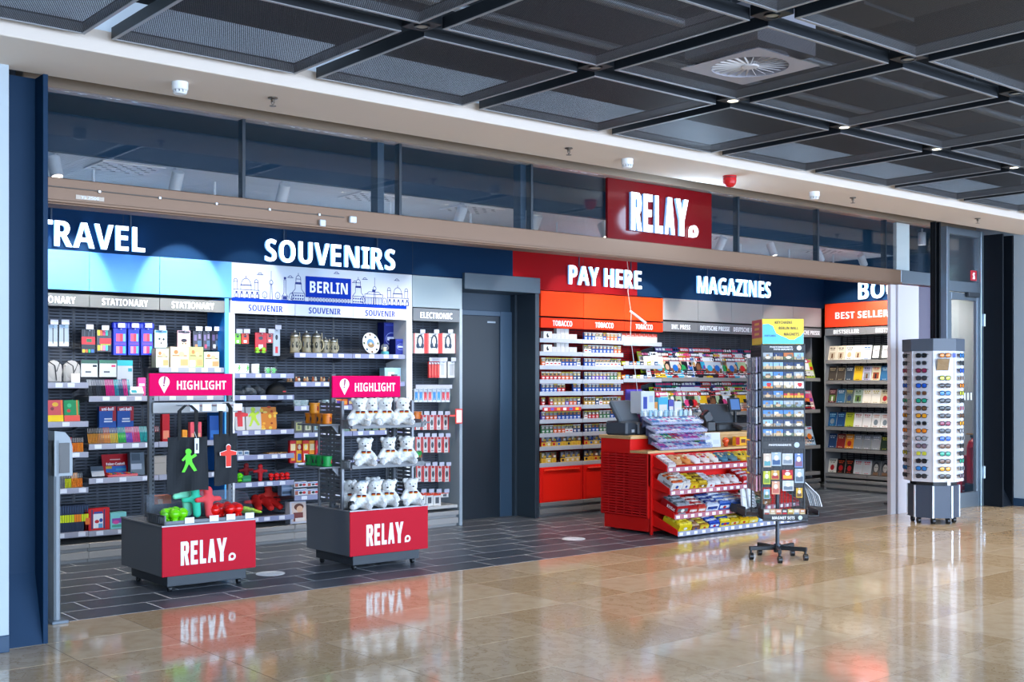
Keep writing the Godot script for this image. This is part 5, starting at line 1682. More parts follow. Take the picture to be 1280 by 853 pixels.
	cushion("red standing figure cushion beside the red balls on the lower shelf", "c8161f", false, Vector3(on_z(326.5, 603, -2.54).x, 0.617, -2.56), 0.165)
	ball_toy("bright green round squeeze toy beside the green box", "5ac81a", Vector3(on_z(300.5, 602, -2.5).x, 0.616, -2.52), 0.035, "")
	packed("green_box", "flat green box behind the green squeeze toy", "box", "", 303, 314, 595, 0.616, -2.56, 0.06, "2f9a5a", [[0.1, 0.2, 0.9, 0.5, "4fb87a"]])
	for k in 4:
		ball_toy("shiny red round squeeze toy in the row on the lower shelf", "d8161a", Vector3(on_z(339.5 + k * 6.6, 602, -2.52).x, 0.616, -2.53), 0.028, "red squeeze toys on the shelf")
	for k in 3:
		cushion("large red figure cushion lying on the lowest souvenir shelf", "dc1a14", false, Vector3(on_z(324 + k * 14.0, 646, -2.6).x, 0.33, -2.60 + 0.03 * (k % 2)), 0.27, 0.3 * (k - 1), 1.15, "large red cushions")
	cushion("pale red figure cushion sitting up on the lowest souvenir shelf", "e0342a", false, Vector3(on_z(341.5, 646, -2.7).x, 0.3, -2.74), 0.26, 0.0, 0.3)
	for k in 2:
		cushion("lime green figure cushion lying beside the large red ones", "9ac83a", true, Vector3(on_z(312 + k * 10, 646, -2.58).x, 0.31, -2.58), 0.22, 0.9 + k, 1.3, "lime cushions on the lowest shelf")
	# second and third bay: lidded steins
	var st := thing("beer_stein", "tall cream beer stein with pewter lid on the souvenir shelf", "beer stein", Vector3.ZERO, 0.0, "tall beer steins")
	stein(st, 0.17, 0.047)
	var small := thing("small_stein", "small cream beer stein with pewter lid on the souvenir shelf", "beer stein", Vector3.ZERO, 0.0, "small beer steins")
	stein(small, 0.125, 0.04)
	var su := [368.5, 383.0, 395.5, 406.5, 416.5]
	for k in 5:
		var at := Vector3(on_z(su[k], 441, -2.52).x, 1.88, -2.52)
		var turn: float = [0.0, 0.6, -0.5, 0.2, 0.0][k]
		if k == 0:
			st.position = at
		elif k == 3:
			small.position = at
		else:
			copy_of(st if k < 3 else small, at, turn)
	var pt := thing("souvenir_plate", "round white souvenir plate with city pictures on the shelf", "plate", Vector3(on_z(463, 441, -2.56).x, 1.88, -2.56), 0.12)
	var ps := Shape.new()
	ps.lathe([Vector2(0.115, 0.012), Vector2(0.113, 0.014), Vector2(0.075, 0.004), Vector2(0.0, 0.003)], 32, lin("f0efe8"))
	ps.lathe([Vector2(0.0, -0.004), Vector2(0.07, -0.003), Vector2(0.115, 0.012)], 32, lin("f0efe8"))
	for k in 8:
		var t := TAU * k / 8
		var o := Shape.new()
		oval(o, cos(t) * 0.093, sin(t) * 0.093, 0.013, 0.013, 0.0122, lin(["5a6a4a", "4a6a8a", "8a6a4a", "3a4a5a"][k % 4]))
		ps.add(o.moved(Transform3D(Basis(Vector3.RIGHT, -PI / 2), Vector3.ZERO)))
	var cen := Shape.new()
	oval(cen, 0, 0, 0.05, 0.05, 0.005, lin("6fa0c8"), 20)
	oval(cen, 0, -0.018, 0.042, 0.026, 0.0054, lin("a4845a"), 16)
	oval(cen, 0, 0.0, 0.02, 0.014, 0.0058, lin("d9cda8"), 12)
	ps.add(cen.moved(Transform3D(Basis(Vector3.RIGHT, -PI / 2), Vector3.ZERO)))
	var dish := part(pt, "dish", ps.mesh(), gloss_print, Vector3(0, 0.115, 0))
	dish.rotation.x = PI / 2 - 0.2
	part(pt, "easel", boxm(Vector3(0.08, 0.02, 0.06), 0.004), mat("6a4a2c", 0.5), Vector3(0, 0, -0.01))
	var gb := thing("snow_globe", "small snow globe with a landmark on the souvenir shelf", "snow globe", Vector3(on_z(481, 442, -2.53).x, 1.88, -2.53))
	var gs := Shape.new()
	gs.lathe([Vector2(0, 0), Vector2(0.045, 0), Vector2(0.042, 0.03), Vector2(0.03, 0.034), Vector2(0, 0.034)], 20)
	part(gb, "base", gs.mesh(), mat("3f9aa0", 0.4))
	var go := Shape.new()
	go.ellipsoid(Vector3(0, 0.072, 0), Vector3(0.044, 0.044, 0.044), Color.WHITE, 12, 18)
	part(gb, "globe", go.mesh(), clear("e8f2f4", 0.12))
	part(gb, "landmark", boxm(Vector3(0.035, 0.045, 0.02), 0.004), mat("d9c9a0", 0.5), Vector3(0, 0.034, 0))
	for b in [[480, 499, 403.5, -2.68, "large navy gift box with an oval emblem behind the snow globe"], [494.5, 508, 424, -2.5, "smaller blue gift box with an oval emblem at the shelf end"]]:
		packed("gift_box", b[4], "box", "", b[0], b[1], b[2], 1.88, b[3], 0.12, "22308c", [[0.5, 0.5, 0.4, 0.2, "8fa0e0", "o"], [0.5, 0.5, 0.37, 0.175, "22308c", "o"], [0.2, 0.45, 0.8, 0.56, "c9d2f0"], [0.1, 0.9, 0.9, 0.94, "3a4ab0"]], 0.0, "1a2570")
	# figurines, glass boxes, tins
	for k in 11:
		var s := Shape.new()
		s.cbox(Vector3(-0.018, 0, -0.015), Vector3(0.018, 0.012, 0.015), 0.003, lin("8a6a4a"))
		s.ellipsoid(Vector3(0, 0.025, 0), Vector3(0.014, 0.018, 0.012), lin(["c98a5a", "d9b48a", "b0603a", "e4dcc8"][k % 4]), 6, 10)
		s.ellipsoid(Vector3(0, 0.046, 0), Vector3(0.009, 0.01, 0.009), lin(["b0603a", "e4dcc8", "d9b48a"][k % 3]), 6, 8)
		good("bronze_figurine", "tiny brown and cream figurine on the shelf under the steins", "figurine", "tiny figurines under the steins", s.mesh(), Vector3(on_z(360 + k * 5.2, 478, -2.5).x, 1.589, -2.5 - 0.03 * (k % 2)))
	packed("acrylic_box", "pale blue and clear gift box beside the white post", "box", "", 481, 501, 460, 1.589, -2.52, 0.1, "a9d3e2", [[0.2, 0.1, 0.6, 0.7, "eaf4f6"], [0.55, 0.25, 0.2, 0.2, "3f9ac0", "o"]])
	for k in 4:
		var s := Shape.new()
		s.lathe([Vector2(0, 0.002), Vector2(0.035, 0.0), Vector2(0.045, 0.06), Vector2(0.042, 0.06), Vector2(0.033, 0.005), Vector2(0, 0.005)], 18)
		solo("glass_bowl", "clear glass tumbler on the dark middle souvenir shelf", "glass", s.mesh(), clear("c4dde2", 0.3), Vector3(on_z(372 + k * 9 + (18 if k > 1 else 0), 507, -2.5).x, 1.349, -2.51), 0.0, "glass tumblers")
	for k in 9:
		packed("magnet_box", "orange and purple boxed magnet under the second pink sign", "magnets", "orange magnet boxes", 420 + k * 7.6, 427 + k * 7.6, 499, 1.349, -2.5, 0.05, ["e0702a", "d95a24", "5a3a7a"][k % 3], [[0.15, 0.2, 0.85, 0.7, ["5a3a9a", "f0a03a", "d9c07a"][k % 3]]])
	for k in 3:
		packed("picture_tin", "grey picture tin on the middle souvenir shelf", "tin", "grey picture tins", 368 + k * 11.5, 378.5 + k * 11.5, 526.5, 1.08, -2.5, 0.06, "5a5c5c", [[0.2, 0.2, 0.85, 0.85, ["b0b478", "c4c6a8", "8ab0c0"][k]], [0.4, 0.3, 0.65, 0.6, "6f7a5a"]])
	for k in 8:
		packed("souvenir_box", "small souvenir figure in a box behind the white bears", "souvenir", "boxed souvenir figures behind the bears", 430 + k * 9, 437 + k * 9, 528, 1.08, -2.5, 0.05, ["6f8a7a", "c9b48a", "8a9aa8", "5a6a5a"][k % 4], [[0.5, 0.5, 0.3, 0.3, ["a9c4c8", "8a6a44", "d9dcd0"][k % 3], "o"]])
	for k in 5:
		packed("playing_cards", "red and yellow boxed game above the green tins", "game", "red and yellow games", 362.5 + k * 8, 370 + k * 8, 551, 0.781, -2.5 - 0.02 * (k % 2), 0.04, ["c9202a", "f0b020", "d8341f", "e8901f", "c41a2a"][k], [[0.1, 0.55, 0.9, 0.85, ["f4e0a0", "c41a2a", "f0c83a"][k % 3]], [0.2, 0.1, 0.8, 0.4, ["f2a02a", "2f5aa8", "f4f0e4"][k % 3]], [0.5, 0.7, 0.25, 0.12, "e9d9b0", "o"]])
	for k in 4:
		packed("toy_car_box", "white boxed toy cars on the lower souvenir shelf", "toy box", "white toy car boxes", [368, 384, 368, 384][k], [383.5, 399, 383.5, 399][k], [611.5, 611.5, 602.5, 602.5][k], [0.453, 0.453, 0.535, 0.535][k], -2.5, 0.1, "d4dae2", [[0.05, 0.72, 0.95, 0.85, "4a78c0"], [0.05, 0.1, 0.3, 0.7, "a85a4a"], [0.5, 0.4, 0.14, 0.22, "2a3a30", "o"], [0.78, 0.4, 0.14, 0.22, "c02a34", "o"]])
	packed("acrylic_display", "grey acrylic display of cars beside the white toy boxes", "display", "", 352, 366, 606, 0.453, -2.56, 0.08, "7f93b0", [[0.05, 0.15, 0.95, 0.4, "3a4a60"], [0.05, 0.55, 0.95, 0.75, "9fb0c8"]])
	packed("poster_box", "large boxed picture standing on the plinth behind the second stand", "picture box", "", 363, 383, 628, 0.172, -2.47, 0.1, "c4c8d8", [[0.1, 0.08, 1, 0.95, "d8c4b8"], [0.2, 0.1, 0.8, 0.5, "7a3a34"], [0.55, 0.75, 0.3, 0.16, "6a3a24", "o"], [0.6, 0.65, 0.2, 0.15, "e0b493", "o"], [0.3, 0.1, 0.9, 0.25, "e4dcd6"]], 0.05)
	for k in 4:
		packed("grey_carton", "brown and blue carton on the lower shelf behind the second stand", "carton", "cartons behind the second stand", 432 + k * 17, 447 + k * 17, 601, 0.453, -2.55, 0.12, ["6a5a44", "a9c4d8", "8a7a5a", "b8cede"][k], [[0.1, 0.2, 0.9, 0.5, ["4a3f30", "d0607a", "6a5a44", "5a8ac0"][k]]])

func stein(o: Node3D, h: float, r: float) -> void:
	var b := Shape.new()
	b.lathe([Vector2(0, 0.001), Vector2(r * 1.08, 0.0), Vector2(r * 1.1, h * 0.06), Vector2(r * 0.98, h * 0.1), Vector2(r, h * 0.14), Vector2(r * 0.93, h * 0.88), Vector2(r * 0.98, h * 0.92), Vector2(r * 0.96, h), Vector2(0, h)], 22, lin("a69d80"))
	b.lathe([Vector2(r * 1.105, h * 0.02), Vector2(r * 1.105, h * 0.06)], 22, lin("6a5a3a"))
	b.lathe([Vector2(r * 0.985, h * 0.9), Vector2(r * 0.985, h * 0.95)], 22, lin("6a5a3a"))
	# raised pictures round the body
	for k in 7:
		var t := TAU * k / 7
		b.ellipsoid(Vector3(sin(t) * r * 0.93, h * (0.48 + 0.06 * (k % 2)), cos(t) * r * 0.93), Vector3(r * 0.3, h * 0.2, r * 0.14), lin(["3c3d34", "6d6650", "4a505a"][k % 3]), 6, 10)
		b.ellipsoid(Vector3(sin(t) * r * 0.98, h * 0.52, cos(t) * r * 0.98), Vector3(r * 0.12, h * 0.1, r * 0.12), lin("c4bb9c"), 5, 8)
	part(o, "body", b.mesh(), gloss_print)
	var l := Shape.new()
	l.lathe([Vector2(r * 1.02, h), Vector2(r * 1.02, h * 1.03), Vector2(r * 0.8, h * 1.1), Vector2(r * 0.45, h * 1.2), Vector2(r * 0.2, h * 1.24), Vector2(r * 0.22, h * 1.3), Vector2(r * 0.08, h * 1.36), Vector2(0, h * 1.4)], 20)
	part(o, "lid", l.mesh(), mat("b9b7ae", 0.3, 0.85))
	var hd := Shape.new()
	for k in 8:
		var t0 := -PI * 0.5 + PI * k / 8
		var t1 := -PI * 0.5 + PI * (k + 1) / 8
		hd.tube(Vector3(r * 0.9 + cos(t0) * r * 0.6, h * 0.5 + sin(t0) * h * 0.32, 0), Vector3(r * 0.9 + cos(t1) * r * 0.6, h * 0.5 + sin(t1) * h * 0.32, 0), 0.007, 0.007, 8, Color.WHITE, false)
	hd.tube(Vector3(r * 1.3, h * 0.8, 0), Vector3(r * 1.15, h * 1.22, 0), 0.004, 0.004, 6)
	part(o, "handle", hd.mesh(), mat("a59a78", 0.35))

func electronics() -> void:
	var z := -2.56
	var dark := "3a4450"
	# headphones in window boxes
	for k in 3:
		var u0: float = [517.5, 534.8, 552.3][k]
		var u1: float = [534.5, 552.0, 569.3][k]
		var o := hung("headphone_box", "white and red boxed headphones in the top row of the electronics bay", "headphones", "boxed headphones", u0, u1, 417, 442, -2.5, 0.08, "cfd3d4", [[0, 0, 0.06, 1, "d8281f"], [0.74 if k < 2 else 0.97, 0, 1, 1, "d8281f"], [0.1, 0.75, 0.4, 0.8, "8a9098"]])
		var ring := Shape.new()
		for q in 14:
			var t0 := TAU * q / 14
			var t1 := TAU * (q + 1) / 14
			ring.tube(Vector3(-0.01 + cos(t0) * 0.035, 0.13 + sin(t0) * 0.065, 0.003), Vector3(-0.01 + cos(t1) * 0.035, 0.13 + sin(t1) * 0.065, 0.003), 0.008, 0.008, 6, lin("3c4a5c"), false)
		ring.ellipsoid(Vector3(-0.042, 0.085, 0.006), Vector3(0.018, 0.03, 0.008), lin("33455c"))
		ring.ellipsoid(Vector3(0.02, 0.085, 0.006), Vector3(0.018, 0.03, 0.008), lin("33455c"))
		part(o, "picture", ring.mesh(), print_mat)
	var put := func(called: String, label: String, group: String, u: float, w: float, v0: float, v1: float, base: String, marks: Array) -> void:
		hung(called, label, "pack", group, u, u + w, v0, v1, -2.52, 0.02, base, marks)
	for k in 6:
		put.call("cable_pack", "slim red cable pack in the second electronics row" if k < 4 else "white cable pack in the second electronics row", "cable packs in the second row" , [536.0, 539.5, 543.0, 546.5, 549.5, 560.0][k], [3.0, 3.0, 3.0, 3.0, 8.5, 9.0][k], 452, 472.5, "c9261f" if k < 4 else "d3d6d8", [[0.2, 0.15, 0.7, 0.8, "e0503f" if k < 4 else "b4b9be"], [0.1, 0.84, 0.9, 0.95, "ffffff"]])
	for k in 8:
		var c: Array = [["2f86c8", "blue"], ["2f86c8", "blue"], ["d4303a", "red"], ["d84a50", "red"], ["2f86c8", "blue"], ["3a94d4", "blue"], ["c82a34", "red"], ["d43a40", "red"]][k]
		put.call("cable_card", "%s charging cable card in the third electronics row" % c[1], "charging cable cards", 521.0 + k * 5.6 - 3.0, 5.0, 486, 503, "cdd6dc", [[0.15, 0.15, 0.85, 0.75, c[0]], [0.1, 0.82, 0.9, 0.97, "e9edf0"], [0.45, 0.0, 0.55, 0.3, "e9edf0"]])
	var words := ["fourth", "fifth", "sixth"]
	for r in 3:
		for k in 5:
			var u := 518.5 + k * 8.6 + r * 0.8
			put.call("adapter_card", "white and red adapter card in the %s electronics row" % words[r], "adapter cards in the %s row" % words[r], u, 8.0, [519.0, 546.5, 582.5][r], [537.5, 566.0, 602.5][r], "d2d2ce", [[0, 0, 0.18, 1, "d0242a"], [0.82, 0, 1, 1, "d0242a"], [0.3, 0.85, 0.7, 1.0, "d8281f"], [0.5, 0.48, 0.2, 0.2, "4a4f55", "o"], [0.3, 0.1, 0.7, 0.16, "8a9098"]])
	for k in 4:
		put.call("charger_card", "white charger card with an orange top in the lowest electronics row", "charger cards in the lowest row", 523.0 + k * 9.5, 9.0, 616, 633 if k < 3 else 622, "e4e4e0", [[0, 0.78, 1, 1, "e0452a"], [0.25, 0.2, 0.75, 0.65, "5a5f66"]])
	var fr := thing("price_frame", "small red framed notice clipped beside the electronics hooks", "notice", Vector3(on_z(573.5, 521, -2.40).x, on_z(573.5, 530, -2.40).y, -2.40))
	part(fr, "frame", boxm(Vector3(0.095, 0.165, 0.012), 0.003), mat("d83a2c", 0.4))
	part(fr, "sheet", boxm(Vector3(0.07, 0.135, 0.002)), mat("e4e6e8", 0.5), Vector3(0, 0.015, 0.006))
	part(fr, "arm", span(Vector3(-0.12, 0.08, -0.012), Vector3(-0.045, 0.1, -0.004)), mat("d83a2c", 0.4))

func tobacco() -> void:
	var looks := []
	var cols := [["red", "c4202a"], ["blue", "2456b0"], ["white", "e6e6e2"], ["orange", "e0602a"], ["gold", "caa24a"], ["navy", "23407a"], ["violet", "6a4fb0"], ["green", "3a7a50"]]
	for c in cols:
		for v in 2:
			var m := [[0.0, 0.5, 1, 1, pick(["5a5a48", "7a7560", "4a5058", "8a7f58"])], [0.0, 0.9, 1, 1, "d9c23a" if v == 0 else "e0e2de"]]
			for k in 5:
				m.append([0.1 + rng.randf() * 0.5, 0.52 + rng.randf() * 0.2, 0.35 + rng.randf() * 0.6, 0.7 + rng.randf() * 0.18, pick(["c9c4a8", "2d3036", "a86a4a", "d9b23a", "8a9098", "e8e4d4"])])
			m.append([0.2, 0.2, 0.8, 0.34, "f2f2ee" if c[0] != "white" else pick(["c4202a", "2456b0", "8a9098"])])
			m.append([0.3, 0.06, 0.7, 0.12, "e9e4d0"])
			looks.append([c[0], printed(0.058, 0.092, 0.024, c[1], m)])
	var div := span(Vector3(-0.001, 0, -0.2), Vector3(0.001, 0.06, 0.0))
	var names := ["top", "second", "third", "fourth", "fifth", "sixth", "seventh", "eighth", "ninth", "tenth"]
	var ys := [2.1, 1.944, 1.782, 1.615, 1.472, 1.31, 1.143, 0.981, 0.825, 0.63]
	for b in 2:
		var x0: float = [6.46, 7.15][b]
		for r in 10:
			var x := x0 + 0.035
			var run := 0
			var lk: Array = looks[0]
			var wide := r >= 8
			while x < x0 + 0.655:
				if r < 2 and b == 0:
					break
				if run == 0:
					var choice := rng.randi() % looks.size()
					if r == 4:
						choice = pick([0, 1, 2, 3]) if b == 0 and x < x0 + 0.45 else pick([2, 3])
					elif r < 3:
						choice = pick([2, 3, 4, 5, 6, 7])
					lk = looks[choice]
					run = 1 + rng.randi() % 3
				run -= 1
				if rng.randf() < 0.04:
					x += 0.0635
					continue
				if wide:
					var bc: Array = pick([["2a62b8", "blue"], ["c9202a", "red"], ["d9a23a", "yellow"], ["2d3036", "black"], ["e0e0da", "white"]])
					var key := "pouch%s%d" % [bc[0], rng.randi() % 2]
					if not meshes.has(key):
						meshes[key] = printed(0.075, 0.125, 0.025, bc[0], [[0, 0.45, 1, 1, pick(["4a5058", "3a4a6a", "5a5a48", "6a5a5a"])], [0.1, 0.55, 0.6, 0.9, pick(["c9c4b0", "8a9ab0", "a86a4a"])], [0.4, 0.5, 0.9, 0.7, pick(["d9b23a", "2456b0", "e8e4d4"])], [0, 0, 1, 0.38, "e2bc3a"], [0.25, 0.08, 0.75, 0.3, bc[0]]])
					good("tobacco_pouch", "%s tobacco pouch on the %s tobacco shelf" % [bc[1], names[r]], "tobacco", "tobacco pouches on the %s shelf" % names[r], meshes[key], Vector3(x + 0.038, ys[r] + 0.001, -2.485))
					x += 0.08
				else:
					good("cigarette_pack", "%s cigarette pack with picture warning on the %s tobacco shelf" % [lk[0], names[r]], "cigarettes", "cigarette packs on the %s shelf" % names[r], lk[1], Vector3(x + 0.03, ys[r] + 0.001, -2.485))
					x += 0.0635
	# two shelves of white boxes beside the staff door
	for r in 2:
		packed("device_box", "square white box with a black plume emblem on the %s tobacco shelf" % names[r], "box", "", 679.5, 690, [414.5, 431.0][r], ys[r] + 0.001, -2.485, 0.05, "e6e6e4", [[0.5, 0.45, 0.16, 0.3, "2a2d31", "o"], [0.62, 0.6, 0.1, 0.2, "e6e6e4", "o"]])
		for k in 10:
			good("white_carton", "plain small white carton on the %s tobacco shelf" % names[r], "carton", "white cartons on the %s shelf" % names[r], printed(0.062, 0.062, 0.05, "cbcbc9", [[0.02, 0.4, 0.98, 0.43, "c4c8cc"], [0.3, 0.65, 0.7, 0.72, "b0b4b8"]]), Vector3(6.645 + k * 0.0655 - (0.33 if k > 6 else 0.0) + (0.0 if k < 7 else 0.0), ys[r] + 0.001 + (0.0 if k < 7 else 0.063), -2.49))
	# a red promotion strip under the sixth shelf
	var strip := thing("promotion_strip", "red promotion strip with coloured spots on the sixth tobacco shelf", "strip", Vector3(6.79, 1.245, -2.445))
	part(strip, "strip", boxm(Vector3(0.62, 0.045, 0.003)), mat("d41f26", 0.4))
	for k in 6:
		part(strip, "spot", boxm(Vector3(0.05, 0.03, 0.002)), mat(["f0f0ee", "7a4fb0", "f2a01f", "f0f0ee", "3a6ab8", "f2c01f"][k], 0.4), Vector3(-0.26 + k * 0.1, 0.007, 0.002))
	# third bay
	for k in 8:
		good("snus_can", "white box with a red top on the topmost shelf beside the magazines", "box", "white and red boxes", printed(0.075, 0.11, 0.06, "f0f0ee", [[0, 0.62, 1, 1, "e05a48"], [0.1, 0.7, 0.7, 0.76, "f4d0c8"], [0.86, 0, 0.92, 0.6, "9aa0a6"]]), Vector3(7.89 + k * 0.08, 2.092, -2.5))
	for r in 2:
		for k in 10:
			var c: Array = [["b9c02a", "lime"], ["e6e6e2", "white"], ["2d5a8a", "blue"], ["e0801f", "orange"], ["5aa8e0", "sky blue"], ["2d3a4a", "slate"], ["e9dcc8", "cream"]][(k + r * 3) % 7]
			good("lighter_box", "%s lighter box on the %s short red shelf" % [c[1], ["upper", "lower"][r]], "lighter box", "lighter boxes on the %s short shelf" % ["upper", "lower"][r], printed(0.06, 0.045, 0.05, c[0], [[0.1, 0.3, 0.9, 0.6, "dfe3e6"]]), Vector3(7.87 + k * 0.066, [1.802, 1.632][r], -2.49))
	packed("purple_poster", "purple and pink cardboard display behind the till", "display", "", 783, 802, 487, 1.022, -1.22, 0.02, "6a4fc0", [[0.5, 0.3, 0.98, 0.9, "a04ab0"], [0.1, 0.2, 0.4, 0.7, "4f6ad0"]])

func magazines() -> void:
	var covers := []
	var bases := [["white", "f2f2ef"], ["cream", "ead9c0"], ["red", "c4202a"], ["yellow", "f2c41f"], ["pale blue", "a9cbe2"], ["white", "eef0f0"], ["navy", "25406e"], ["orange", "ea8a3a"], ["grey", "b4bac0"], ["white", "f4f4f4"], ["pink", "e67a9a"], ["lime", "b4d02a"]]
	for b in bases:
		for k in 2:
			covers.append([b[0], printed(0.21, 0.285, 0.008, b[1], magazine_cover(b[1]))])
	var dark := []
	for b in [["blue", "2a5a9a"], ["dark blue", "1f3a6a"], ["teal", "2a7a8a"], ["violet", "5a4a8a"], ["green", "3a6a4a"]]:
		dark.append([b[0], printed(0.21, 0.285, 0.008, b[1], magazine_cover(b[1]))])
	var tiers := [[0, -0.03, 0.09], [0.06, -0.14, 0.11], [0.13, -0.25, 0.13]]
	var tn := ["front", "middle", "rear"]
	var shelves := [[1.64, "upper"], [1.18, "middle"], [0.655, "lower"]]
	for si in 3:
		var y: float = shelves[si][0]
		for t in 3:
			var x := 8.30 if si < 2 else 11.2
			while x < 11.72:
				var set_: Array = dark if t == 2 else covers
				var c: Array = pick(set_)
				if si == 2 or x > 8.62 or t < 2:
					if x > 8.5 or (si == 0 and t < 2):
						good("magazine", "%s magazine in the %s tier of the %s magazine shelf" % [c[0], tn[t], shelves[si][1]], "magazine", "magazines in the %s tier of the %s shelf" % [tn[t], shelves[si][1]], c[1], Vector3(x + 0.1, y + tiers[t][0] + 0.003, FZ + tiers[t][1]), 0.3)
				x += 0.076 if t < 2 else 0.15

func books() -> void:
	var ys := [1.9, 1.6, 1.27, 0.925, 0.607, 0.243]
	var nm := ["top", "second", "third", "fourth", "fifth", "lowest"]
	var lists := [
		[["cream", "e9dcc4", "5a4a3a"], ["cream", "e9dcc4", "5a4a3a"], ["white", "f0ede6", "23262b"], ["white", "f4f3f0", "c9ccd0"], ["pale blue", "cfdbe8", "3a5a9a"], ["black framed white", "2a2d30", "f2f2f0"], ["black framed white", "2a2d30", "f2f2f0"], ["red", "c9302a", "f0e4dc"]],
		[["brown", "4a4038", "c9b48a"], ["brown", "4a4038", "c9b48a"], ["slate", "3a4654", "e9edf0"], ["yellow", "e8b82a", "6a5018"], ["lilac", "c9c4dc", "2a2f6a"], ["cream", "e8dcb8", "c03a2a"], ["blue", "2f6a98", "c9dce8"], ["blue", "2f6a98", "c9dce8"]],
		[["maroon", "4a2a2e", "d9a0a0"], ["blue", "3a6a8a", "e0e4e8"], ["olive", "5a6a6a", "d9c43a"], ["mixed green", "a9bcae", "3a5a3a"], ["white", "efe9dc", "b0a030"], ["white", "efe9dc", "b0a030"], ["cream", "d9c9a8", "4a4030"], ["cream", "d9c9a8", "4a4030"]],
		[["deep blue", "1f5a8a", "9ad0e0"], ["deep blue", "1f4a7a", "8ac4dc"], ["lime", "b9c43a", "3a4a20"], ["white", "f2f0ee", "a84a44"], ["white", "f2f0ee", "a84a44"], ["white", "f4f2f0", "c4806a"], ["white", "f4f2f0", "c4806a"], ["red and white", "c9403a", "f2f0ee"]],
		[["navy", "24406a", "d0dcea"], ["red", "8a2a24", "e9c9a0"], ["orange", "e08a1f", "f4dcb0"], ["grey", "8f949a", "e9ebee"], ["grey", "8f949a", "e9ebee"], ["grey", "9a9ea4", "dde0e4"], ["dark green", "2a3a2e", "d9d03a"], ["dark green", "2a3a2e", "d9d03a"]],
		[["cream", "dcd8cc", "6a6a5a"], ["black", "201c1c", "d8502a"], ["black", "201c1c", "d8502a"], ["pale grey", "c4c6ca", "c9303a"], ["pale grey", "c4c6ca", "c9303a"], ["grey portrait", "5a5c60", "e0dcd8"], ["grey portrait", "5a5c60", "e0dcd8"], ["grey portrait", "5a5c60", "e0dcd8"]]]
	for r in 6:
		for k in 12:
			var c: Array = lists[r][k % 8]
			var key := "book%d%s" % [r, c[1]]
			if not meshes.has(key):
				var mk := book_cover(c[1], c[2])
				if c[0] == "grey portrait":
					mk = [[0.5, 0.55, 0.36, 0.36, "2a2c30", "o"], [0.5, 0.5, 0.25, 0.28, "b9b4ae", "o"], [0.4, 0.55, 0.06, 0.03, "2a2c30", "o"], [0.6, 0.55, 0.06, 0.03, "2a2c30", "o"], [0.2, 0.0, 0.8, 0.2, "7a5a44"]]
				if c[0] == "black framed white":
					mk = [[0.14, 0.1, 0.86, 0.94, "f0f0ee"], [0.3, 0.6, 0.7, 0.66, "4a4d50"]]
				meshes[key] = printed(0.14, 0.21, 0.03, c[1], mk, "e6e0d2")
			var zz := -2.36 + k * 0.146
			if zz > -0.95:
				continue
			good("paperback", "%s paperback on the %s bestseller shelf" % [c[0], nm[r]], "book", "paperbacks on the %s bestseller shelf" % nm[r], meshes[key], Vector3(12.08, ys[r] + 0.004, zz), 0.22, -PI / 2)
	# picture books standing on the corner shelves beside the bestsellers are part of the magazine bays

# ---------- the till counter ----------
func candy(label: String, group: String, w: float, h: float, d: float, base: String, tops: Array, at: Vector3, tilt: float, word := "", ink := "ffffff") -> void:
	# an open display box of sweets lying on a sloping shelf, its front lower edge at `at`
	var key := "candy%.3f%.3f%.3f%s%s" % [w, h, d, base, "".join(tops)]
	if not meshes.has(key):
		var s := Shape.new()
		s.box(Vector3(-w / 2, 0, -d), Vector3(w / 2, h * 0.8, 0), lin(base))
		var n := 6
		for k in n:
			var z0 := -d + 0.006 + k * (d - 0.012) / n
			var z1 := -d + (k + 1) * (d - 0.012) / n
			var cols := maxi(1, roundi(w / 0.06))
			for j in cols:
				var x0 := -w / 2 + 0.004 + j * (w - 0.008) / cols
				var x1 := -w / 2 + 0.002 + (j + 1) * (w - 0.008) / cols
				s.cbox(Vector3(x0, h * 0.4, z0), Vector3(x1, h * (0.92 + 0.16 * rng.randf()), z1), 0.004, lin(tops[(k + j * 2) % tops.size()]))
		var m := [[0.1, 0.35, 0.9, 0.75, tops[0]], [0.2, 0.1, 0.8, 0.25, tops[tops.size() - 1]], [0.5, 0.5, 0.14, 0.2, pick(["f4f0e4", "c9202a", "2a4fa0"]), "o"]]
		var z := 0.0005
		for r in m:
			z += 0.0003
			if r.size() > 5:
				oval(s, (r[0] - 0.5) * w, r[1] * h * 0.8, r[2] * w, r[3] * h * 0.8, z, lin(r[4]))
			else:
				flat(s, [Vector2((r[0] - 0.5) * w, r[1] * h * 0.8), Vector2((r[2] - 0.5) * w, r[1] * h * 0.8), Vector2((r[2] - 0.5) * w, r[3] * h * 0.8), Vector2((r[0] - 0.5) * w, r[3] * h * 0.8)], z, lin(r[4]))
		meshes[key] = s.mesh()
	var o := solo("sweet_box", label, "sweets", meshes[key], gloss_print, at, 0.0, group)
	o.basis = Basis(Vector3.RIGHT, tilt)
	if word:
		lettering(o, word, minf(w * 0.8, d * 0.5), h * 0.3, 0.001, mat(ink, 0.4), Vector3(-w / 2 - 0.0008, h * 0.42, -d * 0.35), -PI / 2)

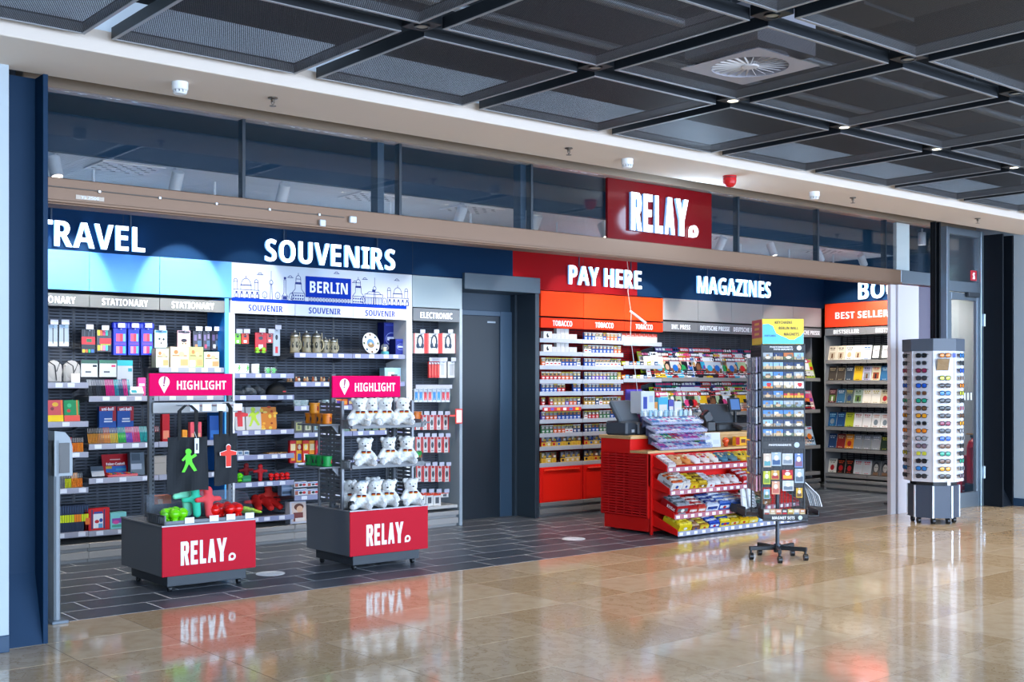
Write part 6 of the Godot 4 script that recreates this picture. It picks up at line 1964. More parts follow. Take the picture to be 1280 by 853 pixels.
func bag(label: String, group: String, w: float, h: float, d: float, hexes: Array, at: Vector3, tilt: float) -> void:
	# a plump sealed bag of sweets
	var key := "bag%.3f%.3f%s" % [w, h, "".join(hexes)]
	if not meshes.has(key):
		var s := Shape.new()
		s.ellipsoid(Vector3(0, h * 0.5, -d / 2), Vector3(w * 0.5, h * 0.5, d * 0.46), lin(hexes[0]), 8, 14)
		s.box(Vector3(-w * 0.46, h * 0.42, -d), Vector3(w * 0.46, h * 0.46, -d * 0.9), lin(hexes[0]))
		s.box(Vector3(-w * 0.46, h * 0.42, -d * 0.1), Vector3(w * 0.46, h * 0.46, 0), lin(hexes[0]))
		for k in 6:
			s.ellipsoid(Vector3((rng.randf() - 0.5) * w * 0.6, h * 0.93, -d * (0.3 + 0.4 * rng.randf())), Vector3(w * 0.13, h * 0.12, d * 0.09), lin(hexes[1 + k % (hexes.size() - 1)]), 5, 8)
		meshes[key] = s.mesh()
	var o := solo("sweet_bag", label, "sweets", meshes[key], gloss_print, at, 0.0, group)
	o.basis = Basis(Vector3.RIGHT, tilt)

func build_counter() -> void:
	var red := mat("d8140e", 0.5, 0.0, 0.3)
	var x0 := 6.28
	var x1 := 8.42
	var o := thing("till_counter", "red sales counter with slotted end panel and wooden worktop", "counter", Vector3(x0, 0, -0.56))
	part(o, "carcass", span(Vector3(0.4, 0.17, -0.70), Vector3(x1 - x0, 0.83, 0.0)), red)
	part(o, "front_board", span(Vector3(0.004, 0.17, -0.02), Vector3(0.4, 0.842, 0.0)), red)
	part(o, "rear_board", span(Vector3(0.004, 0.17, -0.70), Vector3(0.4, 0.842, -0.68)), red)
	part(o, "plinth", span(Vector3(0.03, 0.025, -0.68), Vector3(x1 - x0 - 0.02, 0.17, -0.02), 0.003), red)
	var end := part(o, "end_panel", slotted(0.70, 0.655, "d8140e"), print_mat, Vector3(0.0, 0.178, -0.70))
	end.rotation.y = -PI / 2
	part(o, "end_rim", span(Vector3(-0.004, 0.17, -0.02), Vector3(0.03, 0.84, 0.0), 0.003), red)
	part(o, "end_rim", span(Vector3(-0.004, 0.832, -0.70), Vector3(0.03, 0.842, 0.0), 0.002), red)
	var wood := stone([[0.0, "b98d58"], [0.5, "cda36c"], [1.0, "c0945c"]], 31, 0.4, 0.02, 0.9)
	wood.uv1_scale = Vector3(0.4, 2.0, 6.0)
	part(o, "ledge", span(Vector3(-0.005, 0.842, -0.26), Vector3(x1 - x0, 0.868, 0.0), 0.003), wood)
	part(o, "till_block", span(Vector3(0.0, 0.842, -0.70), Vector3(0.5, 0.985, -0.26), 0.003), red)
	part(o, "till_block", span(Vector3(0.5, 0.842, -0.70), Vector3(x1 - x0, 0.985, -0.26), 0.003), wood)
	part(o, "worktop", span(Vector3(-0.015, 0.985, -0.72), Vector3(x1 - x0, 1.02, -0.235), 0.004), wood)
	for s in [Vector3(0.1, 0, -0.62), Vector3(0.1, 0, -0.08), Vector3(2.0, 0, -0.62), Vector3(2.0, 0, -0.08)]:
		part(o, "foot", boxm(Vector3(0.03, 0.026, 0.03), 0.003), mat("202326", 0.5), s)
	# sloping sweet shelves in front, on red brackets
	var fr := [[0.70, -0.342, 0.80], [0.464, -0.307, 0.575], [0.222, -0.243, 0.345], [0.052, -0.20, 0.186]]
	var nm := ["top", "second", "third", "lowest"]
	var tilt := []
	var sr := thing("sweet_shelves", "four sloping red sweet shelves with price strips in front of the counter", "shelf", Vector3(x0 + 0.05, 0, -0.545))
	var wid := x1 - x0 - 0.06
	part(sr, "post", span(Vector3(-0.03, 0.0, -0.012), Vector3(0.0, 0.83, 0.012), 0.003), red)
	part(sr, "post", span(Vector3(wid, 0.0, -0.012), Vector3(wid + 0.03, 0.83, 0.012), 0.003), red)
	for k in 4:
		var zf: float = fr[k][1] + 0.545
		var yf: float = fr[k][0]
		var yb: float = fr[k][2]
		var a := atan2(yb - yf, zf)
		tilt.append(a)
		var len := Vector2(yb - yf, zf).length()
		var sh := part(sr, "shelf", span(Vector3(0, -0.012, 0), Vector3(wid if k != 3 else wid + 0.1, 0, len), 0.002), red, Vector3(0, yb, 0.0))
		sh.rotation.x = a
		for s in [0.0, wid]:
			var br := Shape.new()
			br.prism(PackedVector2Array([Vector2(0.0, yb - 0.09), Vector2(0.0, yb + 0.035), Vector2(-zf, yf + 0.03), Vector2(-zf, yf - 0.03)]), -0.004, 0.004)
			part(sr, "bracket", br.moved(Transform3D(Basis(Vector3.UP, PI / 2), Vector3(s, 0, 0))).mesh(), red)
		var rl := part(sr, "price_rail", span(Vector3(0.004, yf - 0.04, zf), Vector3((wid if k != 3 else wid + 0.1) - 0.004, yf + 0.012, zf + 0.008), 0.002), mat("a8606c" if k != 3 else "8f8fa0", 0.25))
		var x := 0.05
		while x < wid - 0.03:
			part(rl, "price_label", boxm(Vector3(0.052, 0.03, 0.002)), mat("e4dfe6", 0.4), Vector3(x, yf - 0.03, zf + 0.008))
			x += 0.1 + 0.03 * rng.randf()
	# goods on the shelves: [kind, width, height, base, tops, name, word]
	var rows := [
		[["box", 0.12, 0.05, "e9e4e2", ["f4f0ec", "e0c8c8"], "white sachet box", ""], ["bag", 0.14, 0.07, "e8b07a", ["f0d9b0", "c9603a"], "orange sweet bag", ""], ["bag", 0.14, 0.07, "e9904a", ["d9603a", "f4e0b8"], "apricot sweet bag", ""], ["bag", 0.15, 0.07, "f4e8e4", ["d8203a", "e04a5a"], "white bag with red sweets", ""], ["bag", 0.15, 0.07, "f2dcd4", ["c9203a", "e8a04a"], "white bag with red sweets", ""], ["bag", 0.14, 0.07, "f0e4d8", ["d83a3a", "e9c04a"], "cream bag with red sweets", ""], ["bag", 0.16, 0.07, "4a7a90", ["c9c09a", "2a5a7a"], "blue sweet bag", ""], ["bag", 0.16, 0.07, "5a7a84", ["d9c03a", "3a5a6a"], "grey-blue sweet bag", ""], ["bag", 0.15, 0.07, "d9b03a", ["3a3a30", "e8d04a"], "yellow sweet bag", ""], ["bag", 0.15, 0.07, "e0b42a", ["4a4438", "f0d860"], "yellow sweet bag", ""], ["bag", 0.14, 0.07, "eec22a", ["6a5a30", "f4e070"], "yellow sweet bag", ""], ["box", 0.15, 0.07, "d8382a", ["f0a03a", "e9dcd0"], "red sweet box", ""]],
		[["box", 0.17, 0.11, "eceeee", ["e9dcc8", "d8602a"], "white chocolate bar box", "bueno"], ["box", 0.12, 0.1, "eee4d8", ["f0e8dc", "d9d4d0"], "pale wafer box", ""], ["box", 0.13, 0.08, "e8bc1f", ["f0d03a", "c99a1a"], "yellow wafer box", ""], ["box", 0.14, 0.08, "c9a024", ["7a5a2a", "e0bc3a"], "brown and yellow wafer box", ""], ["box", 0.13, 0.075, "f0ece8", ["e8e4e4", "d0c8c8"], "white gum box", ""], ["bag", 0.15, 0.07, "ece6e2", ["e8a070", "d0ccd0"], "white sweet bag", ""], ["bag", 0.15, 0.07, "f0e4dc", ["e0703a", "f4f0ec"], "white sweet bag", ""], ["bag", 0.15, 0.07, "eadcd8", ["d8603a", "f4f0ec"], "white sweet bag", ""], ["box", 0.17, 0.09, "c41a20", ["e0d4d8", "d83a3a"], "red wafer box", ""], ["box", 0.17, 0.08, "e0503a", ["f0c03a", "d0303a"], "coral sweet box", ""], ["bag", 0.2, 0.07, "dcd8da", ["a9b0c0", "e0703a"], "silver sweet bag", ""]],
		[["box", 0.2, 0.12, "b8141c", ["6a7078", "9aa0a8"], "red chocolate bar box with a white oval", "KitKat"], ["box", 0.14, 0.08, "c83028", ["e8d0c8", "b01820"], "red biscuit box", ""], ["box", 0.13, 0.08, "d05a48", ["f0e4dc", "c03a34"], "coral biscuit box", ""], ["box", 0.2, 0.1, "dfe3ec", ["3a4a8a", "b0b8cc"], "white and navy coconut bar box", ""], ["box", 0.19, 0.1, "2a54a8", ["e4e8f0", "5a7ac0"], "blue coconut bar box", ""], ["box", 0.17, 0.1, "3a64b4", ["f0e4d4", "8aa0d0"], "blue coconut bar box", ""], ["box", 0.17, 0.085, "c4202a", ["e04a4a", "f0e0d8"], "red chocolate box", ""], ["box", 0.17, 0.1, "2a5a48", ["3a7a60", "c9c4a8"], "dark green mint box", ""], ["box", 0.18, 0.1, "8a5a34", ["b07a48", "c99a64"], "brown cardboard box", ""]],
		[["box", 0.2, 0.09, "e8c81f", ["d9b81a", "f4e04a"], "long yellow chocolate box", ""], ["box", 0.13, 0.06, "7a4a34", ["9a6a4a", "c9a888"], "brown chocolate box", ""], ["box", 0.14, 0.06, "e8c02a", ["f0d85a", "a87a2a"], "yellow nut bar box", ""], ["box", 0.17, 0.075, "2344a0", ["e4e8f4", "3a5ac0"], "blue chocolate box", ""], ["box", 0.17, 0.085, "e8c41f", ["2a4fa0", "f4e04a"], "yellow and blue nut box", ""], ["box", 0.15, 0.08, "dcb41f", ["e8d08a", "c9a01a"], "yellow cereal box", ""], ["box", 0.16, 0.08, "e8b81a", ["f4d84a", "d09a14"], "yellow chocolate box", ""], ["box", 0.16, 0.07, "ecc83a", ["f4e08a", "c99a2a"], "pale yellow nut box", ""], ["box", 0.2, 0.07, "5aa0dc", ["e4f0f8", "3a78c0"], "sky blue sweet box", ""], ["box", 0.2, 0.06, "b0b8c4", ["e4e8ec", "7a8a9a"], "silver gum box", ""]]]
	for k in 4:
		var x := x0 + 0.065
		var a: float = tilt[k]
		for g in rows[k]:
			if x + g[1] > x1 - 0.02:
				break
			var at := Vector3(x + g[1] / 2, fr[k][0] + 0.003, fr[k][1] - 0.006)
			var lab := "%s on the %s sloping sweet shelf" % [g[5], nm[k]]
			if g[0] == "box":
				candy(lab, "sweets on the %s sloping shelf" % nm[k], g[1] - 0.006, g[2], 0.2 + 0.012 * k, g[3], g[4], at, a, g[6], "5a3a2a" if g[6] == "bueno" else "f4ecec")
			else:
				bag(lab, "sweets on the %s sloping shelf" % nm[k], g[1] - 0.004, g[2], 0.2, [g[3]] + g[4], at, a)
			x += g[1]
	# grey tray of white paper pouches standing before the third shelf
	var tr := thing("pouch_tray", "black sloping tray holding white paper pouches before the sweet shelves", "tray", Vector3(7.37, 0.2, -0.16))
	var ts := Shape.new()
	ts.box(Vector3(-0.17, 0, -0.12), Vector3(0.17, 0.006, 0.12))
	ts.box(Vector3(-0.17, 0, 0.114), Vector3(0.17, 0.06, 0.12))
	ts.box(Vector3(-0.17, 0, -0.12), Vector3(-0.164, 0.09, 0.12))
	ts.box(Vector3(0.164, 0, -0.12), Vector3(0.17, 0.09, 0.12))
	var tm := part(tr, "tray", ts.mesh(), mat("2c2f32", 0.5))
	tm.rotation.x = 0.15
	part(tr, "bracket", span(Vector3(-0.02, -0.06, -0.16), Vector3(0.02, 0.0, -0.02)), mat("2c2f32", 0.5))
	for k in 6:
		good("paper_pouch", "white paper pouch standing in the black sloping tray", "pouch", "white paper pouches", printed(0.1, 0.2, 0.018, "dfe1e6", [[0.1, 0.6, 0.9, 0.64, "b8bcc8"], [0.2, 0.2, 0.6, 0.5, "eceef2"]]), Vector3(7.27 + k * 0.04, 0.245, -0.09 - 0.015 * (k % 3)), 0.25, 0.25, -0.35 + 0.05 * k)
	# gum displays stepped on the ledge
	var gum := [[0.872, -0.565, "lowest"], [0.958, -0.60, "second"], [1.044, -0.635, "third"], [1.135, -0.69, "topmost"]]
	var cols := [["c05aa8", "e8e4ec", "b8b4dc", "9aa4d8", "e4e8f0", "7f9ad0"], ["efe9e0", "3fb83a", "e0482c", "d07ac0", "d048a8", "e8dff0"], ["e4dfe8", "c9c4dc", "d8b4cc", "c4bce0", "a9b4dc", "cfd8ec"], ["5a9ac8", "a9c4dc", "dfe6ee", "b4d0e0", "8ab4d4", "e9eef4"]]
	for t in 4:
		var tb := thing("gum_tray", "clear stepped tray of gum packs on the counter, %s of four" % gum[t][2], "tray", Vector3(6.47, gum[t][0], gum[t][1]))
		var body := Shape.new()
		body.box(Vector3(0, 0, -0.15), Vector3(0.82, 0.005, 0.0))
		body.box(Vector3(0, 0, 0.0), Vector3(0.82, 0.03, 0.004))
		body.box(Vector3(0, 0, -0.15), Vector3(0.004, 0.035, 0.0))
		body.box(Vector3(0.816, 0, -0.15), Vector3(0.82, 0.035, 0.0))
		part(tb, "tray", body.mesh(), clear("c4cbe8", 0.3, 0.08)).rotation.x = 0.4
		if t > 0:
			part(tb, "support", span(Vector3(0.02, -0.03, -0.16), Vector3(0.8, 0.055, -0.145)), mat("3a3f5a", 0.5))
		for k in 12:
			var c: String = cols[t][int(k / 2.0)]
			var nmh: String = {"c05aa8": "magenta", "e8e4ec": "white", "b8b4dc": "lilac", "9aa4d8": "blue-lilac", "e4e8f0": "white", "7f9ad0": "blue", "efe9e0": "cream", "3fb83a": "green", "e0482c": "red", "d07ac0": "pink", "d048a8": "magenta", "e8dff0": "pale lilac", "e4dfe8": "pale grey", "c9c4dc": "lilac", "d8b4cc": "rose", "c4bce0": "lilac", "a9b4dc": "blue-lilac", "cfd8ec": "pale blue", "5a9ac8": "blue", "a9c4dc": "pale blue", "dfe6ee": "white", "b4d0e0": "pale blue", "8ab4d4": "sky blue", "e9eef4": "white"}[c]
			var m := printed(0.06, 0.016, 0.2, c, [])
			var key := "gum" + c
			if not meshes.has(key):
				var s := Shape.new()
				s.cbox(Vector3(-0.03, 0, -0.14), Vector3(0.03, 0.02, 0), 0.003, lin(c))
				for q in 3:
					s.box(Vector3(-0.02, 0.02, -0.13 + q * 0.045), Vector3(0.02, 0.0206, -0.1 + q * 0.045), lin(["f4f4f8", "d0509a", "3a6ab0"][(q + k) % 3]))
				meshes[key] = s.mesh()
			var gp := good("gum_pack", "%s gum pack in the %s stepped tray" % [nmh, gum[t][2]], "gum", "gum packs in the %s tray" % gum[t][2], meshes[key], Vector3(6.515 + k * 0.066, gum[t][0] + 0.007, gum[t][1] - 0.004), 0.0)
			gp.rotation.x = 0.4
	for k in 20:
		var s := Shape.new()
		s.lathe([Vector2(0, 0), Vector2(0.018, 0.0), Vector2(0.018, 0.045), Vector2(0.012, 0.055), Vector2(0.012, 0.065), Vector2(0, 0.066)], 10)
		solo("mint_tub", "small pale blue mint tub on the topmost gum tray", "sweets", s.mesh(), mat(["bcd6e6", "dfe8ee", "9ac4dc"][k % 3], 0.3), Vector3(6.5 + (k % 10) * 0.08, 1.22, -0.86 + 0.045 * (k / 10)), 0.0, "mint tubs")
	# goods behind and on the worktop
	packed("white_cube", "white and blue cube carton on the worktop display", "carton", "", 801.5, 818, 489.5, 1.25, -0.92, 0.16, "dfe4ec", [[0.15, 0.2, 0.45, 0.75, "3a4fa8"], [0.6, 0.5, 0.9, 0.8, "b8c4dc"]])
	var col := thing("display_post", "narrow display column holding the cube carton on the worktop", "stand", Vector3(on_z(809, 500, -0.98).x, 1.02, -1.0))
	part(col, "post", boxm(Vector3(0.12, 0.23, 0.06), 0.004), mat("4f62b0", 0.4))
	part(col, "shelf", boxm(Vector3(0.2, 0.012, 0.2), 0.002), mat("c9cfe0", 0.3), Vector3(0, 0.218, 0.06))
	for g in [[812, 822, 503, "e89a4a", "orange fruit gum box"], [823, 835, 497, "4fb4d4", "turquoise mint box"], [836, 842, 500, "5a5ab0", "violet card pack"], [843, 852, 502, "dfe2e6", "white card box"]]:
		packed("counter_box", g[4] + " standing on the worktop behind the gum", "box", "", g[0], g[1], g[2], 1.022, -1.0, 0.05, g[3], [[0.1, 0.5, 0.9, 0.8, "f0e4d4"], [0.2, 0.15, 0.7, 0.4, "c9484a"]])
	# till with a sloping screen, seen from behind
	var till := thing("till", "dark grey till with tilted screen on the counter end", "till", Vector3(6.44, 1.02, -1.08), 0.15)
	part(till, "base", span(Vector3(-0.14, 0, -0.14), Vector3(0.15, 0.15, 0.15), 0.02), mat("3f454d", 0.45))
	part(till, "printer", span(Vector3(0.02, 0, 0.02), Vector3(0.22, 0.13, 0.19), 0.015), mat("2c313b", 0.45))
	var scr := part(till, "screen", span(Vector3(-0.16, 0.0, -0.02), Vector3(0.2, 0.27, 0.035), 0.018), mat("565e66", 0.4), Vector3(0.02, 0.13, 0.05))
	scr.rotation.x = -0.55
	part(scr, "screen_face", span(Vector3(-0.14, 0.02, -0.026), Vector3(0.18, 0.25, -0.02)), mat("15191d", 0.2))
	part(till, "label", boxm(Vector3(0.05, 0.03, 0.002)), mat("c9ccd0", 0.5), Vector3(-0.03, 0.03, 0.152))
	# second terminal: screen, customer display, keypad
	var t2 := thing("payment_terminal", "black payment terminal with small blue customer display on the worktop", "till", Vector3(on_z(902, 540, -1.03).x, 1.02, -1.03), -0.1)
	t2.scale = Vector3.ONE * 1.35
	var hood := part(t2, "screen", span(Vector3(-0.16, 0, -0.02), Vector3(0.16, 0.2, 0.02), 0.012), mat("43484e", 0.35), Vector3(0.02, 0.06, -0.02))
	hood.rotation.x = -0.6
	part(t2, "base", span(Vector3(-0.14, 0, -0.14), Vector3(0.16, 0.07, 0.1), 0.015), mat("24282c", 0.5))
	var disp := part(t2, "customer_display", span(Vector3(-0.07, 0, -0.012), Vector3(0.07, 0.12, 0.012), 0.006), mat("1b1e22", 0.4), Vector3(0.16, 0.165, 0.0))
	disp.rotation.x = -0.2
	part(disp, "screen_face", span(Vector3(-0.052, 0.014, 0.012), Vector3(0.052, 0.106, 0.014)), glow("5a86c8", 0.55, "20406a"))
	part(t2, "stalk", span(Vector3(0.15, 0.05, -0.01), Vector3(0.17, 0.17, 0.01)), mat("1b1e22", 0.4))
	var kp := part(t2, "keypad", span(Vector3(-0.09, 0, -0.05), Vector3(0.09, 0.03, 0.08), 0.006), mat("34383d", 0.45), Vector3(0.1, 0.03, 0.16))
	kp.rotation.x = 0.25
	var scan := part(t2, "scanner", span(Vector3(-0.05, 0, -0.03), Vector3(0.05, 0.1, 0.03), 0.012), mat("1d2024", 0.4), Vector3(-0.2, 0.08, 0.05))
	scan.rotation.z = 0.6
	part(t2, "scanner_foot", span(Vector3(-0.25, 0, -0.02), Vector3(-0.15, 0.09, 0.09), 0.01), mat("1d2024", 0.4))
	part(t2, "sheet", boxm(Vector3(0.16, 0.004, 0.14)), mat("b9bec2", 0.5), Vector3(0.2, 0.012, 0.17))
	# small things on the ledge before the wooden front
	var plant := thing("red_green_bouquet", "small red and green plant on the counter ledge", "plant", Vector3(on_z(874, 560, -0.62).x, 0.868, -0.64))
	var pot := Shape.new()
	pot.lathe([Vector2(0, 0), Vector2(0.03, 0), Vector2(0.04, 0.05), Vector2(0, 0.05)], 14)
	part(plant, "pot", pot.mesh(), mat("4a3a34", 0.6))
	var lf := Shape.new()
	for k in 26:
		var d := Vector3(rng.randf() - 0.5, 0.3 + rng.randf() * 0.8, rng.randf() - 0.5).normalized()
		lf.ellipsoid(Vector3(0, 0.05, 0) + d * (0.03 + rng.randf() * 0.06), Vector3(0.016, 0.01, 0.016), lin("b8323a" if k % 3 == 0 else "3f7a3a"), 5, 7)
	part(plant, "leaves", lf.mesh(), print_mat)
	packed("notice_card", "white patterned notice card on the counter ledge", "card", "", 882.5, 901, 541.5, 0.869, -0.62, 0.02, "dfe2e4", [[0.1, 0.55, 0.4, 0.9, "c4c9cc"], [0.5, 0.2, 0.9, 0.5, "cdd2d4"], [0.3, 0.3, 0.12, 0.08, "b4babd", "o"]], 0.1)
	ball_toy("orange rubber toy beside the white notice card", "e8572a", Vector3(on_z(907, 560, -0.62).x, 0.869, -0.62), 0.038, "")
	packed("fruit_gum_bag", "yellow sweet pack with a red and brown print on the ledge end", "sweets", "", 920, 938, 546, 0.869, -0.64, 0.05, "f0a81f", [[0.0, 0.1, 0.25, 0.95, "b8242a"], [0.35, 0.3, 0.65, 0.7, "7a3a2a"], [0.7, 0.25, 0.95, 0.6, "c9682a"], [0.3, 0.75, 0.9, 0.88, "e8c83a"]])

# ---------- the highlight stands ----------
func stand_base(o: Node3D, w: float, d: float) -> void:
	var grey := mat("5d6268", 0.5)
	part(o, "plinth", span(Vector3(-w / 2 + 0.06, 0.045, -d / 2 + 0.06), Vector3(w / 2 - 0.06, 0.13, d / 2 - 0.05), 0.003), mat("2f353b", 0.5))
	part(o, "box", span(Vector3(-w / 2, 0.13, -d / 2), Vector3(w / 2, 0.505, d / 2 - 0.012), 0.004), grey)
	var f := part(o, "front_panel", span(Vector3(-w / 2, 0.13, d / 2 - 0.012), Vector3(w / 2, 0.505, d / 2), 0.003), mat("b8162a", 0.6, 0.0, 0.25), Vector3.ZERO, "red front panel")
	relay_word(f, -0.24, 0.15, 0.205, 0.385, d / 2 + 0.001, 0.004, mat("e9e6e8", 0.4))
	var rim := Shape.new()
	rim.box(Vector3(-w / 2 - 0.004, 0.505, d / 2 - 0.01), Vector3(w / 2 + 0.004, 0.515, d / 2 + 0.004))
	rim.box(Vector3(-w / 2 - 0.004, 0.505, -d / 2 - 0.004), Vector3(-w / 2 + 0.01, 0.515, d / 2))
	rim.box(Vector3(w / 2 - 0.01, 0.505, -d / 2 - 0.004), Vector3(w / 2 + 0.004, 0.515, d / 2))
	rim.box(Vector3(-w / 2, 0.505, -d / 2 - 0.004), Vector3(w / 2, 0.515, -d / 2 + 0.01))
	part(o, "top_rim", rim.mesh(), mat("9a9da1", 0.4, 0.3))
	for s in [Vector3(-1, 0, -1), Vector3(1, 0, -1), Vector3(-1, 0, 1), Vector3(1, 0, 1)]:
		var c := Shape.new()
		c.tube(Vector3(-0.012, 0.022, 0), Vector3(0.012, 0.022, 0), 0.022, 0.022, 14)
		c.box(Vector3(-0.015, 0.02, -0.012), Vector3(0.015, 0.046, 0.012))
		part(o, "caster", c.mesh(), mat("17191b", 0.5), Vector3(s.x * (w / 2 - 0.1), 0, s.z * (d / 2 - 0.1)))

func highlight_sign(o: Node3D, lo: Vector3, hi: Vector3) -> void:
	var p := part(o, "sign_panel", span(lo, hi, 0.003), mat("e2005a", 0.65, 0.0, 0.2), Vector3.ZERO, "pink sign panel reading HIGHLIGHT")
	var w := hi.x - lo.x
	var h := hi.y - lo.y
	lettering(p, "HIGHLIGHT", w * 0.6, h * 0.4, 0.004, mat("fbeef4", 0.4), Vector3(lo.x + w * 0.62, lo.y + h * 0.48, hi.z + 0.001))
	var pin := Shape.new()
	var pts := PackedVector2Array()
	for k in 15:
		var t := PI * 1.22 - PI * 1.44 * k / 14
		pts.append(Vector2(cos(t), sin(t)) * h * 0.25)
	pts.append(Vector2(0, -h * 0.5))
	pin.prism(scaled(pts, 1.0, Vector2(lo.x + w * 0.17, lo.y + h * 0.62)), hi.z, hi.z + 0.003)
	part(p, "pin", pin.mesh(), mat("fbeef4", 0.4))
	var ex := Shape.new()
	ex.prism(scaled(PackedVector2Array([Vector2(-0.008, -0.012), Vector2(0.004, -0.012), Vector2(0.014, 0.045), Vector2(-0.004, 0.045)]), 1.0, Vector2(lo.x + w * 0.17, lo.y + h * 0.6)), hi.z + 0.003, hi.z + 0.004)
	ex.box(Vector3(lo.x + w * 0.17 - 0.01, lo.y + h * 0.6 - 0.03, hi.z + 0.003), Vector3(lo.x + w * 0.17 + 0.003, lo.y + h * 0.6 - 0.017, hi.z + 0.004))
	part(p, "exclamation", ex.mesh(), mat("a01050", 0.4))

func slotted_post(o: Node3D, x: float, z: float, y0: float, y1: float) -> void:
	var s := Shape.new()
	s.box(Vector3(x - 0.02, y0, z - 0.02), Vector3(x + 0.02, y1, z + 0.02), lin("6d7177"))
	var y := y0 + 0.02
	while y < y1 - 0.03:
		s.box(Vector3(x + 0.004, y, z + 0.02), Vector3(x + 0.013, y + 0.016, z + 0.0206), lin("1f2226"))
		y += 0.032
	part(o, "post", s.mesh(), print_mat)

func tote(label: String, w: float, h: float, at: Vector3, turn: float, hex: String, walk: bool, fig: float) -> void:
	# black cotton bag on long handles, softly folded
	var o := thing("tote_bag", label, "bag", at, turn)
	var s := Shape.new()
	var n := 14
	var m := 14
	var pt := func(i: int, j: int, side: float) -> Vector3:
		var u := float(i) / n - 0.5
		var v := float(j) / m
		var fold := sin(u * 9.0 + v * 2.0) * 0.014 * (1.0 - v * 0.5) + sin(u * 17.0 - v * 5.0) * 0.006
		var puff := 0.016 * cos(u * PI) * sin(clampf(v * 1.15, 0, 1) * PI)
		return Vector3(u * w * (1.0 - 0.05 * v + 0.015 * sin(v * 6.0)), v * h + 0.008 * sin(u * 6.0) * (1.0 - v), fold + side * (puff + 0.003))
	for side in [-1.0, 1.0]:
		for i in n:
			for j in m:
				s.quad(pt.call(i, j, side), pt.call(i + 1, j, side), pt.call(i + 1, j + 1, side), pt.call(i, j + 1, side), Vector3(0, 0, side))
	var body := part(o, "body", s.mesh(), mat("22262a", 0.95))
	for x in [-0.2, 0.2]:
		for side in [-1.0, 1.0]:
			var hd := Shape.new()
			var pts := [Vector3(x * w - 0.0, h - 0.02, side * 0.006), Vector3(x * w * 1.0, h + 0.2, side * 0.01), Vector3(x * w * 0.25, h + 0.245, side * 0.004 + 0.004)]
			for k in 2:
				var a: Vector3 = pts[k]
				var b: Vector3 = pts[k + 1]
				hd.quad(a - Vector3(0.013, 0, 0), a + Vector3(0.013, 0, 0), b + Vector3(0.013, 0, 0), b - Vector3(0.013, 0, 0), Vector3(0, 0, side))
				hd.quad(a - Vector3(0.013, 0, 0.0015), a + Vector3(0.013, 0, -0.0015), b + Vector3(0.013, 0, -0.0015), b - Vector3(0.013, 0, 0.0015), Vector3(0, 0, -side))
			part(o, "handle", hd.mesh(), mat("1c1e20", 0.9))
	var pic := Shape.new()
	pic.prism(scaled(walker() if walk else stander(), fig, Vector2(0.0, h * 0.36)), 0.034, 0.036)
	part(o, "print", pic.mesh(), mat(hex, 0.6))
	if not walk:
		var rim := Shape.new()
		rim.prism(scaled(stander(), fig * 1.09, Vector2(0.0, h * 0.36 - fig * 0.045)), 0.0325, 0.0342)
		part(o, "print_border", rim.mesh(), mat("f0ece8", 0.6))

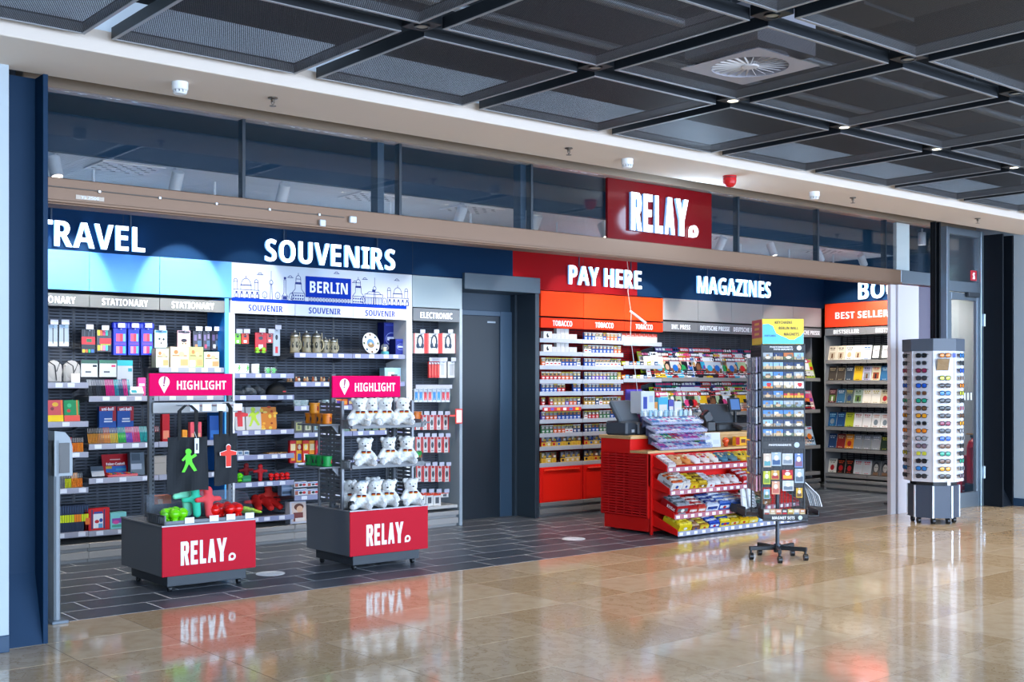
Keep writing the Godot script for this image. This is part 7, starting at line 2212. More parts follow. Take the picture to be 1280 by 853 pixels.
func build_stands() -> void:
	# first stand: bags and squeeze toys
	var o := thing("highlight_stand", "wheeled grey stand with black bags under a pink sign", "display stand", Vector3(1.39, 0, -0.92))
	stand_base(o, 0.77, 0.8)
	var z := -0.93
	var xl := on_z(188.5, 560, z).x - o.position.x
	var xr := on_z(287, 560, z).x - o.position.x
	slotted_post(o, xl, -0.01, 0.505, 1.66)
	slotted_post(o, xr, -0.01, 0.505, 1.66)
	var a := on_z(185.5, 467, z + 0.02)
	var b := on_z(289, 494.5, z + 0.02)
	highlight_sign(o, Vector3(a.x - o.position.x, b.y, 0.012), Vector3(b.x - o.position.x, a.y, 0.03))
	var bar0 := on_z(190, 517, z)
	var bar1 := on_z(290, 506, z)
	part(o, "cross_bar", span(Vector3(xl, bar0.y, 0.012), Vector3(xr + 0.03, bar0.y + 0.085, 0.03), 0.003), mat("8d8c8a", 0.4, 0.3))
	for x in [-0.1, 0.0, 0.12, 0.26]:
		var hk := Shape.new()
		hk.tube(Vector3(x, bar0.y + 0.06, 0.03), Vector3(x, bar0.y + 0.06, 0.34), 0.005, 0.005, 8)
		part(o, "hook", hk.mesh(), mat("b9bcc0", 0.3, 0.8))
		part(o, "price_flag", boxm(Vector3(0.075, 0.055, 0.002)), mat("dfe2ea", 0.4), Vector3(x, bar0.y + 0.02, 0.342))
	# clear tray with slatted metal front end on top of the base
	var tr := Shape.new()
	tr.box(Vector3(-0.36, 0.52, 0.39), Vector3(0.37, 0.545, 0.396))
	tr.box(Vector3(-0.36, 0.516, 0.06), Vector3(0.37, 0.522, 0.396))
	for k in 9:
		tr.box(Vector3(-0.365, 0.52, 0.08 + k * 0.037), Vector3(-0.355, 0.575, 0.1 + k * 0.037))
	tr.box(Vector3(-0.366, 0.575, 0.06), Vector3(-0.354, 0.588, 0.396))
	part(o, "tray", tr.mesh(), mat("55595e", 0.4, 0.3))
	for x in [-0.35, 0.365]:
		var side := Shape.new()
		var pts := PackedVector2Array([Vector2(-0.39, 0.52), Vector2(0.02, 0.52), Vector2(0.02, 0.72), Vector2(-0.2, 0.72)])
		for k in 6:
			var t := PI / 2 * k / 5
			pts.append(Vector2(-0.2 - sin(t) * 0.19, 0.53 + cos(t) * 0.19))
		side.prism(pts, -0.002, 0.002)
		part(o, "acrylic_side", side.moved(Transform3D(Basis(Vector3.UP, PI / 2), Vector3(x, 0, 0))).mesh(), clear("aebccc", 0.12, 0.3))
	part(o, "acrylic_back", span(Vector3(-0.35, 0.52, 0.02), Vector3(0.365, 0.72, 0.024)), clear("6f7d8c", 0.2, 0.3))
	for k in 4:
		part(o, "price_label", boxm(Vector3(0.075, 0.045, 0.002)), mat("dfe2ea", 0.4), Vector3([-0.17, 0.03, 0.17, 0.33][k], 0.52, 0.402))
	# two bags
	var b0 := on_z(210, 616, -0.54)
	var b1 := on_z(259, 546, -0.54)
	tote("black cotton bag with a green walking figure on the stand", b1.x - b0.x, b1.y - b0.y, Vector3((b0.x + b1.x) / 2, b0.y, -0.54), -0.2, "5ad81f", true, 0.18)
	var c0 := on_z(266, 607, -0.66)
	var c1 := on_z(298, 542, -0.66)
	tote("black cotton bag with a red standing figure on the stand", c1.x - c0.x + 0.02, c1.y - c0.y, Vector3((c0.x + c1.x) / 2, c0.y, -0.66), 0.22, "e0311f", false, 0.17)
	var tag := thing("swing_tag", "white swing tag hanging on the bag with the green figure", "tag", on_z(246, 567, -0.49))
	part(tag, "tag", boxm(Vector3(0.036, 0.115, 0.002), 0.0008), mat("d9dde0", 0.5))
	part(tag, "print", boxm(Vector3(0.012, 0.05, 0.001)), mat("23272b", 0.5), Vector3(0, 0.025, 0.0012))
	var str_ := Shape.new()
	str_.tube(Vector3(0, 0.112, 0), Vector3(-0.015, 0.165, -0.01), 0.002, 0.002, 6)
	part(tag, "string", str_.mesh(), mat("c9ced2", 0.6))
	# toys in the tray
	var ty := 0.523
	for p in [[207, -0.62], [218, -0.57], [228, -0.57], [219, -0.7], [213, -0.66]]:
		ball_toy("glossy lime green squeeze toy in the clear tray", "6fd010", Vector3(on_z(p[0], 645, p[1]).x, ty, p[1]), 0.042, "lime toys in the tray")
	for p in [[268, -0.6], [276, -0.68], [287, -0.6], [294, -0.68], [284, -0.76], [272, -0.76], [297, -0.6]]:
		ball_toy("glossy red squeeze toy in the clear tray", "e01510", Vector3(on_z(p[0], 645, p[1]).x, ty, p[1]), 0.043, "red toys in the tray")
	cushion("mint green figure cushion in the clear tray", "7fdcb8", false, Vector3(on_z(238, 645, -0.7).x, ty + 0.03, -0.74), 0.27, 0.3, 0.15)
	cushion("teal figure cushion leaning in the clear tray", "27b894", false, Vector3(on_z(248, 648, -0.6).x, ty + 0.03, -0.62), 0.23, -0.1, 0.25)
	cushion("red figure cushion standing in the clear tray", "d84045", false, Vector3(on_z(263, 648, -0.58).x, ty + 0.02, -0.6), 0.24, 0.1, 0.1)
	cushion("dark red figure cushion behind the clear tray", "b01a28", false, Vector3(on_z(268, 625, -0.9).x, ty + 0.05, -1.08), 0.24, 0.2, 0.5)
	ball_toy("pink round toy at the rear of the bag stand", "d81a80", Vector3(on_z(247, 622, -1.0).x, 0.66, -1.1), 0.04, "")
	packed("orange_carton", "flat orange carton at the rear of the bag stand", "carton", "", 193, 214, 620, 0.56, -1.0, 0.1, "e8762a", [[0.2, 0.2, 0.5, 0.8, "f0c09a"]])
	packed("mat_riser", "dark raised block at the rear of the bag stand", "riser", "", 193, 285, 628, 0.516, -0.98, 0.2, "2f3438", [])

	# second stand: bears on shelves between slotted ends
	var p := thing("highlight_stand", "wheeled grey stand of white toy bears under a pink sign", "display stand", Vector3(3.03, 0, -0.86))
	stand_base(p, 0.8, 0.72)
	var px := p.position.x
	for s in [-1.0, 1.0]:
		var sl := slotted_thin(0.36, 0.86)
		var e := part(p, "end_panel", sl, print_mat, Vector3(s * 0.36, 0.56, -0.2))
		e.rotation.y = -PI / 2
		part(p, "end_post", span(Vector3(s * 0.36 - 0.012, 0.505, 0.155), Vector3(s * 0.36 + 0.012, 1.43, 0.185), 0.002), mat("7d8085", 0.4, 0.3))
		part(p, "end_post", span(Vector3(s * 0.36 - 0.012, 0.505, -0.215), Vector3(s * 0.36 + 0.012, 1.43, -0.195), 0.002), mat("7d8085", 0.4, 0.3))
		# side shelves with tins
		for y in [1.235, 0.875]:
			var shf := part(p, "side_shelf", span(Vector3(s * 0.372, y - 0.015, -0.22), Vector3(s * 0.372 + s * 0.2, y, 0.16), 0.003) if s > 0 else span(Vector3(-0.572, y - 0.015, -0.22), Vector3(-0.372, y, 0.16), 0.003), mat("6d7074", 0.4))
			var br := Shape.new()
			br.prism(PackedVector2Array([Vector2(s * 0.375, y - 0.09), Vector2(s * 0.375, y - 0.015), Vector2(s * 0.44, y - 0.015)]), 0.13, 0.133)
			part(shf, "bracket", br.mesh(), mat("7d8085", 0.4, 0.3))
	for y in [1.215, 0.875]:
		var sh := part(p, "shelf", span(Vector3(-0.348, y - 0.02, -0.2), Vector3(0.348, y, 0.30), 0.003), mat("6d7074", 0.4))
		part(sh, "shelf_lip", span(Vector3(-0.348, y - 0.02, 0.30), Vector3(0.40, y + 0.02, 0.31), 0.003), mat("6d7074", 0.4))
		var rk := Shape.new()
		for k in 7:
			rk.box(Vector3(-0.37, y - 0.01, 0.19 + k * 0.018), Vector3(-0.364, y + 0.045, 0.197 + k * 0.018))
		rk.box(Vector3(-0.371, y + 0.045, 0.18), Vector3(-0.362, y + 0.055, 0.32))
		rk.box(Vector3(-0.371, y - 0.02, 0.18), Vector3(-0.362, y - 0.01, 0.32))
		rk.box(Vector3(0.364, y - 0.02, 0.1), Vector3(0.371, y + 0.05, 0.31))
		part(sh, "shelf_end", rk.mesh(), mat("6d7074", 0.4))
	slotted_post(p, -0.34, -0.02, 0.505, 1.66)
	slotted_post(p, 0.30, -0.02, 0.505, 1.66)
	var sa := on_z(415.5, 470, -0.83)
	var sb := on_z(500.5, 496.5, -0.83)
	highlight_sign(p, Vector3(sa.x - px, sb.y, 0.012), Vector3(sb.x - px, sa.y, 0.03))
	part(p, "bottle", boxm(Vector3(0.05, 0.075, 0.05), 0.012), mat("14171a", 0.4), Vector3(-0.35, 0.515, 0.3))
	# tins on the side shelves
	for k in 4:
		tin("orange round tin on the side shelf of the bear stand", "f0851a", Vector3(px - 0.47 - 0.0, 1.236, -1.035 + k * 0.093), "orange tins")
	tin("orange round tin stacked on the other orange tins", "f29a2a", Vector3(px - 0.47, 1.325, -0.96), "")
	for k in 4:
		tin("green round tin on the side shelf of the bear stand", "1fa34a", Vector3(px - 0.47, 0.876, -1.035 + k * 0.093), "green tins")
	for k in 2:
		tin("orange tin on the shelf beside the electronics", "e0781a", Vector3(px + 0.45 + k * 0.07, 1.236, -0.76 - 0.08 * k), "orange tins beside the electronics")
		tin("green tin on the shelf beside the electronics", "22a84a", Vector3(px + 0.45 + k * 0.07, 0.876, -0.76 - 0.08 * k), "green tins beside the electronics")
	# bears
	var bear := thing("toy_bear", "white sitting toy bear with a striped ribbon on the upper shelf", "toy bear", Vector3.ZERO, 0.0, "bears on the upper shelf")
	make_bear(bear)
	var spots := [[449, 1.216, -0.60, -0.55], [464, 1.216, -0.66, -0.45], [481, 1.216, -0.60, -0.4], [503, 1.216, -0.58, -0.5], [456, 0.876, -0.60, -0.5], [485, 0.876, -0.62, -0.35], [508, 0.876, -0.62, -0.6], [450, 0.507, -0.60, -0.5], [468, 0.507, -0.66, -0.5], [486, 0.507, -0.64, -0.7], [513, 0.507, -0.60, -0.3], [436, 0.507, -0.78, -0.2], [466, 0.507, -0.92, -0.2]]
	for k in spots.size():
		var s: Array = spots[k]
		var at := Vector3(on_z(s[0], 560, s[2]).x, s[1], s[2])
		if k == 0:
			bear.position = at
			bear.rotation.y = s[3]
		else:
			var c := copy_of(bear, at, s[3])
			if k >= 4:
				var lower := k < 7
				c.set_meta("label", "white sitting toy bear with a striped ribbon on the %s" % ("lower shelf" if lower else "red-fronted base"))
				c.set_meta("group", "bears on the %s" % ("lower shelf" if lower else "base"))
	# security gate beside the column
	var g := thing("security_gate", "pale grey anti-theft gate beside the dark column", "security gate", Vector3(0.06, 0, -0.15), 0.05)
	part(g, "pedestal", span(Vector3(-0.03, 0, -0.16), Vector3(0.012, 1.22, 0.16), 0.012), mat("7f888e", 0.5))
	var hd := Shape.new()
	var prof := PackedVector2Array([Vector2(-0.03, 0.97), Vector2(0.09, 0.97), Vector2(0.09, 1.16), Vector2(0.075, 1.22), Vector2(0.04, 1.26), Vector2(-0.03, 1.27)])
	hd.prism(prof, -0.14, 0.16)
	part(g, "head", hd.mesh(), mat("8f989e", 0.45))
	part(g, "window", span(Vector3(0.0, 0.99, 0.16), Vector3(0.07, 1.19, 0.163), 0.001), mat("2a2826", 0.3))
	part(g, "foot", span(Vector3(-0.06, 0, -0.2), Vector3(0.05, 0.02, 0.2), 0.004), mat("6f7a84", 0.4))

func slotted_thin(w: float, h: float) -> Mesh:
	# a perforated sheet without backing: one sees through the slots
	var s := Shape.new()
	var rows := int(h / 0.034)
	var py := h / rows
	var c := lin("6d7074")
	for r in rows:
		s.box(Vector3(0, r * py, -0.001), Vector3(w, r * py + py - 0.01, 0.001), c)
		for k in 4:
			s.box(Vector3(k * w / 3 - (0.016 if k > 0 else 0.0), r * py + py - 0.01, -0.001), Vector3(k * w / 3 + (0.016 if k < 3 else 0.0), (r + 1) * py, 0.001), c)
	return s.mesh()

func tin(label: String, hex: String, at: Vector3, group: String) -> void:
	var key := "tin" + hex
	if not meshes.has(key):
		var s := Shape.new()
		s.lathe([Vector2(0, 0), Vector2(0.042, 0.0), Vector2(0.043, 0.004), Vector2(0.043, 0.075), Vector2(0.0455, 0.077), Vector2(0.0455, 0.086), Vector2(0.04, 0.088), Vector2(0, 0.088)], 18, lin(hex))
		for k in 3:
			var t := TAU * k / 3 - 0.6
			s.ellipsoid(Vector3(cos(t) * 0.039, 0.04, sin(t) * 0.039), Vector3(0.01, 0.024, 0.01), lin(["e9e0c8", "b02a2a", "2a2a2e"][k]), 5, 8)
		meshes[key] = s.mesh()
	solo("souvenir_tin", label, "tin", meshes[key], gloss_print, at, rng.randf(), group)

func make_bear(o: Node3D) -> void:
	var v := func(x: float, y: float, z: float) -> Vector3: return Vector3(x, y, z)
	var bones := [
		[v.call(0, 0.07, 0), v.call(0, 0.1, 0.005), 0.056, 0.05],
		[v.call(0, 0.178, 0.012), v.call(0, 0.184, 0.014), 0.058, 0.057],
		[v.call(0, 0.166, 0.056), v.call(0, 0.168, 0.066), 0.025, 0.021],
		[v.call(-0.05, 0.218, 0.0), v.call(-0.053, 0.222, 0.0), 0.021, 0.02],
		[v.call(0.05, 0.218, 0.0), v.call(0.053, 0.222, 0.0), 0.021, 0.02],
		[v.call(-0.045, 0.115, 0.015), v.call(-0.082, 0.07, 0.045), 0.024, 0.022],
		[v.call(0.045, 0.115, 0.015), v.call(0.082, 0.07, 0.045), 0.024, 0.022],
		[v.call(-0.035, 0.035, 0.03), v.call(-0.07, 0.032, 0.1), 0.03, 0.028],
		[v.call(0.035, 0.035, 0.03), v.call(0.07, 0.032, 0.1), 0.03, 0.028]]
	part(o, "body", soft(bones, 0.008, 0.018, 0.007, 55.0).mesh(), mat("e3e3e0", 0.95))
	for s in [-1.0, 1.0]:
		var e := Shape.new()
		e.ellipsoid(Vector3(s * 0.022, 0.194, 0.066), Vector3(0.0055, 0.0055, 0.005), Color.WHITE, 6, 8)
		part(o, "eye", e.mesh(), mat("15161a", 0.15))
		var f := Shape.new()
		f.ellipsoid(Vector3(s * 0.074, 0.034, 0.126), Vector3(0.018, 0.02, 0.005), Color.WHITE, 6, 12)
		part(o, "sole", f.mesh(), mat("b9b9b8", 0.9))
	var n := Shape.new()
	n.ellipsoid(Vector3(0, 0.174, 0.088), Vector3(0.0095, 0.007, 0.006), Color.WHITE, 6, 10)
	part(o, "nose", n.mesh(), mat("1b1a1c", 0.3))
	var rb := Shape.new()
	var cols := [lin("20201f"), lin("c9202a"), lin("e8b41f")]
	for k in 3:
		rb.lathe([Vector2(0.045, 0.126 + k * 0.005), Vector2(0.049, 0.128 + k * 0.005), Vector2(0.045, 0.131 + k * 0.005)], 18, cols[2 - k])
	for s in [-1.0, 1.0]:
		for k in 3:
			rb.ellipsoid(Vector3(s * 0.022 + 0.01, 0.126 - k * 0.007, 0.056), Vector3(0.02, 0.005, 0.009), cols[k], 5, 8)
	part(o, "ribbon", rb.mesh(), print_mat)

# ---------- the turning racks ----------
func build_racks() -> void:
	postcard_rack()
	sunglasses_rack()
	# behind the glass door
	var ex := thing("fire_extinguisher", "red fire extinguisher standing behind the glass door", "extinguisher", Vector3(on_z(1216.5, 580, 0.02).x, 0.02, 0.02))
	var s := Shape.new()
	s.lathe([Vector2(0, 0.25), Vector2(0.075, 0.25), Vector2(0.08, 0.27), Vector2(0.08, 0.72), Vector2(0.06, 0.79), Vector2(0.025, 0.82), Vector2(0.025, 0.84), Vector2(0, 0.84)], 24)
	part(ex, "cylinder", s.mesh(), mat("c4121a", 0.25))
	part(ex, "stand", span(Vector3(-0.08, -0.02, -0.08), Vector3(0.08, 0.25, 0.08), 0.01), mat("202830", 0.5))
	part(ex, "label", span(Vector3(-0.045, 0.4, 0.078), Vector3(0.045, 0.58, 0.082)), mat("c98a8c", 0.5))
	part(ex, "valve", span(Vector3(-0.03, 0.84, -0.03), Vector3(0.03, 0.88, 0.03), 0.006), mat("15181b", 0.4))
	part(ex, "lever", span(Vector3(-0.02, 0.88, -0.09), Vector3(0.02, 0.895, 0.03), 0.004), mat("b8862a", 0.3))
	var hs := Shape.new()
	hs.tube(Vector3(0.03, 0.86, 0), Vector3(0.1, 0.76, 0.02), 0.01, 0.01, 8)
	hs.tube(Vector3(0.1, 0.76, 0.02), Vector3(0.1, 0.4, 0.02), 0.01, 0.012, 8)
	part(ex, "hose", hs.mesh(), mat("15181b", 0.5))
	var pk := thing("red_notice_box", "red box with white lettering behind the glass door", "box", Vector3(on_z(1200, 600, -0.2).x, 0.0, -0.2))
	part(pk, "box", boxm(Vector3(0.2, 0.62, 0.15), 0.008), mat("d81f2c", 0.4))
	for k in 5:
		part(pk, "print", boxm(Vector3(0.05, 0.02, 0.002)), mat("f0c8cc", 0.5), Vector3(-0.05, 0.15 + k * 0.07, 0.076))
	var sc := thing("grey_screen_panel", "plain grey panel standing behind the glass door", "panel", Vector3(11.1, 0, -0.62), 0.3)
	part(sc, "panel", boxm(Vector3(0.5, 2.2, 0.03), 0.004), mat("6a7480", 0.5))
	part(sc, "foot", boxm(Vector3(0.5, 0.03, 0.3), 0.004), mat("3a4048", 0.5))

func postcard_rack() -> void:
	var at := Vector3(5.99, 0, 1.31)
	var turn := -0.655
	var o := thing("postcard_rack", "black turning postcard rack on a wheeled star base", "rack", at, turn)
	var black := mat("16191d", 0.5)
	# base
	for k in 5:
		var t := TAU * k / 5 + 0.5
		var d := Vector3(cos(t), 0, sin(t))
		var leg := Shape.new()
		leg.cbox(Vector3(0.0, -0.018, -0.016), Vector3(0.265, 0.018, 0.016), 0.004)
		var l := part(o, "base_leg", leg.mesh(), black, Vector3(0, 0.1, 0))
		l.rotation.y = -t
		var c := Shape.new()
		c.tube(Vector3(-0.017, 0.031, 0.012), Vector3(0.017, 0.031, 0.012), 0.031, 0.031, 16)
		c.tube(Vector3(0, 0.03, 0), Vector3(0, 0.085, 0), 0.012, 0.012, 10)
		part(o, "caster", c.mesh(), mat("141518", 0.4), d * 0.25)
	var pole := Shape.new()
	pole.tube(Vector3(0, 0.07, 0), Vector3(0, 1.95, 0), 0.018, 0.018, 16)
	pole.tube(Vector3(0, 0.06, 0), Vector3(0, 0.135, 0), 0.034, 0.03, 16)
	part(o, "pole", pole.mesh(), mat("3a4048", 0.35, 0.4))
	# wire grids on four sides
	var w := 0.19
	for k in 4:
		var g := Shape.new()
		for i in 15:
			var x := -w + i * w / 7
			g.box(Vector3(x - 0.0013, 0.42, w - 0.0013), Vector3(x + 0.0013, 1.9, w + 0.0013))
		for j in 58:
			var y := 0.42 + j * 0.026
			g.box(Vector3(-w, y - 0.0013, w - 0.0016), Vector3(w, y + 0.0013, w + 0.0016))
		var p := part(o, "wire_panel", g.mesh(), black)
		p.rotation.y = PI / 2 * k
		part(p, "back_plate", span(Vector3(-w + 0.004, 0.66, w - 0.006), Vector3(w - 0.004, 1.88, w - 0.003)), black)
	for x in [-w, w]:
		for z in [-w, w]:
			part(o, "corner_post", span(Vector3(x - 0.005, 0.4, z - 0.005), Vector3(x + 0.005, 1.93, z + 0.005)), black)
	# cardboard header
	var hd := part(o, "header", span(Vector3(-0.185, 1.925, -0.185), Vector3(0.185, 2.15, 0.185), 0.002), mat("f2cf1f", 0.5), Vector3.ZERO, "yellow and blue printed header")
	var sky := Shape.new()
	var wave := PackedVector2Array([Vector2(-0.183, 1.928), Vector2(0.183, 1.928), Vector2(0.183, 2.03), Vector2(0.16, 2.0), Vector2(0.13, 1.985), Vector2(0.1, 1.965), Vector2(0.06, 1.965), Vector2(0.02, 1.985), Vector2(-0.02, 2.0), Vector2(-0.06, 2.02), Vector2(-0.075, 2.05), Vector2(-0.09, 2.085), Vector2(-0.13, 2.105), Vector2(-0.183, 2.1)])
	sky.prism(wave, 0.185, 0.1865)
	part(hd, "print", sky.mesh(), mat("4fb4dc", 0.5))
	var inkm := mat("2a2618", 0.5)
	lettering(hd, "KEYCHAINS", 0.155, 0.026, 0.001, inkm, Vector3(0.005, 2.118, 0.187))
	lettering(hd, "BERLIN WALL", 0.175, 0.026, 0.001, inkm, Vector3(0.05, 2.068, 0.187))
	lettering(hd, "MAGNETS", 0.135, 0.026, 0.001, inkm, Vector3(0.075, 2.014, 0.1875))
	lettering(hd, "POSTCARDS", 0.1, 0.018, 0.001, mat("1d4f7a", 0.5), Vector3(-0.115, 2.0, 0.1875))
	part(hd, "print", span(Vector3(-0.1865, 1.985, -0.183), Vector3(-0.185, 2.148, 0.183)), mat("c4505a", 0.5))
	for k in 3:
		part(hd, "print", span(Vector3(-0.1875, 2.1 - k * 0.045, -0.08), Vector3(-0.186, 2.12 - k * 0.045, 0.08)), mat("e8b44a", 0.5))
	var b1 := part(o, "name_board", span(Vector3(-0.185, 1.865, w + 0.002), Vector3(0.185, 1.918, w + 0.008), 0.001), mat("101316", 0.5))
	lettering(b1, "PHOTOMAGNETS", 0.2, 0.015, 0.001, mat("e4e6e8", 0.5), Vector3(-0.02, 1.9, w + 0.009))
	lettering(b1, "FOTO-MAGNETE", 0.17, 0.015, 0.001, mat("e4e6e8", 0.5), Vector3(0.0, 1.88, w + 0.009))
	var em := Shape.new()
	em.tube(Vector3(0.14, 1.892, w + 0.008), Vector3(0.14, 1.892, w + 0.0095), 0.021, 0.021, 16)
	part(b1, "emblem", em.mesh(), mat("cfdce2", 0.5))
	var b2 := part(o, "name_board", span(Vector3(-0.185, 1.0, w + 0.002), Vector3(0.185, 1.07, w + 0.008), 0.001), mat("101316", 0.5))
	lettering(b2, "PHOTOMAGNETS", 0.2, 0.018, 0.001, mat("e4e6e8", 0.5), Vector3(-0.03, 1.035, w + 0.009))
	var em2 := Shape.new()
	em2.tube(Vector3(0.12, 1.035, w + 0.008), Vector3(0.12, 1.035, w + 0.0095), 0.024, 0.024, 16)
	part(b2, "emblem", em2.mesh(), mat("a9bcc8", 0.5))
	# tray with its name
	var tr := Shape.new()
	tr.box(Vector3(-0.2, 0.385, -0.2), Vector3(0.2, 0.395, 0.27))
	tr.box(Vector3(-0.2, 0.37, 0.262), Vector3(0.2, 0.43, 0.27))
	tr.box(Vector3(-0.2, 0.385, 0.1), Vector3(-0.194, 0.47, 0.27))
	tr.box(Vector3(0.194, 0.385, 0.1), Vector3(0.2, 0.47, 0.27))
	var tp := part(o, "tray", tr.mesh(), black)
	lettering(tp, "MAGNET SETS", 0.2, 0.026, 0.001, mat("e4e6e8", 0.5), Vector3(-0.02, 0.4, 0.2715))
	var em3 := Shape.new()
	em3.tube(Vector3(0.13, 0.4, 0.27), Vector3(0.13, 0.4, 0.2715), 0.019, 0.019, 16)
	part(tp, "emblem", em3.mesh(), mat("b4c8d4", 0.5))
	for s in [-1.0, 1.0]:
		var wing := Shape.new()
		wing.box(Vector3(-0.16, 0, 0), Vector3(0.16, 0.008, 0.13))
		wing.box(Vector3(-0.16, 0, 0.124), Vector3(0.16, 0.05, 0.13))
		var wg := part(o, "side_tray", wing.mesh(), black, Vector3(s * 0.2, 0.4, 0))
		wg.rotation.y = s * PI / 2
	# postcards, nine rows of four
	var basis_ := Basis(Vector3.UP, turn)
	var names := ["first", "second", "third", "fourth", "fifth", "sixth", "seventh", "eighth", "ninth"]
	for r in 9:
		for k in 4:
			var y := 1.79 - r * 0.0845
			var sky_ := pick([["blue sky", "4f8ad0"], ["pale sky", "9ac4e4"], ["night", "2a3f6a"], ["grey sky", "a9b4bc"]]) as Array
			var marks := [[0, 0, 1, 0.45, pick(["a9957a", "6a7a5a", "8a8478", "c9b48a"])], [0.1 + rng.randf() * 0.4, 0.2, 0.3 + rng.randf() * 0.6, 0.75, pick(["d9cdb0", "b08a5a", "e4dcc8", "7a6a5a"])], [0.6, 0.15, 0.66, 0.85, "5a5f66"], [0.5, 0.3, 0.3, 0.2, pick(["d9b48a", "e8e0cc", "8a9aa8"]), "o"]]
			var word := "landmark postcard with %s" % sky_[0]
			var base: String = sky_[1]
			if r == 3 and (k == 0 or k == 3):
				marks = [[0, 0, 1, 0.3, "e8a04a" if k == 0 else "f2f0ec"], [0.52, 0.6, 0.17, 0.2, "d81f24", "o"], [0.68, 0.6, 0.17, 0.2, "d81f24", "o"], [0.6, 0.42, 0.2, 0.22, "d81f24", "o"]]
				base = "6fb0dc" if k == 0 else "f2f0ec"
				word = "postcard with a red heart on %s" % ("blue and orange" if k == 0 else "white")
			elif r == 4 and k >= 2:
				marks = [[0, 0.62, 1, 1, "2a2018"], [0, 0.32, 1, 0.64, "c4202a"], [0, 0, 1, 0.34, "e8b41f"], [0.5, 0.5, 0.14, 0.24, "e0a030", "o"]]
				base = "c4202a"
				word = "postcard in black, red and gold"
			elif r == 0 and k == 2:
				base = "c9703a"
				word = "orange postcard with a glowing landmark"
			elif r == 3:
				base = "e4dcd8"
				word = "pale postcard with small pictures"
			var local := Vector3(-0.138 + k * 0.092, y, w + 0.012)
			var c := solo("postcard", "%s in the %s rack row" % [word, names[r]], "postcard", printed(0.086, 0.06, 0.004, base, marks), gloss_print, at + basis_ * local, 0.0, "postcards in the %s rack row" % names[r])
			c.basis = basis_ * Basis(Vector3.RIGHT, -0.12)
	for r in 9:
		var wire := Shape.new()
		var y := 1.785 - r * 0.0845
		wire.box(Vector3(-0.187, y - 0.004, w + 0.002), Vector3(0.187, y, w + 0.02))
		for k in 8:
			wire.box(Vector3(-0.165 + k * 0.046, y - 0.004, w + 0.018), Vector3(-0.162 + k * 0.046, y + 0.02, w + 0.021))
		part(o, "card_rail", wire.mesh(), black)
	# carded magnets hanging below the second board
	var packs := [[-0.145, 0.84, 0.07, 0.12, "d9c4b0", "5aa0a8"], [-0.065, 0.85, 0.085, 0.12, "a9bcc8", "3a5a8a"], [0.035, 0.86, 0.095, 0.1, "c9ced4", "8a94a0"], [0.135, 0.835, 0.075, 0.125, "6a84b8", "8a5a7a"], [-0.15, 0.69, 0.065, 0.115, "c4c83a", "7a9a3a"], [-0.075, 0.73, 0.075, 0.08, "d0a03a", "b02a2a"], [0.035, 0.73, 0.095, 0.085, "c4202a", "e8b41f"], [0.14, 0.7, 0.08, 0.125, "a9bcc8", "5a6a7a"], [-0.07, 0.6, 0.07, 0.115, "e0a88a", "c96a5a"], [0.04, 0.63, 0.1, 0.09, "d0d4d6", "6a7a8a"], [-0.15, 0.56, 0.055, 0.085, "8ab4c8", "5a7a5a"], [0.14, 0.57, 0.055, 0.085, "e0b02a", "6a4a2a"]]
	for q in packs:
		var pc := solo("magnet_card", "carded %s magnet hanging under the lower name board" % {"d9c4b0": "bear", "a9bcc8": "grey city", "c9ced4": "silver", "6a84b8": "blue tower", "c4c83a": "lime", "d0a03a": "amber", "c4202a": "red and gold", "e0a88a": "peach", "d0d4d6": "pale grey", "8ab4c8": "sky blue", "e0b02a": "yellow"}[q[4]], "magnet", printed(q[2], q[3], 0.01, q[4], [[0.1, 0.1, 0.9, 0.45, q[5]], [0.5, 0.6, 0.25, 0.2, "e8e0d0", "o"], [0.35, 0.9, 0.65, 0.97, "f0f2f4"]]), gloss_print, at + basis_ * Vector3(q[0], q[1], w + 0.016), turn, "carded magnets on the rack")
	for k in 7:
		var pc := solo("magnet_set", "boxed magnet set standing in the rack's front tray", "magnets", printed(0.05, 0.075, 0.02, ["c9c4b8", "d9b48a", "e0a08a", "4a4a4a", "d8c06a", "e0c8b0", "c98a5a"][k], [[0.1, 0.15, 0.9, 0.6, ["b04a3a", "e8d4b0", "c9603a", "d8202a", "b0803a", "8a9aa8", "f0d8a0"][k]], [0.2, 0.7, 0.8, 0.85, "f2f2f0"]]), gloss_print, at + basis_ * Vector3(-0.16 + k * 0.053, 0.397, w + 0.055), turn, "magnet sets in the front tray")
	# hanging packs on the side facing along the shop front
	for side in [-1.0, 1.0]:
		for r in 8:
			for k in 4:
				if side > 0 and k > 1:
					continue
				var y := 1.68 - r * 0.15
				var zz := -0.14 + k * 0.093
				var c: Array = [["b9c0d0", "pale lilac"], ["8f9ab4", "slate"], ["d8dce4", "white"], ["9a90b0", "mauve"]][(r + k) % 4]
				if r == 7 and side < 0:
					c = ["d8a0b4", "pink"]
				var pm := printed(0.06, 0.135, 0.012, c[0], [[0.1, 0.1, 0.9, 0.4, pick(["6a7a9a", "a88a9a", "c9ccd4", "4a5a7a"])], [0.5, 0.6, 0.25, 0.18, pick(["d9dce4", "c9a0a0", "7a8ab0"]), "o"], [0.1, 0.85, 0.9, 0.95, "e4e8ee"]])
				for lay in (2 if side < 0 else 1):
					solo("keychain_pack", "%s keychain pack hanging on the %s of the postcard rack" % [c[1], "shop-side flank" if side < 0 else "far flank"], "keychain", pm, gloss_print, at + basis_ * Vector3(side * (w + 0.016 + 0.03 * lay), y - 0.008 * lay, zz), turn + side * PI / 2, "keychain packs on the %s flank" % ("near" if side < 0 else "far"))

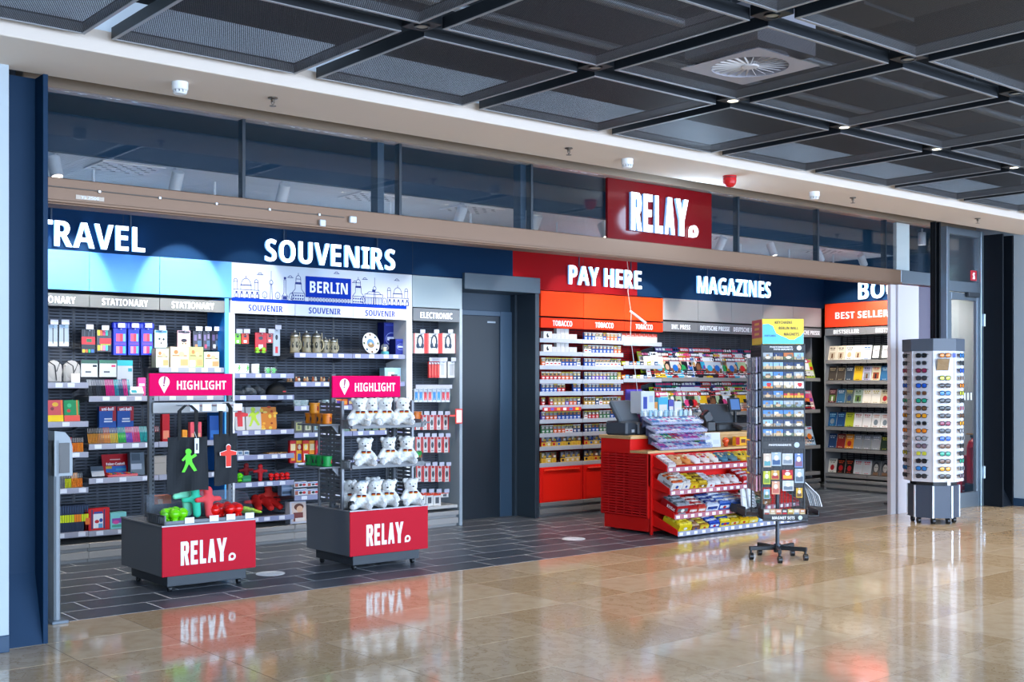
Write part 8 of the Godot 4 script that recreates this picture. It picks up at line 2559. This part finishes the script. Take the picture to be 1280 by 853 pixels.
	var ly := thing("lanyard_bunch", "bunch of pale lanyards hanging low on the far flank of the postcard rack", "lanyards", at + basis_ * Vector3(w + 0.03, 0.5, 0.06), turn)
	for k in 7:
		var s := Shape.new()
		var a := Vector3(0.0, 0.2, (k - 3) * 0.01)
		var b := Vector3(0.05 + 0.012 * k, 0.08, (k - 3) * 0.016)
		s.tube(a, b, 0.005, 0.005, 6)
		s.tube(b, b + Vector3(0.025, -0.1, 0.01), 0.005, 0.006, 6)
		part(ly, "lanyard", s.mesh(), mat(["c9cdd2", "a9b0b8", "8f979f"][k % 3], 0.6))
	part(ly, "hook", span(Vector3(-0.03, 0.195, -0.04), Vector3(0.01, 0.205, 0.04)), black)

func sunglasses_rack() -> void:
	var at := Vector3(9.59, 0, 0.73)
	var face := atan2(-12.28, 7.22)          # towards the viewer's side of the concourse
	var o := thing("sunglasses_rack", "tall octagonal white sunglasses rack on a wheeled base", "rack", at, face + PI / 8)
	var oct := func(r: float, y0: float, y1: float) -> Mesh:
		var s := Shape.new()
		var c := Vector3.ZERO
		for k in 8:
			var t0 := TAU * k / 8 - PI / 8
			var t1 := TAU * (k + 1) / 8 - PI / 8
			var a := Vector3(sin(t0), 0, cos(t0)) * r
			var b := Vector3(sin(t1), 0, cos(t1)) * r
			s.quad(a + Vector3(0, y0, 0), b + Vector3(0, y0, 0), b + Vector3(0, y1, 0), a + Vector3(0, y1, 0), a + b)
			s.tri(Vector3(0, y1, 0), a + Vector3(0, y1, 0), b + Vector3(0, y1, 0), Vector3.UP, Color.WHITE)
			s.tri(Vector3(0, y0, 0), a + Vector3(0, y0, 0), b + Vector3(0, y0, 0), Vector3.DOWN, Color.WHITE)
		return s.mesh()
	part(o, "base", oct.call(0.278, 0.07, 0.432), mat("3c4656", 0.45))
	part(o, "turntable", oct.call(0.25, 0.432, 0.475), mat("1d2024", 0.5))
	part(o, "column", oct.call(0.315, 0.475, 1.936), mat("d4d2d6", 0.4))
	part(o, "cap", oct.call(0.335, 1.936, 2.072), mat("4f5763", 0.45))
	for k in 8:
		var t := TAU * k / 8 - PI / 8
		var d := Vector3(sin(t), 0, cos(t))
		var st := part(o, "corner_strip", boxm(Vector3(0.022, 0.36, 0.012), 0.002), mat("dfe3e6", 0.3, 0.3), d * 0.279 + Vector3(0, 0.07, 0))
		st.rotation.y = t
		var st2 := part(o, "corner_strip", boxm(Vector3(0.01, 1.46, 0.01), 0.002), mat("c9cdd4", 0.3, 0.3), d * 0.316 + Vector3(0, 0.475, 0))
		st2.rotation.y = t
		var c := Shape.new()
		c.tube(Vector3(-0.015, 0.034, 0), Vector3(0.015, 0.034, 0), 0.034, 0.034, 16)
		c.box(Vector3(-0.02, 0.04, -0.015), Vector3(0.02, 0.072, 0.015))
		part(o, "caster", c.mesh(), mat("15171a", 0.4), d * 0.22)
	# one pair of glasses, then copies on the four faces in view
	var proto := pair_mesh()
	var lens := lens_mesh()
	var tints := [["black", "15171a"], ["dark grey", "2a2e33"], ["plum", "8a2a4a"], ["smoke", "3a3d42"], ["blue", "1f5ac8"], ["brown", "6a452a"], ["green", "1f9a7a"], ["brown", "6a4a34"], ["amber", "e09a1f"], ["black", "1c1e22"], ["orange", "e0801f"], ["pale grey", "9aa0a8"], ["rosy grey", "7a6a78"], ["lime", "c4c43a"], ["black", "1a1c20"], ["sky blue", "2f7ac0"], ["smoke", "33363b"]]
	var fr := [["black", "17191c"], ["tortoise", "4a2f1c"], ["silver", "9aa0a6"]]
	for f in [-2, -1, 0, 1]:
		var t: float = face + PI / 8 + TAU * f / 8
		var bt := Basis(Vector3.UP, t)
		var nrm := bt * Vector3.BACK
		for r in 17:
			if f == 0 and (r == 1 or r == 2):
				continue
			var c: Array = tints[(r * (3 if f % 2 else 1) + (f + 2) * 5) % tints.size()] if f != -1 else tints[r]
			var q: Array = fr[0] if (r + f) % 4 else fr[1 + (r % 2)]
			var pos := at + nrm * (0.291 + 0.035) + Vector3(0, 1.885 - r * 0.084, 0)
			var g := thing("sunglasses", "%s-lensed sunglasses with %s frame on %s" % [c[0], q[0], ["rack face beside pale jamb", "rack face next to the mirror face", "rack face with small mirror", "rack face towards glass door"][f + 2]], "sunglasses", pos, t, "sunglasses on the octagonal rack")
			part(g, "frame", proto, mat(q[1], 0.25))
			part(g, "lens", lens, mat(c[1], 0.08), Vector3(-0.033, 0, 0))
			part(g, "lens", lens, mat(c[1], 0.08), Vector3(0.033, 0, 0))
			part(g, "peg", boxm(Vector3(0.02, 0.01, 0.04)), mat("c4c6ca", 0.3), Vector3(0, 0.0, -0.034))
	var t0 := face + PI / 8
	var mr := thing("rack_mirror", "small square mirror on the sunglasses rack", "mirror", at + Basis(Vector3.UP, t0) * Vector3(-0.02, 1.72, 0.296), t0)
	part(mr, "glass", boxm(Vector3(0.13, 0.13, 0.004), 0.001), mat("d9d4cc", 0.03, 1.0))
	mr.rotation.x = 0.3
	part(mr, "edge", boxm(Vector3(0.14, 0.14, 0.002), 0.0005), mat("8a8478", 0.4), Vector3(0, -0.005, -0.002))
	var st := solo("blue_sticker", "small blue sticker on the upper edge of the rack", "sticker", boxm(Vector3(0.035, 0.05, 0.002)), mat("1f3fc0", 0.4), at + Basis(Vector3.UP, t0) * Vector3(0.1, 1.86, 0.33), t0)
	var tg := solo("paper_tag", "white paper tag hanging below the rack's lowest row", "tag", boxm(Vector3(0.035, 0.05, 0.002)), mat("e4e6e8", 0.5), at + Basis(Vector3.UP, t0) * Vector3(0.05, 0.44, 0.31), t0)

func pair_mesh() -> Mesh:
	var s := Shape.new()
	for e in [-1.0, 1.0]:
		var pts := lens_outline(1.12)
		for k in pts.size():
			var a: Vector2 = pts[k]
			var b: Vector2 = pts[(k + 1) % pts.size()]
			s.tube(Vector3(e * 0.033 + a.x, a.y, 0), Vector3(e * 0.033 + b.x, b.y, 0), 0.0035, 0.0035, 5, Color.WHITE, false)
		s.tube(Vector3(e * 0.063, 0.014, 0), Vector3(e * 0.07, 0.012, -0.012), 0.0045, 0.004, 6)
		s.tube(Vector3(e * 0.07, 0.012, -0.012), Vector3(e * 0.066, 0.01, -0.03), 0.004, 0.003, 6)
	s.tube(Vector3(-0.008, 0.008, 0.002), Vector3(0.008, 0.008, 0.002), 0.003, 0.003, 6)
	return s.mesh()
func lens_outline(k: float) -> Array:
	var pts := []
	for i in 16:
		var t := TAU * i / 16
		var x := cos(t)
		var y := sin(t)
		pts.append(Vector2(signf(x) * pow(absf(x), 0.75) * 0.026, signf(y) * pow(absf(y), 0.8) * 0.0215) * k)
	return pts
func lens_mesh() -> Mesh:
	var s := Shape.new()
	var pts := lens_outline(1.0)
	for i in 16:
		var a: Vector2 = pts[i]
		var b: Vector2 = pts[(i + 1) % 16]
		var n0 := Vector3(a.x * 12, a.y * 12, 1).normalized()
		var n1 := Vector3(b.x * 12, b.y * 12, 1).normalized()
		s.smooth_tri([Vector3(0, 0, 0.004), Vector3(a.x, a.y, 0), Vector3(b.x, b.y, 0)], [Vector3.BACK, n0, n1], Color.WHITE)
	return s.mesh()
